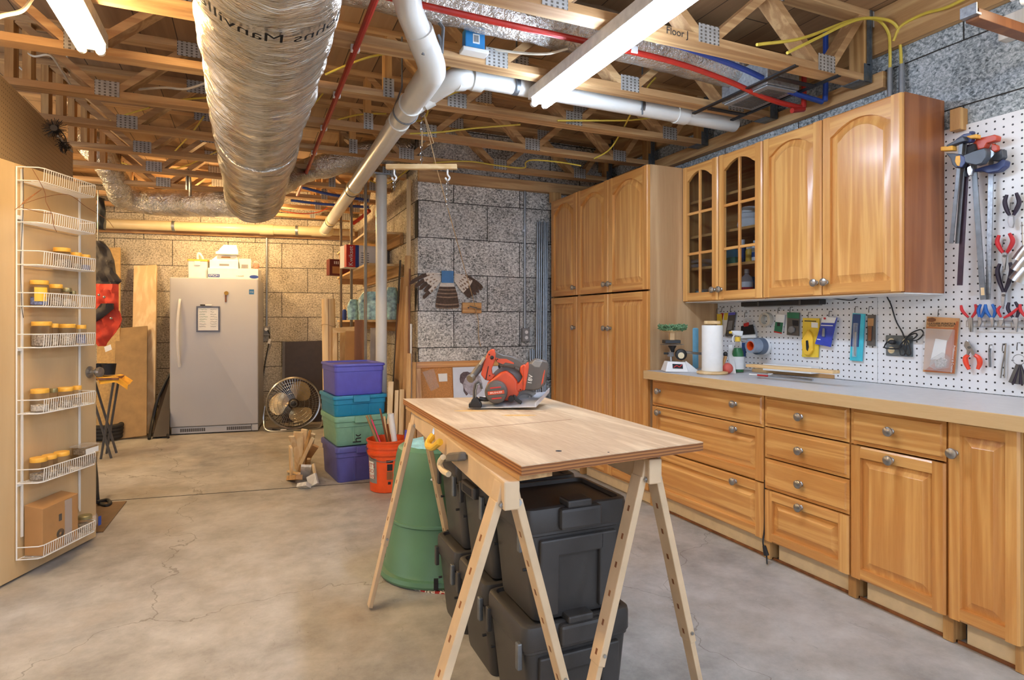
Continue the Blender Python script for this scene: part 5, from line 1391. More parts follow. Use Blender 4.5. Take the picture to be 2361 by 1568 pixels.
# ---- scrap lumber bundle left of the bins
sc0 = onZ(700, 1115, 0)
def scrap(i, label, b_px, t_px, tb, tt, w, th, mat, yaw=0):
    b = onZ(b_px[0], b_px[1], .004) if tb is None else at(b_px[0], b_px[1], tb); tp = at(t_px[0], t_px[1], tt)
    b.z = max(b.z, .012)
    d = (tp-b).normalized(); r = V((math.cos(yaw-ANG), math.sin(yaw-ANG), 0)); r = (r-d*r.dot(d)).normalized()
    R = M((r, r.cross(d), d)).transposed()
    mk('wood_offcut', MB().obox((b+tp)/2, (w, th, (tp-b).length), R), MAT[mat], label=label, cat='wood scrap', group='scrap wood bundle', smooth=0, bevel=.001)
SCR = [
 ('wide pale offcut standing at the left of the scrap bundle', (693,1078), (672,1006), None, 4.82, .045, .014, 'pine_z', .1),
 ('broad tapered pale offcut in the middle of the scrap bundle', (690,1084), (688,996), None, 4.85, .075, .014, 'pine_z', 0),
 ('tallest pale offcut of the scrap bundle', (694,1086), (702,990), None, 4.9, .05, .016, 'pine_z', -.1),
 ('thin honey offcut leaning right in the scrap bundle', (690,1090), (716,992), None, 4.9, .022, .014, 'stud_z', -.2),
 ('narrow grey weathered offcut crossing the scrap bundle', (686,1088), (722,1010), None, 4.8, .028, .014, 'pine_z', -.3),
 ('short pale offcut at the upper right of the scrap bundle', (712,1064), (722,1000), None, 4.85, .034, .014, 'pine_z', -.2),
 ('reddish brown offcut slanting right over the scrap bundle', (700,1072), (728,1028), None, 4.75, .05, .015, 'card', -.4),
 ('small orange pine offcut low in the scrap bundle', (712,1086), (712,1058), None, 4.7, .024, .016, 'stud_z', .0),
 ('grey board edge on the left of the scrap bundle', (672,1100), (670,1030), None, 4.7, .018, .05, 'pine_z', .6),
 ('bleached white ended offcut at the front of the scrap bundle', (703,1104), (706,1074), None, 4.6, .075, .022, 'whitewood', .2),
 ('bleached offcut lying lowest right in the scrap bundle', (724,1122), (718,1096), None, 4.55, .075, .024, 'whitewood', -.3),
 ('flat white offcut lying on the floor in front of the bundle', (690,1124), (712,1118), None, 4.46, .06, .03, 'whitewood', .0),
 ('tan block lying under the white offcuts', (668,1105), (690,1100), None, 4.55, .05, .035, 'stud_x', .0),
 ('small pale stick poking out left of the scrap bundle', (664,1089), (690,1092), None, 4.62, .02, .016, 'pine_z', .0),
 ('thin splintered offcut low at the right of the scrap bundle', (730,1118), (722,1070), None, 4.65, .022, .012, 'pine_z', -.5),
]
MAT['whitewood'] = wood('whitened wood', (196,190,180), (232,228,220), 'Z', 5, 8, .6, .2)
for i, q in enumerate(SCR): scrap(i, *q)

# ================================================================ shelving on the side wall
XS = .96
MAT['bronze'] = pm('dull tan steel', (138,124,104), .5, .4, var=.08)
sh = thing('lumber_shelf', 'plywood shelves hung on steel rods along the block return wall', 'shelf', (1.12, 6.3, 1.0))
for z in (2.02, 1.735, 1.235):
    mk('shelf_board', MB().box((XS,5.36,z),(1.284,7.25,z+.02)), MAT['pine_y'], sh, smooth=0, bevel=.002)
    mk('front_rail', MB().box((1.25,5.34,z-.085),(1.284,7.25,z-.001)), MAT['stud_y'], sh, smooth=0, bevel=.002)
    mk('end_rail', MB().box((XS+.02,7.20,z-.06),(1.284,7.245,z-.001)), MAT['stud_x'], sh, smooth=0)
for y in (5.34, 6.12, 6.84):
    mk('steel_rod', MB().box((XS-.026,y-.012,.9),(XS-.001,y+.012,JB-.002)), MAT['bronze'], sh, smooth=0, bevel=.003)
# knob-lock boxes on the middle shelf
def lockbox(label, p, wx, dy, h):
    t = thing('hardware_box', label, 'box', p)
    o = V(p)
    mk('carton', MB().box(o, o+V((wx,dy,h))), MAT['paper'], t, smooth=0, bevel=.002)
    mk('printed_side', MB().box(o+V((.0,-.0012,0)), o+V((wx*.22,-.0002,h))), MAT['red'], t, smooth=0)
    return t
p = onX(796,612,.86); o = V((.86,5.12,1.757))
# box is long along the picture: its printed long face looks at the camera
bA = onP(797,610,(.99,5.55,0),(SA*.35,CA,0)); 
o0 = at(778,608,5.72); o0.z = 1.757; rr = V((.985,.17,0)).normalized(); dd = V((-.17,.985,0)).normalized(); HB = .215
LB = (at(922,600,5.72)-at(797,608,5.72)).length*.98
o1 = at(799,608,5.72); o1.z = 1.757
kb = thing('hardware_box', 'large lock hardware box with red end on the middle shelf', 'box', o1+rr*LB/2)
def kbx(mb, x0, x1, y0, y1, z0, z1):
    return mb.hexa([o1+rr*x+dd*y+V((0,0,z)) for z in (z0,z1) for x,y in ((x0,y0),(x1,y0),(x1,y1),(x0,y1))])
mk('carton', kbx(MB(), 0, LB, 0, .20, 0, HB), MAT['paper'], kb, smooth=0, bevel=.002)
mk('red_end', kbx(MB(), -.0022, -.0004, .0, .06, .001, HB-.001), MAT['red'], kb, smooth=0)
mk('red_band', kbx(MB(), -.002, .085, -.0025, -.0005, .001, HB-.001), MAT['red'], kb, smooth=0)
mk('blue_band', kbx(MB(), .085, .12, -.0025, -.0005, .001, HB-.001), MAT['ink_blue'], kb, smooth=0)
mk('picture_panel', kbx(MB(), .29, LB-.06, -.0025, -.0005, .012, HB-.012), MAT['grey'], kb, smooth=0)
mk('dark_band', kbx(MB(), LB-.085, LB, -.003, -.0006, .001, HB-.001), MAT['ink'], kb, smooth=0)
mk('red_stripe', kbx(MB(), LB-.028, LB-.01, -.0035, -.0031, .03, HB-.02), MAT['red'], kb, smooth=0)
mk('lettering', text_mb('Kwikset', frame(o1+rr*.042-dd*.003+V((0,0,HB/2)), (0,0,1), -rr), .058, .0004), MAT['white'], kb, smooth=0)
for k in range(5): mk('printed_lines', kbx(MB(), .14+.004*(k%2), .22, -.0028, -.0008, .05+k*.022, .058+k*.022), MAT['grey'], kb, smooth=0)
for x, z in ((.35,.14),(.355,.05),(.50,.055)):
    c = o1+rr*x-dd*.004+V((0,0,z)); mk('knob_picture', MB().lathe([(.001,0),(.026,.001),(.028,.0)], c, M((rr,V((0,0,1)),-dd)).transposed(), 16), MAT['steel'], kb)
# darker box behind it
q = at(760,652,6.7); q.z = 1.757
kb2 = thing('hardware_box', 'smaller dark red lock box at the far end of the middle shelf', 'box', q)
def qb(mb, x0, x1, y0, y1, z0, z1): return mb.hexa([q+rr*x+dd*y+V((0,0,z)) for z in (z0,z1) for x,y in ((x0,y0),(x1,y0),(x1,y1),(x0,y1))])
qs = [p_ for p_ in (at(760,597,6.7),)][0].z - 1.757
mk('carton', qb(MB(), .0, .36, 0, .12, 0, qs), pm('dark red carton', (96,36,32), .6), kb2, smooth=0, bevel=.002)
mk('picture_panel', qb(MB(), .03, .13, -.0015, -.0003, .02, qs*.55), MAT['card'], kb2, smooth=0)
for k in range(3): mk('pale_mark', qb(MB(), .05+k*.02, .06+k*.02, -.0015, -.0003, qs*.7, qs*.88), MAT['paper'], kb2, smooth=0)
# blue film packs on the lower shelf
def soft(label, px0, px1, py0, py1, t, mat, seed, depth=.16):
    a = at(px0, py0, t); b = at(px1, py1, t); z0 = 1.2565; w_ = (V((b.x,b.y,0))-V((a.x,a.y,0))); h_ = b.z - z0
    r_ = w_.normalized(); bk_ = V((-r_.y, r_.x, 0)); base_ = V((a.x,a.y,z0)); W_ = w_.length
    m = MB(); vs = []
    n = 26
    L0 = []
    for j in range(9):
        v = j/8; ring = []
        for k in range(n):
            th = 2*PI*k/n; ex = abs(math.cos(th))**.5*(1 if math.cos(th) > 0 else -1); ey = abs(math.sin(th))**.5*(1 if math.sin(th) > 0 else -1)
            s_ = (1 - .35*max(0, v-.72)/.28) * (.92+.08*math.sin(PI*v))
            p_ = base_ + r_*(W_/2 + ex*W_/2*s_) + bk_*(depth/2 + ey*depth/2*s_) + V((0,0,h_*v))
            nn = mnoise.noise(p_*22 + V((seed,0,0)))
            ring.append(p_ + V((nn*.008, nn*.010, nn*.006 if 0 < j else 0)))
        L0.append(ring)
    m.loops(L0, cap0=True)
    return mk('film_pack', m, MAT[mat], label=label, cat='pack', group='blue film packs on the lower shelf')
MAT['bluefilm'] = pm('crumpled blue film', (140,176,240), .25, var=.45, scale=26, bump=.5, bscale=60)
soft('smaller light blue film wrapped pack behind the left steel rod', 798, 824, 740, 690, 5.75, 'bluefilm', 3)
soft('large light blue film wrapped pack behind the white column', 822, 880, 742, 672, 5.55, 'bluefilm', 8)
soft('light blue film wrapped pack right of the white column', 884, 916, 742, 662, 5.45, 'bluefilm', 12)
p = at(794,738,6.75); p.z = 1.2565
gb = thing('glue_bottle', 'small blue labelled bottle with pale nozzle on the lower shelf', 'bottle', p)
mk('bottle_body', MB().lathe([(.001,0),(.024,0),(.026,.01),(.026,.10),(.012,.12)], p, None, 14), MAT['ink_blue'], gb)
mk('nozzle', MB().lathe([(.012,.12),(.010,.13),(.004,.17),(.001,.17)], p, None, 12), MAT['pine_z'], gb)
mk('wood_strip', MB().beam(at(805,612,6.2)+V((0,0,0)), at(840,586,5.6), .05, .02).xf(M.Identity(4)), MAT['pine_y'], label='pale wood strip lying on the middle shelf beside the lock box', cat='board', smooth=0) if False else None

# ---- standing lumber and rolls behind the bins
def stand(name, label, x0, x1, ytop, t, mat, w=None, th=.03, xtop=0, cat='board', z0=.001, tt=None):
    tt = tt or t + .25
    xc = (x0+x1)/2; w = w or abs(x1-x0)/1390*t
    b = onZ(xc, 742+1390*1.237/t, 0); tp = at(xc+xtop, ytop, tt)
    d = (tp-b).normalized(); r = V((CA,-SA,0)); r = (r-d*r.dot(d)).normalized()
    u = r.cross(d); lift = abs(u.z)*th/2 + abs(r.z)*w/2 + .001
    b = b + V((0,0,lift)); R = M((r, u, d)).transposed()
    return mk(name, MB().obox((b+tp)/2, (w, th, (tp-b).length), R), MAT[mat], label=label, cat=cat, group='lumber leaning by the side wall', smooth=0, bevel=.0015)
rl = thing('kraft_roll', 'tall pale paper roll tied with string standing behind the bins', 'roll', onZ(760,742+1390*1.237/6.0,0))
b = onZ(762,742+1390*1.237/6.0,0); tp = at(757,690,6.1); b2 = V((b.x,b.y,.001))
mk('paper_wrap', MB().tube([b2, b2.lerp(tp,.35), b2.lerp(tp,.7), tp], [.064,.067,.066,.066], 20), MAT['pine_z'], rl)
c = b2.lerp(tp,.82); mk('string', MB().tube([c+V((.068*math.cos(k*PI/12), .068*math.sin(k*PI/12), .012*math.sin(k*PI/6))) for k in range(24)], .003, 5, closed=True), MAT['rope'], rl)
mk('seam', MB().tube([b2+V((-.01,-.066,0)), tp+V((-.01,-.067,0))], .0025, 4), MAT['brown_z'], rl)
stand('slotted_rail', 'pale slotted wooden rail standing right of the paper roll', 768, 779, 757, 5.75, 'pine_z', th=.04)
stand('slotted_rail', 'second slotted wooden rail behind the slanted brown board', 785, 798, 759, 6.0, 'pine_z', th=.04)
mk('wood_cleat', MB().beam(at(768,762,5.86), at(819,759,5.86), .03, .05), MAT['pine_x'], label='pale cross cleat joining the two slotted rails', cat='cleat', smooth=0)
stand('flat_board', 'slanted brown faced board between the rails and the dark post', 787, 812, 764, 5.5, 'card', th=.02, xtop=10)
stand('dark_post', 'reddish brown square post in front of the lower shelf', 815, 838, 738, 5.40, 'brown_z', th=.05, xtop=4, tt=5.45)
stand('white_board', 'white panel standing behind the steel rod and column', 850, 868, 756, 5.6, 'whitewood', th=.012, xtop=4)
LB_ = [
 ('long honey board leaning nearest the white column', 895, 915, 640, 5.15, 'stud_z', 0, 30),
 ('tallest pale stud rising to the ceiling beside the block wall', 934, 944, 415, 5.0, 'pine_z', .012, 4),
 ('thick honey board leaning beside the tallest stud', 912, 926, 590, 4.95, 'stud_z', 0, 22),
 ('thinner honey board right of the thick leaning board', 922, 934, 660, 4.85, 'stud_z', 0, 14),
 ('dark thin strip standing by the corner of the grey wall', 938, 942, 620, 4.85, 'brown_z', 0, 5),
 ('white edged strip standing by the corner of the grey wall', 944, 948, 747, 4.8, 'whitewood', 0, 2),
 ('medium tan board standing against the grey wall corner', 935, 945, 815, 4.62, 'stud_z', 0, 3),
 ('short tan board standing closest to the cork board', 949, 958, 835, 4.65, 'stud_z', 0, 2),
 ('pale board rising behind the orange pail', 888, 900, 880, 4.75, 'pine_z', 0, 8),
 ('broad tan board leaning behind the pail sticks', 870, 884, 915, 4.85, 'card', 0, 8),
 ('pale board right of the one behind the pail', 905, 914, 900, 4.72, 'pine_z', 0, 6),
 ('tan board at the table corner behind the pail', 917, 928, 898, 4.7, 'pine_z', 0, 5),
 ('short grey offcut standing between the boards behind the pail', 871, 878, 972, 4.72, 'hardboard', 0, 3),
 ('brown steel bar leaning from the shelf to the floor', 895, 899, 600, 5.25, 'dkgrey', .012, 26),
 ('dark angle strip leaning right of the column', 902, 906, 700, 5.2, 'brown_z', .012, 14),
]
for lab, x0, x1, yt, t, mat, th, xt in LB_:
    stand('leaning_board', lab, x0, x1, yt, t, mat, th=th or .03, xtop=xt, tt=t+.12)
# ================================================================ plywood bench on two sawhorses
TZ = .885
NL, NR, FR_, FL_ = V((.613,1.338,0)), V((1.223,1.392,0)), V((1.27,2.56,0)), V((.654,2.729,0))
tb_ = thing('bench_top', 'weathered plywood bench top lying on two sawhorses', 'table', ((.613+1.27)/2, 2.0, TZ-.03))
def slab(z0, z1, ins=0, dx=0):
    c = (NL+NR+FR_+FL_)/4
    q = [p + (c-p).normalized()*ins + V((dx,0,0)) for p in (NL,NR,FR_,FL_)]
    return MB().hexa([p+V((0,0,z0)) for p in q]+[p+V((0,0,z1)) for p in q])
def ply_edge():
    t = NT('plywood edge plies'); tc = t.N('ShaderNodeTexCoord'); sx = t.N('ShaderNodeSeparateXYZ'); t.L(tc.outputs['Object'], sx.inputs[0])
    nz = t.noise(tc.outputs['Object'], 14, 3)
    k = t.math('FRACT', t.math('ADD', t.math('MULTIPLY', sx.outputs['Z'], 1/.0085), t.math('MULTIPLY', nz, .5)))
    col = t.ramp(k, [(.35,(116,72,40)), (.5,(170,116,66)), (.9,(150,98,54))])
    t.set(Base_Color=col, Roughness=.8); return t.mat
MAT['plyedge'] = ply_edge()
mk('edge_core', slab(TZ-.0255, TZ-.002), MAT['plyedge'], tb_, smooth=0)
mk('face_veneer', slab(TZ-.002, TZ, -.0004), MAT['ply'], tb_, smooth=0)
for px, py, r in ((1288,1040,.0085),(1403,1043,.003)):
    p = onZ(px,py,TZ); mk('bolt_hole', MB().cyl((p.x,p.y,TZ-.001),(p.x,p.y,TZ+.0006), r, n=16), MAT['ink'], tb_, smooth=0)
seam0, seam1 = onZ(1060,990,TZ), onZ(1305,955,TZ)
for a, b in (((1060,990),(1318,967)),((1082,937),(1200,949)),((1200,949),(1258,949))):
    mk('panel_seam', MB().beam(onZ(*a,TZ+.0002), onZ(*b,TZ+.0002), .0022, .0006), MAT['brown_z'], tb_, smooth=0)
# lower ply strip glued under the left edge
mk('under_strip', MB().hexa([NL+V((.004,.02,TZ-.042)), NL+V((.10,.03,TZ-.042)), FL_+V((.10,-.03,TZ-.042)), FL_+V((.004,-.03,TZ-.042)), NL+V((.004,.02,TZ-.026)), NL+V((.10,.03,TZ-.026)), FL_+V((.10,-.03,TZ-.026)), FL_+V((.004,-.03,TZ-.026))]), MAT['stud_y'], tb_, smooth=0)
MAT['horse'] = pm('cream enamelled steel', (206,180,146), .45, var=.06, scale=9)
def sawhorse(label, p0, p1, f0, f1):
    """p0/p1: beam ends (near, far); f0/f1: half spreads of the near and far feet about the beam"""
    h = thing('sawhorse', label, 'sawhorse', V(((p0.x+p1.x)/2,(p0.y+p1.y)/2,0)), 'folding sawhorses')
    zb = TZ-.043
    a = V((p0.x,p0.y,zb-.036)); b = V((p1.x,p1.y,zb-.036))
    mk('beam', MB().beam(a, b, .042, .072), MAT['horse'], h, smooth=0, bevel=.004)
    d = (b-a).normalized()
    for e, s, (fl_, fr2) in ((a, 1, f0), (b, -1, f1)):
        c = e + d*s*.05
        mk('leg_bracket', MB().hexa([c+V((-.036,-.026,-.032)),c+V((.036,-.026,-.032)),c+V((.036,.026,-.032)),c+V((-.036,.026,-.032)),c+V((-.023,-.026,.03)),c+V((.023,-.026,.03)),c+V((.023,.026,.03)),c+V((-.023,.026,.03))]), MAT['horse'], h, smooth=0, bevel=.004)
        for x in (-.022,.022): mk('bolt', MB().cyl(c+V((x,-.026,-.025)), c+V((x,-.034,-.025)), .009, n=6).cyl(c+V((x,-.034,-.025)), c+V((x,-.038,-.025)), .005, n=8), MAT['steel'], h)
        for fx_, sg in ((fl_,-1),(fr2,1)):
            top = c + V((sg*.026,0,-.02)); ft = V((fx_, c.y, .001)); dd_ = (ft-top).normalized()
            side = V((0,1,0)); nrm = side.cross(dd_)
            R = M((nrm, side, dd_)).transposed()
            mid = top.lerp(ft, .66)
            lg = MB().obox((top+mid)/2, (.022,.05,(mid-top).length), R)
            l_ = mk('leg', lg, MAT['horse'], h, smooth=0, bevel=.003)
            lo = top.lerp(ft,.42)
            ft2 = ft - dd_*.012
            mk('leg_extension', MB().obox((lo+ft2)/2 + nrm*(.0), (.017,.041,(ft2-lo).length), R), MAT['horse'], l_, smooth=0, bevel=.002)
            for k in range(6):
                q = top.lerp(ft, .12+.1*k)
                mk('peg_hole', MB().obox(q - nrm*.0112*1, (.0012,.008,.016), R).obox(q + nrm*.0112, (.0012,.008,.016), R), MAT['brown_z'], l_, smooth=0)
            mk('pin', MB().cyl(top.lerp(ft,.62)-side*.03, top.lerp(ft,.62)+side*.03, .005, n=8), MAT['steel'], l_)
    return h
h1 = sawhorse('cream folding sawhorse under the left edge of the bench', V((.60,1.365,0)), V((.70,2.67,0)), (.31,.845), (.48,.885))
h2 = sawhorse('cream folding sawhorse under the right side of the bench', V((1.075,1.42,0)), V((1.16,2.50,0)), (.835,1.30), (.92,1.36))
# yellow padded hook and spring clamp under the beam
def beamx(px, py): return onP(px, py, V((.60,1.365,0))+V((-.024,0,0)), V((1,-.0766,0)).normalized())
hk_ = thing('utility_hook', 'yellow padded hook screwed to the left sawhorse beam', 'hook', beamx(1010,1030))
P = [beamx(999,993), beamx(999,1003), beamx(1000,1018)+V((-.02,0,0)), beamx(1006,1027)+V((-.03,0,0)), beamx(1018,1029)+V((-.03,0,0)), beamx(1027,1018)+V((-.02,0,0))]
mk('padded_arm', MB().tube(spline(P[1:], 5), .0125, 10), MAT['yellow'], hk_)
mk('screw_shank', MB().tube([P[0]+V((.005,0,.008)), P[1], P[2].lerp(P[1],.6)], .006, 8), MAT['steel'], hk_)
cl_ = thing('spring_clamp', 'grey clamp with a pale strap gripping the left sawhorse beam', 'clamp', beamx(1055,1080))
mk('jaw', MB().hexa([beamx(1040,1063)+V((-.03,0,0)),beamx(1075,1062)+V((-.03,0,0)),beamx(1078,1062),beamx(1042,1062),beamx(1044,1044)+V((-.02,0,0)),beamx(1074,1040)+V((-.02,0,0)),beamx(1076,1042),beamx(1048,1042)]), MAT['dkgrey'], cl_, smooth=0, bevel=.006)
mk('strap', MB().tube(spline([beamx(1045,1052)+V((-.034,0,0)), beamx(1037,1066)+V((-.035,0,0)), beamx(1040,1082)+V((-.03,0,0)), beamx(1048,1092)+V((-.02,0,0))],5), [.012]*0 or .010, 8), MAT['cream'], cl_)

# ================================================================ black totes under the bench
def tote(label, x0, x1, y0, y1, z0, z1, front=True, left_handle=False, nz=0):
    t = thing('storage_tote', label, 'tote', ((x0+x1)/2,(y0+y1)/2,z0), 'charcoal storage totes')
    cx, cy = (x0+x1)/2, (y0+y1)/2; w, d = x1-x0, y1-y0; zl = z1-.075
    def ring(k, z, r=.028, kd=None): return [V((cx+x*k, cy+y*(kd or k), z)) for x, y in rrect(w, d, r, 4)]
    m = MB(); m.loops([ring(.79, z0, kd=.87), ring(.81, z0+.014, kd=.89), ring(.945, zl-.012), ring(.975, zl-.008), ring(.975, zl)], cap0=True)
    mk('tub', m, MAT['tote'], t)
    m = MB(); m.loops([ring(.985, zl), ring(1.0, zl+.006), ring(1.0, z1-.016), ring(.985, z1-.004), ring(.95, z1), ring(.89, z1), ring(.87, z1-.012), ring(.4, z1-.010)], cap0=True)
    mk('lid', m, MAT['tote'], t)
    if front:
        # recessed grip panel framed by thick ribs, and the latch handle over it
        yf = lambda z: cy - d/2*(.89 + .055*(z-z0)/(zl-z0))
        def slab_(xa, xb, za, zb, o): return MB().hexa([V((xa,yf(za)-o,za)),V((xb,yf(za)-o,za)),V((xb,yf(za)+.02,za)),V((xa,yf(za)+.02,za)),V((xa,yf(zb)-o,zb)),V((xb,yf(zb)-o,zb)),V((xb,yf(zb)+.02,zb)),V((xa,yf(zb)+.02,zb))])
        for xa, xb in ((cx-.37*w, cx-.19*w), (cx+.20*w, cx+.37*w)):
            mk('corner_rib', slab_(xa, xb, z0+.015, zl-.02, .016), MAT['tote'], t, smooth=0, bevel=.006)
        mk('upper_rib', slab_(cx-.22*w, cx+.24*w, zl-.075, zl-.02, .016), MAT['tote'], t, smooth=0, bevel=.006)
        ya = cy-d/2
        mk('latch_handle', MB().box((cx-.20*w,ya-.022,zl+.005),(cx+.20*w,ya+.03,z1-.004)), MAT['tote'], t, smooth=0, bevel=.010)
        mk('latch_cap', MB().box((cx-.13*w,ya-.018,z1-.006),(cx+.10*w,ya+.045,z1+.018)), MAT['tote'], t, smooth=0, bevel=.006)
    xa = cx - w/2
    for s in (-1, 1):
        yy = cy + s*d*.40
        mk('hinge_clip', MB().box((xa-.012,yy-.011,zl-.055),(xa+.004,yy+.011,zl+.025)), MAT['strap' if s < 0 else 'tote'], t, smooth=0, bevel=.004)
        mk('rivet_hole', MB().cyl((xa+.018,yy,zl-.11),(xa+.004,yy,zl-.11),.005,n=8), MAT['ink'], t)
    if left_handle:
        mk('side_handle', MB().box((xa-.02,cy-.07,zl+.0),(xa+.02,cy+.07,zl+.045)), MAT['tote'], t, smooth=0, bevel=.008)
        mk('grip_slot', MB().box((xa-.021,cy-.045,zl+.01),(xa-.0195,cy+.045,zl+.034)), MAT['ink'], t, smooth=0)
    return t
cols = ((1.600,1.905,'nearest'),(1.925,2.215,'middle'),(2.235,2.50,'farthest'))
for y0, y1, nm in cols:
    tote('lower charcoal tote, %s of the three bottom totes under the bench' % nm, .742, 1.118, y0, y1, .001, .335, front=(nm == 'nearest'))
    tote('upper charcoal tote, %s of the three top totes under the bench' % nm, .750, 1.112, y0+.008, y1-.008, .337, .680, front=(nm == 'nearest'), left_handle=(nm == 'middle'))

# ================================================================ green barrel on a small rug
bc = V((.885,2.94,0))
gb_ = thing('trash_barrel', 'green plastic barrel turned upside down behind the bench legs', 'barrel', bc+V((0,0,.008)))
z = .008
MAT['barrel'] = pm('faded green plastic', (86,128,100), .42, var=.05, scale=5)
mk('barrel_body', MB().lathe([(.292,z),(.298,z+.012),(.292,z+.03),(.272,z+.034),(.262,z+.05),(.244,z+.255),(.250,z+.262),(.248,z+.272),(.242,z+.275),(.222,z+.47),(.224,z+.475),(.208,z+.575),(.200,z+.605),(.18,z+.618),(.001,z+.614)], bc, None, 48), MAT['barrel'], gb_)
for a in (-2.0, -1.72): 
    mk('rivet', MB().ball(bc+V((.226*math.cos(a), .226*math.sin(a), z+.49)), .006, 8, 6), MAT['white'], gb_)
mk('rim_clip', MB().obox(bc+V((.296*math.cos(-1.9), .296*math.sin(-1.9), z+.03)), (.02,.012,.05), M.Rotation(-1.9+PI/2,3,'Z')), MAT['ink'], gb_, smooth=0)
bg = MB().grid(lambda u, v: bc + V(((.17*v)*math.cos(2*PI*u), (.17*v)*math.sin(2*PI*u), z+.620+.025*(1-v)+.020*mnoise.noise(V((9*v*math.cos(2*PI*u),9*v*math.sin(2*PI*u),4))))), 24, 8, True)
mk('plastic_bag', bg, pm('pale blue film', (150,206,216), .3, var=.2, scale=20), label='crumpled pale blue plastic bag lying on the green barrel', cat='bag')
def rug_mat():
    t = NT('patterned rug'); v = t.coords((1,1,1))
    ck = t.N('ShaderNodeTexVoronoi'); ck.inputs['Scale'].default_value = 26; t.L(v, ck.inputs['Vector'])
    t.set(Base_Color=t.ramp(ck.outputs['Distance'], [(.2,(178,52,46)), (.34,(226,214,196)), (.5,(96,72,66)), (.62,(222,210,190))], 'CONSTANT'), Roughness=.95); return t.mat
mk('small_rug', MB().prism([(bc.x+.06+.29*math.cos(a), bc.y-.05+.29*math.sin(a)) for a in [2*PI*k/40 for k in range(40)]], M.Identity(4), .0005, .007), rug_mat(), label='small round red and white patterned rug under the green barrel', cat='rug', smooth=0)

# ================================================================ cork board, dog print, feathers at the grey wall
ca = onY(960,836,4.74); cbx = onY(1195,836,4.74); cz_ = ca.z
cb = thing('cork_board', 'oak framed cork board standing against the grey block wall', 'board', V(((ca.x+cbx.x)/2,4.79,0)))
def leanY(z): return 4.70 + .10*z/cz_
def cbb(mb, x0, x1, z0, z1, o, th): return mb.hexa([V((x,leanY(z)+y,z)) for z in (z0,z1) for x,y in ((x0,-o),(x1,-o),(x1,-o+th),(x0,-o+th))])
mk('cork_panel', cbb(MB(), ca.x+.02, cbx.x-.02, .02, cz_-.02, 0, .012), MAT['cork'], cb, smooth=0)
for a in ((ca.x,cbx.x,cz_-.05,cz_),(ca.x,cbx.x,.001,.05)): mk('frame_rail', cbb(MB(), *a, .010, .03), MAT['oak_x'], cb, smooth=0, bevel=.003)
for a in ((ca.x,ca.x+.05,.05,cz_-.05),(cbx.x-.05,cbx.x,.05,cz_-.05)): mk('frame_stile', cbb(MB(), *a, .010, .03), MAT['oak_z'], cb, smooth=0, bevel=.003)
pq = lambda x, y, Y=4.78: onY(x, y, Y)
def on_cork(x, y, o=.004): 
    p = onY(x,y,4.785); return V((p.x, leanY(p.z)-o, p.z))
m = MB(); 
A_ = [on_cork(974,858), on_cork(1000,850), on_cork(1012,892), on_cork(992,902)]
mk('clear_bag', MB().grid(lambda u, v: (A_[0].lerp(A_[1],u)).lerp(A_[3].lerp(A_[2],u), v)+V((0,-.012*math.sin(PI*u)*math.sin(PI*v)-.004*math.sin(17*u+9*v),0)), 10, 10), MAT['film'], label='clear plastic bag pinned to the cork board', cat='bag')
B_ = [on_cork(1010,862), on_cork(1031,861), on_cork(1031,879), on_cork(1012,880)]
mk('paper_note', MB().hexa([B_[3],B_[2],B_[2]+V((0,.002,0)),B_[3]+V((0,.002,0)),B_[0],B_[1],B_[1]+V((0,.002,0)),B_[0]+V((0,.002,0))]), MAT['paper'], label='small white note pinned to the cork board', cat='note', smooth=0)
pr0 = V((on_cork(1043,847,.02).x, 0, on_cork(1043,847,.02).z)); px1_ = on_cork(1175,847).x
pt = thing('dog_print', 'white print of a grey dog head standing in front of the cork board', 'print', V(((pr0.x+px1_)/2,4.76,.3)))
pt.location = V(((pr0.x+px1_)/2,4.72,0.30))
mk('sheet', cbb(MB(), pr0.x, px1_, .30, pr0.z, .018, .004), pm('cool white paper', (214,222,236), .7, var=.02), pt, smooth=0)
def blob(pts, o, nm, mat):
    P = [onY(x,y,4.76) for x,y in pts]
    c = sum(P, V((0,0,0)))/len(P); vs = [V((p.x, leanY(p.z)-o, p.z)) for p in P]
    mk(nm, MB().loops([vs, [v-V((0,.0006,0)) for v in vs]], cap0=True), MAT[mat], pt, smooth=0)
MAT['inkgrey'] = pm('grey ink wash', (166,162,172), .8, var=.2, scale=40); MAT['inkdark'] = pm('dark ink wash', (92,80,84), .8, var=.25, scale=60)
blob([(1070,900),(1066,885),(1068,872),(1075,862),(1086,858),(1098,860),(1108,868),(1112,884),(1110,900),(1100,910),(1084,911)], .0185, 'drawn_head', 'inkgrey')
blob([(1060,874),(1062,864),(1069,858),(1079,857),(1086,861),(1078,866),(1071,876),(1067,886),(1061,882)], .0192, 'drawn_ear', 'inkdark')
blob([(1068,890),(1072,900),(1079,908),(1074,912),(1068,902)], .0192, 'drawn_chin', 'inkdark')
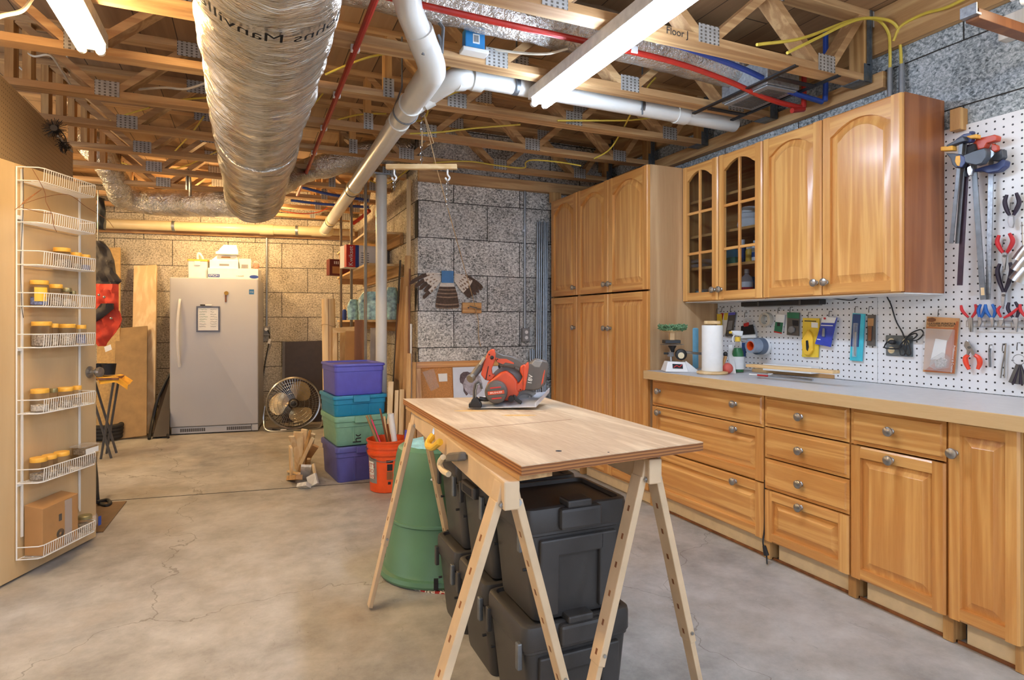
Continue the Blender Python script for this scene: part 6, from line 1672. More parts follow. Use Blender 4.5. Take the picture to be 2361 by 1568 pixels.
# feather fan
YF = 4.838
ff = thing('feather_fan', 'mounted bird wing and tail feathers taped to the grey block wall', 'feathers', V((onY(1031,640,YF).x, YF, onY(1031,712,YF).z)))
MAT['f_white'] = pm('white feather', (226,216,202), .8, var=.06, scale=60); MAT['f_brown'] = pm('barred brown feather', (84,66,54), .8, var=.2, scale=60); MAT['f_tan'] = pm('pale brown feather', (150,124,102), .8, var=.15, scale=60)
def feather(p0, p1, sag, w, pattern, k):
    A1, B1 = onY(*p0,YF), onY(*p1,YF); n = 22; d = B1-A1; perp = V((-d.z,0,d.x)).normalized()
    m = MB(); vs = []
    for i in range(n+1):
        t = i/n; c = A1 + d*t + V((0,0,-sag*math.sin(PI*t)*.5)) + V((0,-.0015*k,0))
        ww = w*(.25+.75*min(1,t*2.2))*(1 if t < .86 else max(.12, math.sqrt(max(0,1-((t-.86)/.14)**2))))
        vs.append((c-perp*ww*.55, c+V((0,-.002,0)), c+perp*ww*.45))
    for i in range(n):
        m.m = pattern(i/n)
        a, b = vs[i], vs[i+1]
        m.add([a[0],a[1],b[1],b[0]], [(0,1,2,3)])
        if pattern is not tailp and m.m == 0 and i/n > .22: m.m = 2 if (i+k) % 4 < 2 else 0
        m.add([a[1],a[2],b[2],b[1]], [(0,1,2,3)])
    mk('feather', m, [MAT['f_white'], MAT['f_brown'], MAT['f_tan']], ff, smooth=0)
tailp = lambda t: 0 if t < .16 else (2 if int(t*22) % 3 == 0 else 1)
wing = lambda t: 0 if t < .62 else (1 if int(t*22) % 3 or t > .8 else 2)
top_ = lambda t: 0 if t < .45 else 1
for i, (p1, sag) in enumerate([((944,655),-.06),((956,662),-.045),((967,668),-.035),((978,673),-.02),((988,678),-.012),((975,688),0)]):
    feather((1016,632+i*3.0), p1, sag, .032, top_ if i == 0 else wing, i)
for i, (p1, sag) in enumerate([((1114,664),-.06),((1111,668),-.045),((1105,674),-.03),((1098,679),-.02),((1090,683),-.008),((1084,686),0)]):
    feather((1047,632+i*3.0), p1, sag, .032, top_ if i == 0 else wing, i)
for i in range(8):
    q = i/7
    feather((1018+26*q, 650), (1009+46*q, 711+2*math.sin(PI*q)), 0, .042, tailp, abs(i-3.5)*-.8+4)
tc_ = onY(1031,638,YF); mk('blue_tape', MB().box(tc_+V((-.052,-.012,-.052)), tc_+V((.052,-.008,.048))), pm('blue tape', (82,132,184), .7, var=.08), ff, smooth=0)
# conduit on the grey wall and bundle of bare conduit in the corner
a = onY(1210,772,4.835); wc = thing('wall_conduit', 'grey conduit with a double socket on the grey block wall', 'conduit', V((a.x,4.84,a.z-.06)))
mk('conduit_tube', MB().cyl((a.x,4.835,a.z+.05),(a.x,4.835,2.40),.0115,n=12), MAT['conduit'], wc)
mk('outlet_box', MB().box((a.x-.035,4.80,a.z-.06),(a.x+.035,4.849,a.z+.06)), MAT['grey'], wc, bevel=.006)
for s in (-1,1): mk('socket_face', MB().cyl((a.x,4.800,a.z+s*.024),(a.x,4.797,a.z+s*.024),.016,n=16), MAT['white'], wc)
mk('pipe_clip', MB().box((a.x-.03,4.826,2.03),(a.x+.02,4.849,2.05)), MAT['steel'], wc, smooth=0)
XB = [(1240,512),(1245,510),(1250,512),(1255,510),(1259,514),(1263,512)]
for i, (px, py) in enumerate(XB):
    tpp = onY(px, py, 4.82); bt = onY(px-7, 742, 4.72)
    mk('conduit_length', MB().cyl((bt.x-.01,4.68+.01*(i%3),.005),(tpp.x,4.825-.0*(i%2),tpp.z),.0088,n=10), MAT['conduit'], label='long bare metal conduit length standing in the corner by the pantry', cat='conduit', group='bare conduit lengths in the corner')
for px, py in ((1222,806),(1227,804),(1231,807)):
    tpp = onY(px, py, 4.80); mk('conduit_length', MB().cyl((tpp.x-.02,4.70,.005),(tpp.x,4.80,tpp.z),.0088,n=10), MAT['conduit'], label='short bare metal conduit length standing by the grey wall socket', cat='conduit', group='short conduit lengths by the socket')

# ================================================================ cordless circular saw on the bench
so = onZ(1177.9, 939.4, TZ); so.z = TZ
SX, SY = V((CA,-SA,0)), V((SA,CA,0)); K = 3757.0
def sp(cx, cy, y=0): return so + SX*((cx-1200)/K) + V((0,0,(1075-cy)/K)) + SY*y
sT = frame(so, SX, (0,0,1), -SY)                      # local x right, y up, z towards the camera
def spoly(pts): return [((x-1200)/K, (1075-y)/K) for x, y in pts]
sw = thing('circular_saw', 'orange and grey cordless circular saw resting on the plywood bench', 'saw', so)
def spart(nm, pts, y0, y1, mat, bevel=.004, seg=2, parent=None):   # y measured towards the camera
    P = spoly(pts)
    area = sum(P[i][0]*P[(i+1)%len(P)][1]-P[(i+1)%len(P)][0]*P[i][1] for i in range(len(P)))
    if area < 0: P = P[::-1]
    return mk(nm, MB().prism(P, sT, y0, y1), MAT[mat], parent or sw, smooth=50, bevel=bevel, seg=seg)
MAT['sawgrey'] = pm('saw grey rubber', (88,82,78), .42, var=.06)
MAT['shoe'] = pm('brushed aluminium shoe', (208,212,220), .35, .35, var=.04)
# shoe, tilted up a little on the right, with its angle bracket
S0 = [sp(530,1056,-.05), sp(1560,1112,-.02), sp(1840,880,.13), sp(900,930,.13)]
zt_ = lambda p: p
sh_ = [so+SX*(-.175)+SY*(-.05), so+SX*.10+SY*(-.085), so+SX*.165+SY*.10, so+SX*(-.12)+SY*.11]
zz = [.002,.012,.050,.028]
bot = [p+V((0,0,a)) for p, a in zip(sh_, zz)]
mk('shoe_plate', MB().hexa(bot+[p+V((0,0,.004)) for p in bot]), MAT['shoe'], sw, smooth=0, bevel=.001)
mk('shoe_flange', MB().hexa([bot[1]+V((0,0,.003)),bot[2]+V((0,0,.003)),bot[2]+V((0,0,.006))-SX*.006,bot[1]+V((0,0,.006))-SX*.006,bot[1]+V((0,0,.018)),bot[2]+V((0,0,.018)),bot[2]+V((0,0,.018))-SX*.004,bot[1]+V((0,0,.018))-SX*.004]), MAT['shoe'], sw, smooth=0)
# blade guard and blade behind the motor
gc = sp(1190,760,.05)
Rg = M((SX, V((0,0,1)), -SY)).transposed()
mk('upper_guard', MB().lathe([(.001,-.02),(.082,-.02),(.088,-.012),(.088,.018),(.080,.024),(.03,.026)], gc, Rg, 40), MAT['grey'], sw)
mk('blade', MB().lathe([(.001,-.001),(.079,-.001),(.079,.001),(.001,.001)], gc-V((0,0,.004)), Rg, 48), MAT['steel'], sw)
mk('lower_guard', MB().tube([sp(1480-140*math.cos(a)*1.0-60, 930-90*math.sin(a), .03) for a in [PI*.9*k/12 for k in range(13)]], .014, 8), MAT['grey'], sw)
# shell: front pillar, top grip, rear pillar and lower body around the hand hole
spart('front_pillar', [(800,640),(740,560),(790,360),(850,210),(900,172),(950,180),(975,240),(965,330),(905,480),(915,560),(960,570),(905,640),(870,660)], -.022, .022, 'saw_red')
spart('pillar_slot', [(808,640),(850,430),(862,432),(822,645)], .0222, .0232, 'ink', 0)
spart('top_grip', [(930,220),(960,192),(1010,230),(1080,262),(1200,280),(1320,330),(1420,400),(1400,470),(1330,460),(1230,440),(1120,440),(1020,410),(960,330)], -.021, .021, 'sawgrey', .008, 3)
spart('grip_inlay', [(970,300),(1020,318),(1130,320),(1250,382),(1245,402),(1120,376),(1080,402),(990,370)], .0212, .0225, 'saw_red', .001)
spart('grip_underside', [(1000,400),(1080,420),(1130,378),(1250,400),(1345,440),(1340,520),(1240,470),(1140,452),(1050,450)], -.017, .019, 'sawgrey', .005)
spart('rear_pillar', [(1345,430),(1400,400),(1470,440),(1440,600),(1400,800),(1340,820),(1230,840),(1150,800),(1130,700),(1170,690),(1330,690),(1385,600),(1340,520)], -.026, .026, 'saw_red', .006)
spart('motor_shell', [(830,700),(900,640),(950,600),(1040,530),(1130,500),(1230,570),(1300,660),(1300,790),(1330,840),(1300,900),(1150,960),(950,960),(860,900)], -.03, .03, 'saw_red', .012, 3)
spart('trigger', [(1010,410),(1045,450),(1030,480),(1000,450)], -.008, .008, 'ink', .002)
# motor end cap facing the camera, with label and vents
mc = sp(978,815,-.03)
mk('motor_cap', MB().lathe([(.046,-.03),(.046,.028),(.042,.036),(.030,.040),(.001,.041)], mc, Rg, 40), MAT['sawgrey'], sw)
mk('cap_ring', MB().lathe([(.0445,.0285),(.0435,.033),(.041,.0365)], mc, Rg, 40, caps=False), pm('bronze ring', (120,104,84), .35, .4), sw)
Tm = frame(mc - SY*.0410, SX, (0,0,1), -SY)
Tm2 = Tm @ M.Rotation(.10, 4, 'Z')
mk('label_band', MB().prism([(-.033,-.007),(.033,-.007),(.033,.007),(-.033,.007)], Tm2, -.002, .0012), MAT['saw_red'], sw, smooth=0)
mk('lettering', text_mb('BRUSHLESS', Tm2 @ M.Translation((0,0,.0014)), .0095, .0002, sx=1.05), MAT['paper'], sw, smooth=0)
for dy, w_ in ((.020,.022),(-.023,.020)):
    mk('vent_slot', MB().prism([(-w_,dy-.0024),(w_,dy-.0024),(w_,dy+.0024),(-w_,dy+.0024)], Tm2, -.008, .0006), MAT['red'], sw, smooth=0)
for dy in (.0125,-.0135): mk('cap_rib', MB().prism([(-.034,dy-.003),(.034,dy-.003),(.034,dy+.003),(-.034,dy+.003)], Tm2, -.008, .0008), MAT['dkgrey'], sw, smooth=0)
# battery pack
spart('battery', [(1400,470),(1470,390),(1560,330),(1600,318),(1760,360),(1780,420),(1730,700),(1640,780),(1560,800),(1400,790),(1380,700)], -.036, .034, 'sawgrey', .006)
spart('battery_rail', [(1400,430),(1470,372),(1480,440),(1420,790),(1385,800)], -.030, .0352, 'saw_red', .003)
spart('battery_latch', [(1500,400),(1560,335),(1690,350),(1640,455),(1560,450)], -.03, .0355, 'grey', .004)
spart('battery_stripe', [(1690,560),(1712,480),(1722,500),(1690,680),(1660,720)], .0342, .0352, 'saw_red', 0)
bT = sT @ M.Translation(((1490-1200)/K, (1075-630)/K, .0346))
mk('battery_label', MB().prism([(-.014,-.030),(.010,-.034),(.017,.030),(-.005,.034)], bT, 0, .001), MAT['dkgrey'], sw, smooth=0)
mk('lettering', text_mb('18V', bT @ M.Translation((.002,0,.0012)) @ M.Rotation(PI/2-.15,4,'Z'), .024, .0002), MAT['paper'], sw, smooth=0)
# front handle
mk('front_handle', MB().tube([sp(845,280,.0), sp(760,400,.0), sp(690,490,-.006), sp(600,610,-.02)], [.010,.013,.016,.014], 14), MAT['sawgrey'], sw)
mk('handle_end', MB().cyl(sp(610,600,-.02), sp(575,628,-.034), .0165, n=18), pm('olive grey cap', (112,102,84), .5), sw)
mk('chrome_stem', MB().cyl(sp(800,300,-.024), sp(730,410,-.026), .006, n=10), MAT['steel'], sw)
mk('lock_button', MB().ball(sp(910,300,-.024), .008, 10, 8), MAT['ink'], sw)
# depth arc, levers and front knob
mk('depth_arc', MB().tube([sp(640,930,-.045), sp(640,800,-.045), sp(660,700,-.045), sp(705,660,-.045), sp(745,700,-.045), sp(760,770,-.045)], .005, 6), MAT['dkgrey'], sw)
mk('depth_arc_plate', MB().tube([sp(668,900,-.05), sp(668,800,-.05), sp(690,700,-.05), sp(725,690,-.05)], .0032, 6), MAT['steel'], sw)
mk('front_knob', MB().cyl(sp(665,960,-.03), sp(665,960,-.075), .017, n=18), MAT['black'], sw)
spart('knob_base', [(565,985),(620,955),(740,960),(765,1000),(755,1050),(570,1045)], .03, .07, 'black', .003)
mk('bevel_lever', MB().tube([sp(720,920,-.045), sp(800,930,-.045), sp(860,930,-.04)], .009, 8), MAT['black'], sw)
spart('depth_lever', [(1230,860),(1270,865),(1300,910),(1375,965),(1350,1005),(1250,940)], .036, .052, 'black', .003)
mk('lever_screw', MB().cyl(sp(1205,920,-.03), sp(1205,920,-.055), .012, n=14), MAT['ink'], sw)
for cx, cy in ((870,255),(995,325),(1255,455),(1345,790),(875,575),(1020,705)): mk('shell_screw', MB().cyl(sp(cx,cy,-.0225), sp(cx,cy,-.0275), .003, n=8), MAT['ink'], sw)
MAT['dust'] = pm('sawdust', (206,166,104), .95, var=.12, scale=200)
rd = random.Random(4)
for lab, cx, cy, ex, ey in (('soft drift of tan sawdust in front of the saw knob', 600, 1130, .075, .016), ('soft drift of tan sawdust under the saw shoe', 1330, 1200, .07, .02)):
    c = sp(cx, cy); c.z = TZ; c = onZ(1000+cx/6.746, 780+cy/6.746, TZ)
    P = [c + SX*(ex*math.cos(a)*rd.uniform(.8,1.1)) + SY*(ey*math.sin(a)*rd.uniform(.7,1.2)) for a in [2*PI*k/28 for k in range(28)]]
    mk('sawdust', MB().loops([[p+V((0,0,.0003)) for p in P],[c.lerp(p,.6)+V((0,0,.0016)) for p in P],[c.lerp(p,.2)+V((0,0,.0022)) for p in P]], cap0=True), MAT['dust'], label=lab, cat='sawdust', kind='stuff')
# ================================================================ on and above the counter
CT = .9155
def on_ct(x, y): 
    p = onZ(x, y, CT); return p
PX = 3.030                                     # face of the pegboard
# ---- paper towel stand
p = on_ct(1642, 862); 
pt_ = thing('paper_towel_stand', 'white paper towel roll on a round wooden stand', 'paper towel holder', p)
mk('base', MB().lathe([(.001,0),(.088,0),(.094,.006),(.092,.015),(.07,.018),(.001,.018)], p, None, 36), MAT['pine_x'], pt_)
mk('roll', MB().lathe([(.012,.019),(.061,.019),(.062,.022),(.062,.297),(.061,.300),(.016,.300)], p, None, 40), MAT['paper'], pt_)
mk('top_finial', MB().lathe([(.001,.300),(.012,.301),(.013,.306),(.047,.307),(.050,.312),(.049,.324),(.045,.327),(.001,.327)], p, None, 30), MAT['pine_x'], pt_)
# ---- small jeweller's lapping stand with moss ring
p = on_ct(1566, 857); q = lambda x, y, d=0: p + SX*((x-1566)/1390*3.9) + V((0,0,(857-y)/1390*3.9)) + SY*d
hs = thing('hobby_stand', 'small white based hobby stand with a round dial and green moss ring', 'hobby tool', p)
o = p+V((0,0,0))
mk('base', MB().hexa([q(1530,856,-.05),q(1583,857,-.05),q(1583,857,.08),q(1530,856,.08),q(1537,833,-.03),q(1577,834,-.03),q(1577,834,.06),q(1537,833,.06)]), MAT['white'], hs, smooth=0, bevel=.004)
mk('side_block', MB().hexa([q(1573,857,-.03),q(1612,858,-.03),q(1612,858,.05),q(1573,857,.05),q(1578,832,-.02),q(1580,832,-.02),q(1580,832,.05),q(1578,832,.05)]), MAT['white'], hs, smooth=0, bevel=.003)
mk('base_label', MB().hexa([q(1547,848,-.047),q(1570,849,-.047),q(1570,849,-.044),q(1547,848,-.044),q(1547,838,-.039),q(1570,839,-.039),q(1570,839,-.036),q(1547,838,-.036)]), MAT['ink'], hs, smooth=0)
mk('label_swoosh', MB().tube(spline([q(1549,846,-.047),q(1556,842,-.045),q(1562,845,-.046),q(1568,840,-.044)],4), .003, 5), MAT['red'], hs)
mk('stem', MB().cyl(q(1547,834), q(1547,800), .008, n=12), MAT['steel'], hs)
mk('stem_block', MB().obox(q(1546,817), (.03,.03,.03)), MAT['grey'], hs, smooth=0, bevel=.003)
mk('side_screw', MB().cyl(q(1531,815), q(1545,815), .007, n=10), MAT['black'], hs)
mk('collar', MB().lathe([(.013,0),(.016,.02),(.026,.036),(.026,.042)], q(1550,812), None, 18), MAT['black'], hs)
R_d = M((SX, V((0,0,1)), -SY)).transposed()
mk('dial', MB().lathe([(.001,.0),(.036,0),(.036,.02),(.030,.024),(.001,.024)], q(1567,817,-.02), R_d, 28), MAT['black'], hs)
mk('dial_face', MB().lathe([(.001,.0245),(.020,.0245),(.020,.026),(.001,.027)], q(1566,819,-.02), R_d, 24), MAT['pvc_old'], hs)
mk('chrome_arm', MB().tube([q(1578,812), q(1605,815), q(1640,817)], .009, 10), MAT['steel'], hs)
mk('turntable', MB().lathe([(.001,0),(.074,0),(.076,.003),(.001,.005)], q(1549,795), None, 36), MAT['steel'], hs)
mk('black_plate', MB().obox(q(1548,788), (.10,.08,.022), M.Rotation(-ANG,3,'Z')), MAT['black'], hs, smooth=0, bevel=.003)
mk('wood_post', MB().obox(q(1549,774), (.030,.030,.07), M.Rotation(-ANG,3,'Z')), MAT['pine_z'], hs, smooth=0, bevel=.002)
mk('wood_disc', MB().lathe([(.001,0),(.050,0),(.058,.006),(.058,.02),(.001,.02)], q(1551,766), None, 28), MAT['pine_x'], hs)
m = MB(); rm = random.Random(9)
for k in range(620):
    a = rm.uniform(0, 2*PI); r = rm.uniform(.045,.088); c = q(1551,756)+V((r*math.cos(a), r*math.sin(a), rm.uniform(-.014,.014)))
    d = V((rm.uniform(-1,1),rm.uniform(-1,1),rm.uniform(-.4,1))).normalized(); m.tube([c, c+d*.014], [.0055,.003], 4)
ms = mk('moss_ring', m, pm('green moss', (92,124,88), .9, var=.35, scale=120), hs, smooth=0); ms['kind'] = 'stuff'
# ---- bottles and small things
def bottle(name, label, pos, prof, mat, cat='bottle', extra=()):
    t = thing(name, label, cat, pos)
    mk('bottle_body', MB().lathe(prof, pos, None, 24), MAT[mat], t)
    for nm, pr, mt in extra: mk(nm, MB().lathe(pr, pos, None, 20), MAT[mt], t)
    return t
MAT['bluecan'] = pm('light blue cylinder', (118,176,202), .5, var=.06)
p = on_ct(1592, 848); mk('blue_towel_roll', MB().lathe([(.001,0),(.056,0),(.058,.004),(.058,.275),(.054,.28),(.001,.28)], p, None, 28), MAT['bluecan'], label='light blue roll standing behind the hobby stand', cat='roll')
p = on_ct(1619, 846); bottle('clear_jug', 'pale blue translucent jug behind the paper towels', p, [(.001,0),(.05,0),(.052,.01),(.05,.10),(.02,.15),(.018,.18)], 'jar', 'jug', [('cap', [(.02,.18),(.02,.2),(.001,.2)], 'white')])
def spray(label, pos, yaw, liquid, cap, s=1.0):
    t = thing('spray_bottle', label, 'spray bottle', pos)
    X_ = V((math.cos(yaw), math.sin(yaw), 0)); 
    mk('bottle_body', MB().lathe([(.001,0),(.036,0),(.038,.006),(.038,.11),(.034,.135),(.018,.17),(.014,.19),(.014,.20)], pos, None, 24), MAT['jar'], t)
    mk('liquid', MB().lathe([(.001,.003),(.035,.003),(.035,.11),(.031,.133),(.022,.155),(.001,.155)], pos, None, 20), MAT[liquid], t)
    mk('paper_label', MB().lathe([(.0386,.02),(.0386,.10)], pos, None, 24, caps=False), MAT['paper'], t)
    mk('collar', MB().lathe([(.016,.195),(.018,.197),(.018,.22),(.014,.225)], pos, None, 18), MAT[cap], t)
    c = pos+V((0,0,.225))
    mk('spray_head', MB().hexa([c-X_*.024+V((0,-.011,0)),c+X_*.030+V((0,-.011,.012)),c+X_*.030+V((0,.011,.012)),c-X_*.024+V((0,.011,0)),c-X_*.030+V((0,-.010,.038)),c+X_*.042+V((0,-.010,.040)),c+X_*.042+V((0,.010,.040)),c-X_*.030+V((0,.010,.038))]), MAT['white'], t, bevel=.005)
    mk('trigger', MB().tube(spline([c+X_*.022+V((0,0,.012)), c+X_*.034+V((0,0,-.012)), c+X_*.028+V((0,0,-.036))],4), .005, 6), MAT['white'], t)
    mk('nozzle', MB().cyl(c+X_*.040+V((0,0,.028)), c+X_*.054+V((0,0,.028)), .008, n=10), MAT[cap], t)
    return t
p = on_ct(1701, 858); spray('green spray bottle with white trigger head right of the red ball', p, PI-.4, 'leafgreen', 'yellow')
p = on_ct(1664, 842); spray('second green spray bottle half hidden by the paper towels', p, PI-.1, 'leafgreen', 'white')
p = on_ct(1678, 846); bottle('orange_bottle', 'orange labelled white bottle between the spray bottles', p, [(.001,0),(.030,0),(.032,.01),(.030,.15),(.033,.155),(.033,.20),(.030,.205),(.001,.205)], 'white', 'bottle', [('orange_label', [(.0336,.158),(.0336,.198)], 'orange'), ('orange_label', [(.031,.10),(.0327,.15)], 'orange')])
p = on_ct(1677, 862); rb = thing('rubber_ball', 'dull red rubber ball with a small painted figure on top', 'ball', p)
mk('ball', MB().ball(p+V((0,0,.034)), .034, 24, 16), pm('dull red rubber', (202,92,80), .6, var=.05), rb)
mk('figure', MB().tube([p+V((-.03,.01,.03)), p+V((-.018,.01,.07)), p+V((-.008,.01,.10)), p+V((-.006,.01,.112))], [.006,.008,.011,.008], 8), MAT['stud_z'], rb)
mk('dark_tip', MB().ball(p+V((-.006,.01,.122)), .014, 10, 8, (1,1,1.1)), MAT['black'], rb)
# ---- lumber strips and rod on the counter
def lie(label, a, b, w, h, mat, zoff=0, name='wood_strip', cat='board', group='wood strips on the counter'):
    A, B = onZ(*a, CT+zoff), onZ(*b, CT+zoff); u = V((0,0,h/2+.0005))
    return mk(name, MB().beam(A+u, B+u, w, h), MAT[mat], label=label, cat=cat, group=group, smooth=0, bevel=.0012)
lie('honey wood strip lying lowest in the counter stack', (1742,857), (1931,873), .07, .022, 'stud_y')
lie('white painted block resting in the counter stack', (1768,853), (1880,862), .075, .040, 'white', .0225)
lie('long tan strip lying on top of the counter stack', (1728,846), (1928,862), .06, .016, 'pine_y', .063)
lie('thin pale strip lying along the pegboard foot', (1880,862), (2050,878), .02, .012, 'pine_y')
lie('short pale strip behind the spray bottle', (1712,846), (1760,850), .02, .012, 'pine_y')
sr_ = thing('steel_rod', 'slim steel rod lying in front of the wood strips on the counter', 'rod', onZ(1825,869,CT))
a, b = onZ(1776,865,CT+.008), onZ(1874,876,CT+.008); mk('shaft', MB().cyl(a, b, .0055, n=10), MAT['steel'], sr_); mk('handle', MB().obox(a+V((0,0,.004)), (.03,.016,.014), M.Rotation(-.8,3,'Z')), MAT['steel'], sr_, smooth=0, bevel=.003)
pn_ = thing('utility_pen', 'small red and white marker lying by the steel rod', 'pen', onZ(1755,865,CT))
a, b = onZ(1728,863,CT+.005), onZ(1770,867,CT+.005); m_ = a.lerp(b,.45); mk('barrel', MB().cyl(m_, b, .0045, n=8), MAT['red'], pn_); mk('cap', MB().cyl(a, m_, .005, n=8), MAT['paper'], pn_)
lb_ = on_ct(1697,868)
mk('leaning_card', MB().hexa([on_ct(1683,862)+V((0,0,.001)), on_ct(1697,862)+V((0,0,.001)), on_ct(1697,860)+V((0,0,.001)), on_ct(1683,860)+V((0,0,.001)), on_ct(1680,856)+V((0,0,.17)), on_ct(1688,856)+V((0,0,.17)), on_ct(1688,855)+V((0,0,.17)), on_ct(1680,855)+V((0,0,.17))]), MAT['paper'], label='slim white card leaning behind the red ball', cat='card', smooth=0)

# ---- under cabinet lamp and its cord
ul = thing('cabinet_lamp', 'slim black lamp bar under the wall cabinets', 'lamp', (2.98,2.55,1.335))
ya, yb = onX(1716,700,2.96).y, onX(1898,690,2.96).y
mk('housing', MB().box((2.93,yb,1.335),(2.985,ya,1.364)), MAT['black'], ul, smooth=0, bevel=.004)
mk('lens', MB().box((2.937,yb+.02,1.330),(2.978,ya-.02,1.3345)), MAT['grey'], ul, smooth=0)
for k in (.25,.78): 
    y = ya+(yb-ya)*k; mk('clip', MB().box((2.926,y-.006,1.333),(2.989,y+.006,1.3655)), MAT['dkgrey'], ul, smooth=0)
P = [onX(1895,690,2.99), onX(1915,688,3.0), onX(1935,690,3.0), onX(1965,692,3.01), onX(1985,683,3.012), onX(2010,686,3.012), onX(2040,682,3.015), onX(2048,690,3.018), onX(2055,705,3.018), onX(2066,740,3.018), onX(2080,765,3.018), onX(2086,780,3.015)]
mk('lamp_wire', MB().tube(spline(P,6), .0032, 6), MAT['cable_k'], label='black lamp cord running down the pegboard to the outlet', cat='cord')
# outlet plate with coiled cord and plug
a, b = onX(2044,773,PX), onX(2106,823,PX)
op = thing('outlet_plate', 'steel double outlet plate on the white pegboard', 'outlet', V((PX,(a.y+b.y)/2,b.z)))
mk('plate', MB().box((PX-.006,b.y,b.z),(PX-.0005,a.y,a.z)), MAT['galv_dark'], op, smooth=0, bevel=.003)
for i, y in enumerate((a.y+(b.y-a.y)*.22, a.y+(b.y-a.y)*.76)):
    for k in (.30,.72):
        if i == 1 and k > .5: continue
        mk('socket_face', MB().cyl((PX-.005,y,a.z+(b.z-a.z)*k),(PX-.009,y,a.z+(b.z-a.z)*k),.017,n=18), MAT['pvc_old'], op)
c = onX(2057,789,PX-.03); pg = thing('power_plug', 'black plug with a short cord in the left socket', 'plug', c)
mk('plug_body', MB().ball(c, .016, 12, 8, (1.4,1.1,.8)), MAT['black'], pg); mk('cord', MB().tube(spline([c+V((-.01,.02,0)), onX(2040,797,PX-.035), onX(2043,803,PX-.03), onX(2070,804,PX-.02), onX(2080,797,PX-.02)],5), .0035, 6), MAT['cable_k'], pg)
cc = onX(2088,782,PX-.02)
lp = MB()
for ex, ey, s in ((40,-20,1.0),(26,-14,.8),(8,34,.8),(-8,34,.9)):
    E = onX(2088+ex, 785+ey, PX-.02); d = E-cc; pp = V((0,-d.z,d.y))*.28*s
    lp.tube(spline([cc, cc+d*.5+pp, cc+d*.95+pp*.5, cc+d, cc+d*.9-pp*.6, cc+d*.4-pp*.6, cc],4), .0033, 6)
mk('coiled_cord', lp, MAT['cable_k'], label='bundle of coiled black cord tied over the outlet plate', cat='cord')

# ---- blister packs and bags hung on the pegboard
def peg_hook(par, x, y):
    p = onX(x, y, PX); mk('peg_hook', MB().tube([p+V((-.001,0,.02)), p+V((-.02,0,.02)), p+V((-.024,0,0)), p+V((-.024,0,-.012))], .0022, 6), MAT['dkgrey'], par)
def pack(label, corners, mat, th=.006, off=.014, cat='blister pack', parts=(), hook=None, name='tool_pack', group='packs on the pegboard'):
    """corners tl,tr,br,bl in the photograph; laid on a plane just off the board"""
    X = PX - off; P = [onX(x, y, X) for x, y in corners]; q = V((th,0,0))
    t = thing(name, label, cat, V((PX, sum(p.y for p in P)/4, min(p.z for p in P))), group)
    mk('backing_card', MB().hexa([P[3],P[2],P[2]+q,P[3]+q,P[0],P[1],P[1]+q,P[0]+q]), MAT[mat], t, smooth=0)
    for i, (nm, pts, m_, h) in enumerate(parts):
        Q = [onX(x, y, X) for x, y in pts]
        mk(nm, MB().loops([[p-V((.0006,0,0)) for p in Q], [p-V((h,0,0)) for p in Q]], cap0=True), MAT[m_], t, smooth=0, bevel=min(.003,h*.3) if h > .004 else 0)
    if hook: peg_hook(t, *hook)
    return t
MAT['pk_yellow'] = pm('yellow card', (226,194,60), .5, var=.05); MAT['pk_blue'] = pm('cobalt card', (44,66,168), .45, var=.08); MAT['pk_navy'] = pm('navy card', (36,70,120), .45, var=.08)
MAT['pk_aqua'] = pm('aqua card', (60,186,206), .45, var=.06); MAT['pk_green'] = pm('green card', (28,110,80), .5, var=.06); MAT['pk_kraft'] = pm('orange kraft card', (196,146,96), .6, var=.06); MAT['pk_brown'] = pm('rust card', (176,96,52), .6, var=.06)
pack('yellow carded knife pack hanging right of the tape rolls', [(1851,733),(1889,734),(1886,824),(1849,823)], 'pk_yellow', parts=[
  ('white_patch', [(1871,743),(1886,744),(1886,756),(1871,755)], 'paper', .0015), ('knife_handle', [(1863,766),(1866,760),(1873,768),(1878,783),(1877,808),(1869,819),(1860,818),(1854,806),(1852,786)], 'yellow', .016), ('grip_slot', [(1862,785),(1868,784),(1870,800),(1867,811),(1863,806)], 'ink', .0172), ('printed_line', [(1855,739),(1882,740),(1882,742),(1855,741)], 'ink', .001)], hook=(1870,728))
pack('blue carded pack tilted beside the yellow knife pack', [(1898,730),(1929,732),(1914,800),(1879,793)], 'pk_blue', off=.026, parts=[
  ('white_header', [(1898,730),(1929,732),(1924,745),(1893,744)], 'paper', .001), ('red_dot', [(1899,732),(1904,732),(1905,736),(1900,737)], 'red', .002), ('tool_shape', [(1899,756),(1903,757),(1903,777),(1897,776)], 'grey', .010), ('printed_line', [(1893,749),(1921,750),(1920,752),(1893,751)], 'paper', .0012), ('printed_line', [(1884,781),(1892,782),(1892,784),(1884,783)], 'paper', .0012)], hook=(1918,726))
pack('tall blue and aqua pack with a slim steel tool', [(1966,722),(1994,724),(1987,833),(1959,831)], 'pk_aqua', parts=[
  ('dark_field', [(1967,724),(1985,725),(1980,800),(1961,799)], 'pk_navy', .001), ('steel_tool', [(1972,765),(1976,765),(1973,820),(1970,819)], 'steel', .006), ('tool_handle', [(1971,752),(1978,752),(1977,766),(1971,766)], 'pk_navy', .009), ('clear_shell', [(1970,745),(1980,745),(1976,823),(1967,823)], 'film', .011)], hook=(1978,716))
pack('small dark brown pack beside the tall aqua pack', [(2000,726),(2018,726),(2017,798),(1998,797)], 'dkgrey', parts=[
  ('tan_panel', [(2001,734),(2015,734),(2014,752),(2001,752)], 'card', .0012), ('brown_tool', [(2004,752),(2011,752),(2010,786),(2003,786)], 'brown_z', .008)], hook=(2010,716))
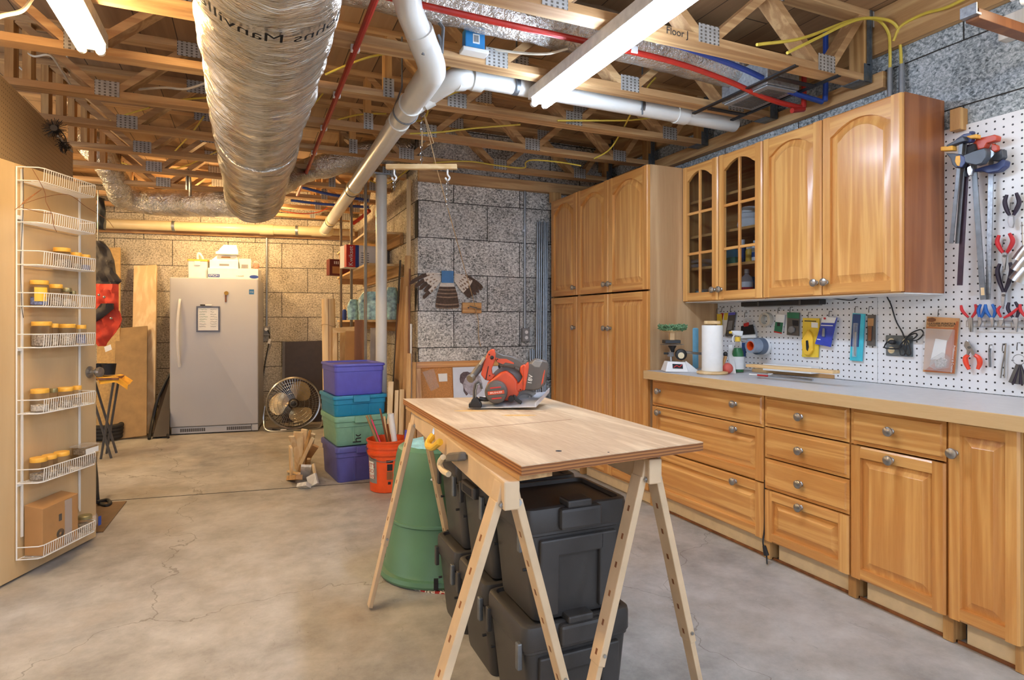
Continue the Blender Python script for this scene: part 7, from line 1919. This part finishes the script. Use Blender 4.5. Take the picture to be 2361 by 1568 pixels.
kr = pack('large orange kraft pack of leather punch parts', [(2137,730),(2211,734),(2200,862),(2128,857)], 'pk_kraft', parts=[
  ('rust_corner', [(2206,740),(2210,742),(2200,861),(2130,856),(2168,826)], 'pk_brown', .0008), ('oval_badge', [(2137,738),(2141,733),(2150,732),(2158,735),(2158,740),(2150,743),(2141,742)], 'brown_z', .001), ('dark_band', [(2137,754),(2200,757),(2200,759),(2137,756)], 'pk_brown', .001), ('paper_slip', [(2158,781),(2184,785),(2178,828),(2147,829)], 'paper', .004), ('parts_bag', [(2152,826),(2176,812),(2192,825),(2188,848),(2160,852),(2146,845)], 'film', .016), ('metal_parts', [(2156,832),(2174,822),(2186,830),(2182,846),(2160,848)], 'screws', .010), ('clear_sleeve', [(2135,757),(2203,760),(2196,858),(2130,852)], 'film', .018)], hook=(2170,724))
PN = V((-1,0,0)); PR = V((0,-1,0))
def ptext(par, s, x, y, size, mat, off=.0165, up=(0,0,1), right=(0,-1,0), sx=1):
    mk('lettering', text_mb(s, frame(onX(x,y,PX-off), right, up), size, .0003, sx=sx), MAT[mat], par, smooth=0)
ptext(kr, 'LEATHER PUNCH &', 2170, 746.5, .0145, 'ink'); ptext(kr, 'EYELET / BUTTON PLIER', 2170, 751.5, .0105, 'ink')
ptext(kr, 'Professional & Creative', 2197, 828, .0135, 'paper', .0165, (0,-.98,-.06), (0,.10,-.99))
pack('green headed black pack with a round grey tool', [(1815,720),(1843,721),(1841,775),(1814,772)], 'dkgrey', parts=[
  ('green_header', [(1815,720),(1843,721),(1843,735),(1815,733)], 'pk_green', .001), ('round_tool', [(1819,760),(1822,753),(1829,752),(1834,757),(1833,765),(1826,768),(1820,766)], 'grey', .010), ('dark_photo', [(1827,738),(1841,739),(1841,752),(1828,751)], 'ink', .0012)], hook=(1828,716))
pack('green and white seed style packet beside the clear tape ring', [(1790,724),(1809,726),(1803,770),(1784,766)], 'paper', parts=[
  ('green_field', [(1788,742),(1806,744),(1803,767),(1785,763)], 'pk_green', .001), ('red_base', [(1785,763),(1803,767),(1803,770),(1784,766)], 'red', .0014), ('dark_picture', [(1792,744),(1799,744),(1799,752),(1792,752)], 'ink', .0012)], hook=(1800,718))
pack('clear bag with black and red label hung left of the tape ring', [(1714,735),(1733,733),(1745,780),(1708,782)], 'film', th=.003, parts=[
  ('black_label', [(1710,752),(1737,748),(1742,770),(1710,772)], 'ink', .008), ('red_label', [(1716,746),(1727,743),(1728,752),(1717,754)], 'red', .009), ('white_strip', [(1710,773),(1743,771),(1744,779),(1709,780)], 'paper', .008)], hook=(1723,728))
pack('dark pack with purple top hung behind the spray bottles', [(1680,721),(1696,720),(1688,775),(1672,776)], 'dkgrey', parts=[('purple_top', [(1680,721),(1696,720),(1695,726),(1679,727)], 'bin_purple', .001), ('grey_picture', [(1680,740),(1690,739),(1687,760),(1677,761)], 'grey', .001)], hook=(1690,716))
pack('yellow and red striped pack hung nearest the pantry', [(1662,722),(1679,721),(1675,770),(1660,772)], 'paper', parts=[('red_stripe', [(1662,722),(1669,722),(1666,738),(1661,740)], 'red', .001), ('yellow_stripe', [(1670,722),(1679,721),(1677,738),(1669,738)], 'pk_yellow', .001)], hook=(1670,716))
pack('narrow yellow pack at the left end of the pegboard', [(1653,724),(1663,724),(1664,756),(1654,758)], 'pk_yellow', off=.03, hook=(1658,719))
# tape rolls on long pegs
def ring_roll(label, px, py, ro, ri, X0, X1, mat, core=None, name='tape_roll', group='tape rolls on the peg'):
    c = onX(px, py, X0); t = thing(name, label, 'tape', V((X0, c.y, c.z-ro)), group)
    R = M((V((0,-1,0)), V((0,0,1)), V((-1,0,0)))).transposed()
    L_ = abs(X1-X0)
    mk('tape', MB().lathe([(ri,0),(ro,0),(ro,L_),(ri,L_),(ri,0)], V((max(X0,X1),c.y,c.z)), R, 36, caps=False), MAT[mat], t, smooth=40)
    if core: mk('core', MB().lathe([(ri-.004,-.0),(ri-.0005,0),(ri-.0005,L_+.0005),(ri-.004,L_+.0005),(ri-.004,0)], V((max(X0,X1),c.y,c.z)), R, 30, caps=False), MAT[core], t)
    return c
MAT['tape_grey'] = pm('silver grey tape', (146,160,178), .35, .2, var=.06); MAT['tape_clear'] = pm('clear tape', (196,192,180), .25, var=.05); MAT['tape_blue'] = pm('slate tape', (90,104,124), .4, var=.06)
ring_roll('large white tape roll nearest the pegboard', 1762, 799, .055, .034, PX-.002, PX-.036, 'white')
ring_roll('dark slate tape roll in the middle of the peg', 1757, 798, .053, .034, PX-.038, PX-.086, 'tape_blue')
ring_roll('silver duct tape roll at the front of the peg', 1747, 797, .045, .030, PX-.088, PX-.15, 'tape_grey', 'orange')
c = onX(1762,799,PX); mk('tape_peg', MB().tube([V((PX,c.y,c.z+.033)), V((PX-.19,c.y,c.z+.033)), V((PX-.195,c.y,c.z+.05))], .003, 6), MAT['steel'], label='long steel peg carrying the tape rolls', cat='peg')
c = ring_roll('clear tape ring hung alone on the pegboard', 1770, 737, .045, .029, PX-.002, PX-.03, 'tape_clear', group='single tape ring')
mk('tape_peg', MB().tube([V((PX,c.y,c.z+.028)), V((PX-.045,c.y,c.z+.028)), V((PX-.05,c.y,c.z+.038))], .0025, 6), MAT['steel'], label='short peg carrying the clear tape ring', cat='peg')
mk('dark_bar', MB().box(V((PX-.014,onX(1717,810,PX).y-.012,onX(1717,822,PX).z)), V((PX-.002,onX(1717,810,PX).y+.012,onX(1717,790,PX).z))), MAT['pk_navy'], label='small dark blue bar hung behind the spray bottle', cat='bar', smooth=0)

# ---- pliers
def pl_px(pts, off): return [onX(x, y, PX-off) for x, y in pts]
def pliers(label, grips, jaws, mat, jawmat='steel', off=.022, r=.0085, hook=None, pivot=None):
    """grips: polylines in the photograph ending at the joint; jaws: outlines"""
    G = [pl_px(g, off) for g in grips]
    allp = [p for g in G for p in g]
    t = thing('pliers', label, 'pliers', V((PX-off, sum(p.y for p in allp)/len(allp), min(p.z for p in allp))), 'pliers on the pegboard')
    for i, g in enumerate(G):
        S_ = spline(g, 5); n = len(S_)
        mk('handle', MB().tube([s+V((.004*i,0,0)) for s in S_], [r*(.75+.35*math.sin(PI*min(1,k/n*1.1))) for k in range(n)], 8), MAT[mat], t)
    for i, j in enumerate(jaws):
        Q = pl_px(j, off)
        mk('jaw', MB().loops([[q+V((.005+.002*i,0,0)) for q in Q], [q+V((-.005,0,0)) for q in Q]], cap0=True), MAT[jawmat], t, smooth=0, bevel=.0015)
    if pivot: 
        c = onX(*pivot, PX-off-.005); mk('pivot', MB().cyl(c+V((.003,0,0)), c+V((-.004,0,0)), .006, n=12), MAT['dkgrey'], t)
    if hook: peg_hook(t, *hook)
    return t
MAT['gr_black'] = pm('dark violet grip', (44,36,52), .4, var=.1); MAT['gr_red'] = pm('red grip', (190,44,50), .35, var=.06); MAT['gr_blue'] = pm('blue grip', (40,96,168), .35, var=.06); MAT['gr_orange'] = pm('orange red grip', (222,70,44), .4, var=.05)
Z5 = lambda pts: [(2160+x/3.647, 290+y/3.647) for x, y in pts]
Z7 = lambda pts: [(1850+x/4.62, 680+y/4.62) for x, y in pts]
pliers('dark handled cutters hanging highest at the right', [Z5([(590,580),(572,640),(590,710),(612,752)]), Z5([(664,565),(688,640),(665,705),(640,752)])], [Z5([(605,760),(645,760),(650,820),(640,860),(612,850),(602,815)])], 'gr_black', hook=Z5([(642,690)])[0])
pliers('red handled long nose pliers below the dark cutters', [Z5([(524,920),(508,975),(530,1030),(556,1070)]), Z5([(606,905),(634,965),(612,1025),(582,1070)])], [Z5([(552,1065),(590,1065),(584,1140),(574,1212),(566,1212),(553,1130)])], 'gr_red', hook=Z5([(580,1000)])[0], pivot=Z5([(570,1095)])[0])
pliers('dark handled long nose pliers hanging lowest of the three', [Z5([(530,1160),(510,1220),(525,1300),(560,1400)]), Z5([(612,1150),(624,1210),(606,1300),(566,1400)])], [Z5([(545,1400),(580,1400),(572,1480),(560,1540),(554,1540),(542,1470)])], 'gr_black', hook=Z5([(578,1290)])[0], pivot=Z5([(562,1425)])[0])
rk_ = thing('plier_rack', 'thin steel wire rack holding a row of small pliers', 'rack', onX(2290,752,PX-.02))
m = MB(); a_, b_ = onX(2228,740,PX-.030), onX(2380,741,PX-.030); a2_, b2_ = onX(2228,753,PX-.03), onX(2380,756,PX-.03)
m.tube([a_,b_],.0018,5).tube([a2_,b2_],.0018,5).tube([a_+V((.02,0,0)),b_+V((.02,0,0))],.0018,5)
for k in range(11): 
    s = a_.lerp(b_,k/10); s2 = a2_.lerp(b2_,k/10); m.tube([s+V((.028,0,0)), s, s2, s2+V((.028,0,0))], .0016, 5)
mk('wire_frame', m, MAT['steel'], rk_)
pliers('red handled small pliers, left end of the wire rack', [Z7([(1690,110),(1705,170),(1768,240)]), Z7([(1836,100),(1848,165),(1800,240)])], [Z7([(1760,245),(1812,245),(1818,330),(1815,395),(1806,395),(1797,330),(1795,395),(1786,395),(1770,320)])], 'gr_red', r=.0065, off=.034)
pliers('blue handled small pliers second in the wire rack', [Z7([(1900,100),(1876,160),(1884,235)]), Z7([(1944,100),(1935,165),(1900,240)])], [Z7([(1872,240),(1905,240),(1915,290),(1890,345),(1880,340)])], 'gr_blue', r=.0068, off=.034)
pliers('blue handled cutters third in the wire rack', [Z7([(1950,100),(1960,170),(2005,240)]), Z7([(2016,100),(2050,170),(2030,240)])], [Z7([(2000,240),(2036,240),(2046,300),(2034,345),(2018,330)])], 'gr_blue', r=.0068, off=.040)
pliers('red handled pliers crossing fourth in the wire rack', [Z7([(2112,118),(2082,165),(2115,238)]), Z7([(2290,140),(2220,200),(2140,245)])], [Z7([(2095,255),(2150,255),(2140,300),(2120,335),(2100,310)])], 'gr_red', r=.006, off=.046)
pliers('black handled long nose pliers fifth in the wire rack', [Z7([(2200,80),(2190,150),(2240,240)]), Z7([(2262,75),(2300,150),(2280,240)])], [Z7([(2240,240),(2300,245),(2298,320),(2288,396),(2280,396),(2262,320)])], 'gr_black', r=.0068, off=.034)
pliers('red handled pliers cut off by the right picture edge', [Z7([(2320,98),(2322,160),(2370,230)]), Z7([(2420,98),(2430,160),(2390,230)])], [Z7([(2360,240),(2410,240),(2400,330),(2385,390),(2370,320)])], 'gr_red', r=.0065, off=.034)
pliers('orange handled slip joint pliers hanging upside down lower right', [Z7([(1768,640),(1738,670),(1745,730),(1775,795)]), Z7([(1828,640),(1872,670),(1885,730),(1862,790)])], [Z7([(1735,500),(1755,482),(1775,492),(1790,520),(1835,600),(1840,650),(1815,640),(1790,600),(1765,650),(1750,650),(1758,590),(1725,545)])], 'gr_orange', r=.010, pivot=Z7([(1778,560)])[0])
# small hung steel tools
def small(name, label, cat, tubes, mat='steel', r=.003, hook=None, off=.012):
    P0 = pl_px(tubes[0], off); t = thing(name, label, cat, V((PX-off, P0[0].y, min(p.z for tb in tubes for p in pl_px(tb, off)))))
    for k, tb in enumerate(tubes): mk('shaft', MB().tube(pl_px(tb, off), r, 7), MAT[mat], t)
    if hook: peg_hook(t, *hook)
    return t
small('steel_punch', 'short grey steel punch hanging on a peg', 'punch', [Z7([(1998,570),(1995,640),(2000,770)])], 'strap', .005, Z7([(2022,580)])[0])
small('tweezers', 'long steel tweezers hanging on a peg', 'tweezers', [Z7([(2168,515),(2155,620),(2125,780),(2112,885)]), Z7([(2170,515),(2165,620),(2155,780),(2152,885)])], 'steel', .003, Z7([(2165,570)])[0])
kc = onX(*Z7([(2305,690)])[0], PX-.025)
kr_ = thing('key_ring', 'steel ring of black keys at the right edge of the pegboard', 'keys', V((PX-.02, kc.y, kc.z-.1)))
mk('ring', MB().tube([kc+V((0,.022*math.cos(k*PI/12),.022*math.sin(k*PI/12))) for k in range(24)], .0018, 6, closed=True), MAT['steel'], kr_)
for k in range(6):
    a = -.7+.28*k; d = V((0, math.sin(-a)*.55, -1)).normalized(); s = kc+V((.003*k-.008, .0,-.02)); mk('key', MB().beam(s, s+d*.085, .013, .003, up=(1,0,0)), MAT['gr_black' if k % 2 else 'dkgrey'], kr_, smooth=0, bevel=.001)
peg_hook(kr_, *Z7([(2320,560)])[0])
hc_ = [onX(2352,585,PX-.04), onX(2350,620,PX-.04), onX(2349,640,PX-.04)]
hs_ = thing('hole_saw_set', 'silver hole saws strung on a wire at the right edge', 'hole saw', onX(2352,645,PX-.03))
for k, (x, y, r) in enumerate(((2362,585,.030),(2362,610,.038),(2364,634,.046))):
    c = onX(x, y, PX-.06); mk('cup', MB().lathe([(r*.75,.03),(r*.9,.0),(r,-.03),(r*.92,-.03),(r*.8,.0),(r*.62,.028)], c, M.Rotation(.5,3,'X'), 24), MAT['steel'], hs_)
mk('wire', MB().tube([onX(2356,512,PX-.01), onX(2357,540,PX-.03), onX(2359,580,PX-.05)], .002, 5), MAT['steel'], hs_)

# ---- bar clamps in a cluster
MAT['cl_dark'] = pm('dark slate clamp body', (58,64,74), .4, var=.08); MAT['cl_blue'] = pm('navy clamp grip', (44,58,104), .4, var=.08); MAT['cl_red'] = pm('red orange clamp body', (186,64,34), .4, var=.08); MAT['cl_pad'] = pm('amber clamp pad', (226,170,70), .5, var=.06)
def clamp(label, top, bot, barmat, off, body, w=.016, th=.006):
    """steel bar from top to bot, body = [(part, outline, mat, front, back)] in photograph points, front/back metres off the board"""
    A_, B_ = onX(*top, PX-off), onX(*bot, PX-off)
    t = thing('bar_clamp', label, 'clamp', V((PX-off, B_.y, B_.z)), 'bar clamps on the pegboard')
    d = (B_-A_).normalized(); mk('bar', MB().beam(A_, B_, w, th, up=(1,0,0)), MAT[barmat], t, smooth=0, bevel=.001)
    for nm, pts, m_, f, b in body:
        Q = [onX(x, y, PX-(f+b)/2) for x, y in pts]; h = (f-b)/2
        mk(nm, MB().loops([[q+V((h,0,0)) for q in Q], [q-V((h,0,0)) for q in Q]], cap0=True), MAT[m_], t, smooth=40, bevel=.0035)
    return t
c5 = clamp('bar clamp with the yellow and blue badge, nearest the cabinet', Z5([(205,150)])[0], Z5([(122,990)])[0], 'strap', .105, [
 ('fixed_jaw', Z5([(95,190),(100,165),(180,120),(240,90),(262,130),(200,150),(130,175)]), 'cl_dark', .125, .09), ('jaw_pad', Z5([(48,180),(150,168),(152,210),(50,216)]), 'cl_pad', .125, .09),
 ('clamp_body', Z5([(95,235),(165,235),(235,245),(250,290),(225,350),(180,358),(150,330),(135,280)]), 'cl_dark', .128, .088), ('badge', Z5([(160,250),(205,245),(235,262),(240,310),(215,350),(170,345),(152,300)]), 'cl_blue', .132, .127), ('badge_face', Z5([(160,255),(195,250),(198,300),(190,340),(168,335),(152,300)]), 'cl_pad', .134, .13),
 ('trigger_grip', Z5([(240,250),(330,215),(420,190),(440,215),(435,270),(400,320),(350,335),(270,320),(245,300)]), 'cl_dark', .13, .095), ('lever', Z5([(262,350),(300,330),(310,370),(300,420),(275,425),(262,395)]), 'steel', .12, .1)])
c6 = clamp('second bar clamp with an amber pad at its top', Z5([(238,120)])[0], Z5([(172,990)])[0], 'strap', .085, [
 ('fixed_jaw', Z5([(170,120),(240,72),(310,60),(318,90),(300,140),(240,150)]), 'cl_blue', .10, .07), ('jaw_pad', Z5([(262,92),(352,72),(354,108),(300,112)]), 'cl_pad', .105, .07), ('slide_lug', Z5([(278,50),(315,45),(318,66),(282,70)]), 'cl_blue', .095, .075)])
c7 = clamp('bar clamp with the long dark bar', Z5([(256,160)])[0], Z5([(193,1342)])[0], 'bardark', .07, [
 ('clamp_body', Z5([(230,200),(330,150),(345,200),(300,240),(240,250)]), 'ink', .085, .055), ('lower_grip', Z5([(232,380),(256,372),(262,430),(240,432)]), 'cl_dark', .085, .055)], w=.022) if MAT.setdefault('bardark', pm('dark steel bar', (74,60,72), .35, .5, var=.1)) else None
c8 = clamp('bar clamp with the red orange body', Z5([(300,150)])[0], Z5([(390,1462)])[0], 'strap', .05, [
 ('clamp_body', Z5([(310,170),(350,110),(430,95),(500,78),(528,90),(520,130),(440,150),(420,190),(330,215),(305,230)]), 'cl_red', .07, .035), ('screw_eye', Z5([(470,150),(520,165),(525,205),(490,225),(465,205)]), 'cl_red', .075, .055), ('bar_label', Z5([(368,1362),(398,1360),(402,1424),(372,1426)]), 'pine_z', .0535, .0525)], w=.022)
c9 = clamp('bar clamp with the navy grip, farthest from the cabinet', Z5([(462,180)])[0], Z5([(430,1462)])[0], 'galv', .03, [
 ('trigger_grip', Z5([(480,265),(540,200),(572,200),(578,265),(545,300),(490,300)]), 'cl_dark', .06, .025), ('navy_grip', Z5([(330,370),(420,345),(520,320),(575,285),(600,300),(590,345),(540,385),(450,402),(400,385),(340,390)]), 'cl_blue', .062, .02)], w=.02)

# ---- things seen through the glass doors
def shelf_z(i): return (1.391, 1.604, 1.819, 2.054)[i]
def gl(px, py, X, z): 
    p = onX(px, py, X); return V((X, p.y, z+.0005))
p = gl(1722,662,2.86,shelf_z(0)); wb_ = bottle('alcohol_bottle', 'clear rubbing alcohol bottle behind the right glass door', p, [(.001,0),(.036,0),(.038,.006),(.038,.10),(.030,.125),(.013,.14),(.013,.15)], 'film', 'bottle', [('cap', [(.015,.148),(.015,.175),(.001,.176)], 'white'), ('red_label', [(.0386,.01),(.0386,.06)], 'red'), ('white_label', [(.0386,.061),(.0386,.095)], 'paper')])
p = gl(1738,662,2.93,shelf_z(0)); bottle('dark_bottle', 'dark blue bottle beside the rubbing alcohol', p, [(.001,0),(.026,0),(.027,.01),(.027,.09),(.012,.11),(.012,.13),(.001,.13)], 'pk_navy')
p = gl(1618,668,2.85,shelf_z(0)); 
sk = thing('cup_stack', 'stack of clear ribbed cups behind the left glass door', 'cups', p)
for k in range(5): mk('cup', MB().lathe([(.001,k*.014),(.038,k*.014),(.045,k*.014+.012),(.043,k*.014+.012)], p, None, 24), MAT['bluefilm' if k % 2 else 'film'], sk)
p = gl(1711,585,2.86,shelf_z(1)); bottle('blue_bottle', 'blue bottle with white cap on the second shelf', p, [(.001,0),(.022,0),(.023,.006),(.023,.10),(.016,.118)], 'pk_navy', 'bottle', [('cap', [(.018,.115),(.018,.15),(.001,.151)], 'white')])
p = gl(1728,588,2.84,shelf_z(1)); bottle('yellow_bottle', 'yellow bottle with white top on the second shelf', p, [(.001,0),(.022,0),(.023,.006),(.023,.07),(.016,.085)], 'yellow', 'bottle', [('cap', [(.018,.082),(.018,.11),(.001,.111)], 'white')])
p = gl(1744,586,2.80,shelf_z(1)); bottle('white_bottle', 'white bottle with dark label at the right of the second shelf', p, [(.001,0),(.026,0),(.027,.006),(.027,.085),(.018,.10)], 'white', 'bottle', [('dark_label', [(.0275,.02),(.0275,.05)], 'pk_navy'), ('cap', [(.018,.098),(.018,.12),(.001,.121)], 'white')])
p = gl(1688,590,2.90,shelf_z(1)); mk('blue_box', MB().box(p+V((-.03,-.05,0)), p+V((.03,.06,.10))), MAT['bluecan'], label='pale blue box standing behind the right glass door', cat='box', smooth=0)
p = gl(1692,592,2.82,shelf_z(1)); mk('green_sponge', MB().box(p+V((-.02,-.03,0)), p+V((.02,.05,.04))), MAT['barrel'], label='green sponge pack in front of the pale blue box', cat='sponge', smooth=0)
p = gl(1728,510,2.85,shelf_z(2)); rg_ = thing('rag_pile', 'folded white cloth pile behind the right glass door', 'cloth', p)
for k, (w_, h_) in enumerate(((.11,.05),(.10,.04),(.075,.035))): mk('folded_cloth', MB().lathe([(.001,k*.046),(w_*.6,k*.046),(w_*.66,k*.046+h_*.4),(w_*.58,k*.046+h_),(.001,k*.046+h_)], p, None, 16), MAT['paper'], rg_)
for k, (z, X) in enumerate(((1,2.86),)):
    p = gl(1610,590,2.86,shelf_z(1)); dp_ = thing('plate_stack', 'two stacked clear trays behind the left glass door', 'tray', p)
    for j in range(2): mk('tray', MB().box(p+V((-.08,-.11,j*.032)), p+V((.08,.12,j*.032+.024))), MAT['film'], dp_, smooth=0, bevel=.004); 
WORLD, EXPO = 1.1, 1.05
MAT['tube_cool'] = emit_mat('lit cool tube', (212,230,255), 42)
MAT['tube_warm'] = emit_mat('lit warm tube', (255,218,160), 62)
MAT['tube_dim'] = emit_mat('lit soft warm tube', (255,236,200), 10)
MAT['bulb_warm'] = emit_mat('lit warm bulb', (255,210,146), 400)
def shop_light(label, x, y0, y1, z, tube, part_tubes=True, group='tube shop lights'):
    r = thing('shop_light', label, 'light', (x, (y0+y1)/2, z), group)
    hb = MB().prism([(-.058,.040),(-.058,.098),(-.046,.108),(.046,.108),(.058,.098),(.058,.040)], frame((x, y0, z), (1,0,0), (0,0,1)), 0, -(y1-y0))
    mk('housing', hb, MAT['lamp_white'], r, bevel=.002)
    for s in (-1, 1):
        mk('tube', MB().cyl((x+s*.034,y0+.03,z+.016),(x+s*.034,y1-.03,z+.016),.0165,n=14), tube, r)
        for ye, d in ((y0, 1), (y1, -1)):
            mk('end_cap', MB().cyl((x+s*.034,ye+d*.012,z+.016),(x+s*.034,ye+d*.03,z+.016),.0178,n=14), MAT['white'], r)
    for ye in (y0, y1):
        mk('socket', MB().box((x-.054,ye+(.028 if ye==y0 else -.040),z+.014),(x+.056,ye+(.040 if ye==y0 else -.028),z+.055)), MAT['white'], r, bevel=.003)
    return r
MAT['lamp_white'] = pm('white lamp housing', (226,226,224), .4)
shop_light('twin tube shop light hanging over the workbench', 1.434, 1.62, 2.92, 2.385, MAT['tube_cool'])
shop_light('warm twin tube shop light at the top left', -.612, 1.80, 3.11, 2.385, MAT['tube_warm'])
shop_light('warm lamp glimpsed in the top right corner', 2.56, .05, 1.28, 2.395, MAT['tube_dim'])
mk('lamp_board', MB().box((2.42,1.315,2.335),(3.04,1.36,2.372)), MAT['brown_z'], label='dark wooden board under the lamp in the top right corner', cat='board', smooth=0, bevel=.002)
mk('steel_clip', MB().box((2.395,1.31,2.345),(2.425,1.365,2.352)).box((2.395,1.31,2.352),(2.401,1.365,2.385)), MAT['galv'], label='small steel clip on the end of the dark lamp board', cat='clip', smooth=0)
p = onX(2343,60,3.02)
mk('pale_block', MB().box((2.985,p.y-.05,p.z-.05),(3.043,p.y+.05,p.z+.05)), MAT['whitewood'], label='pale wood block on the wall below the corner lamp', cat='block', smooth=0, bevel=.002)
# unseen lamps: fill pair behind the camera added to flatten the room light
shop_light('added unseen fill tubes behind the photographer on the right', 1.5, -1.4, -.1, 2.385, MAT['tube_cool'])
shop_light('added unseen fill tubes behind the photographer on the left', -.4, -1.4, -.1, 2.385, MAT['tube_cool'])
shop_light('unseen warm shop light in the far alcove behind the door', -2.0, 5.6, 6.9, 2.40, MAT['tube_warm'])  # out of view, put in to help light the back wall warmly
for bx, by, lb in ((-.42,7.25,'unseen bare warm bulb behind the drooping foil duct'), (.20,7.0,'unseen bare warm bulb behind the end of the trunk duct')):  # hidden bulbs put in so the back wall comes out bright and warm
    bl = thing('bulb_lamp', lb, 'light', (bx,by,2.38), 'bare bulbs')
    mk('bulb', MB().ball((bx,by,2.42),.035,14,10), MAT['bulb_warm'], bl)
    mk('lamp_holder', MB().cyl((bx,by,2.45),(bx,by,2.485),.025,.045,16), MAT['white'], bl)
# ================================================================ light and camera
cam = bpy.data.cameras.new('camera'); co = bpy.data.objects.new('camera', cam); COL.objects.link(co)
cam.sensor_fit = 'HORIZONTAL'; cam.sensor_width = 36; cam.lens = 36*1390/2361
cam.shift_y = -(784 - 742)/2361.0
co.location = EYE; co.rotation_euler = (PI/2, 0, -ANG); cam.clip_start = .05
SC.camera = co
w = bpy.data.worlds.new('world'); SC.world = w; w.use_nodes = True
w.node_tree.nodes['Background'].inputs[0].default_value = L((212,222,240)); w.node_tree.nodes['Background'].inputs[1].default_value = WORLD
SC.view_settings.view_transform = 'Standard'; SC.view_settings.look = 'None'; SC.view_settings.gamma = 1
SC.view_settings.use_curve_mapping = False; SC.view_settings.exposure = EXPO
SC.cycles.use_denoising = True
SC.cycles.max_bounces = 6; SC.cycles.diffuse_bounces = 4; SC.cycles.transparent_max_bounces = 16
SC.cycles.sample_clamp_indirect = 6.0; SC.cycles.caustics_reflective = False; SC.cycles.caustics_refractive = False
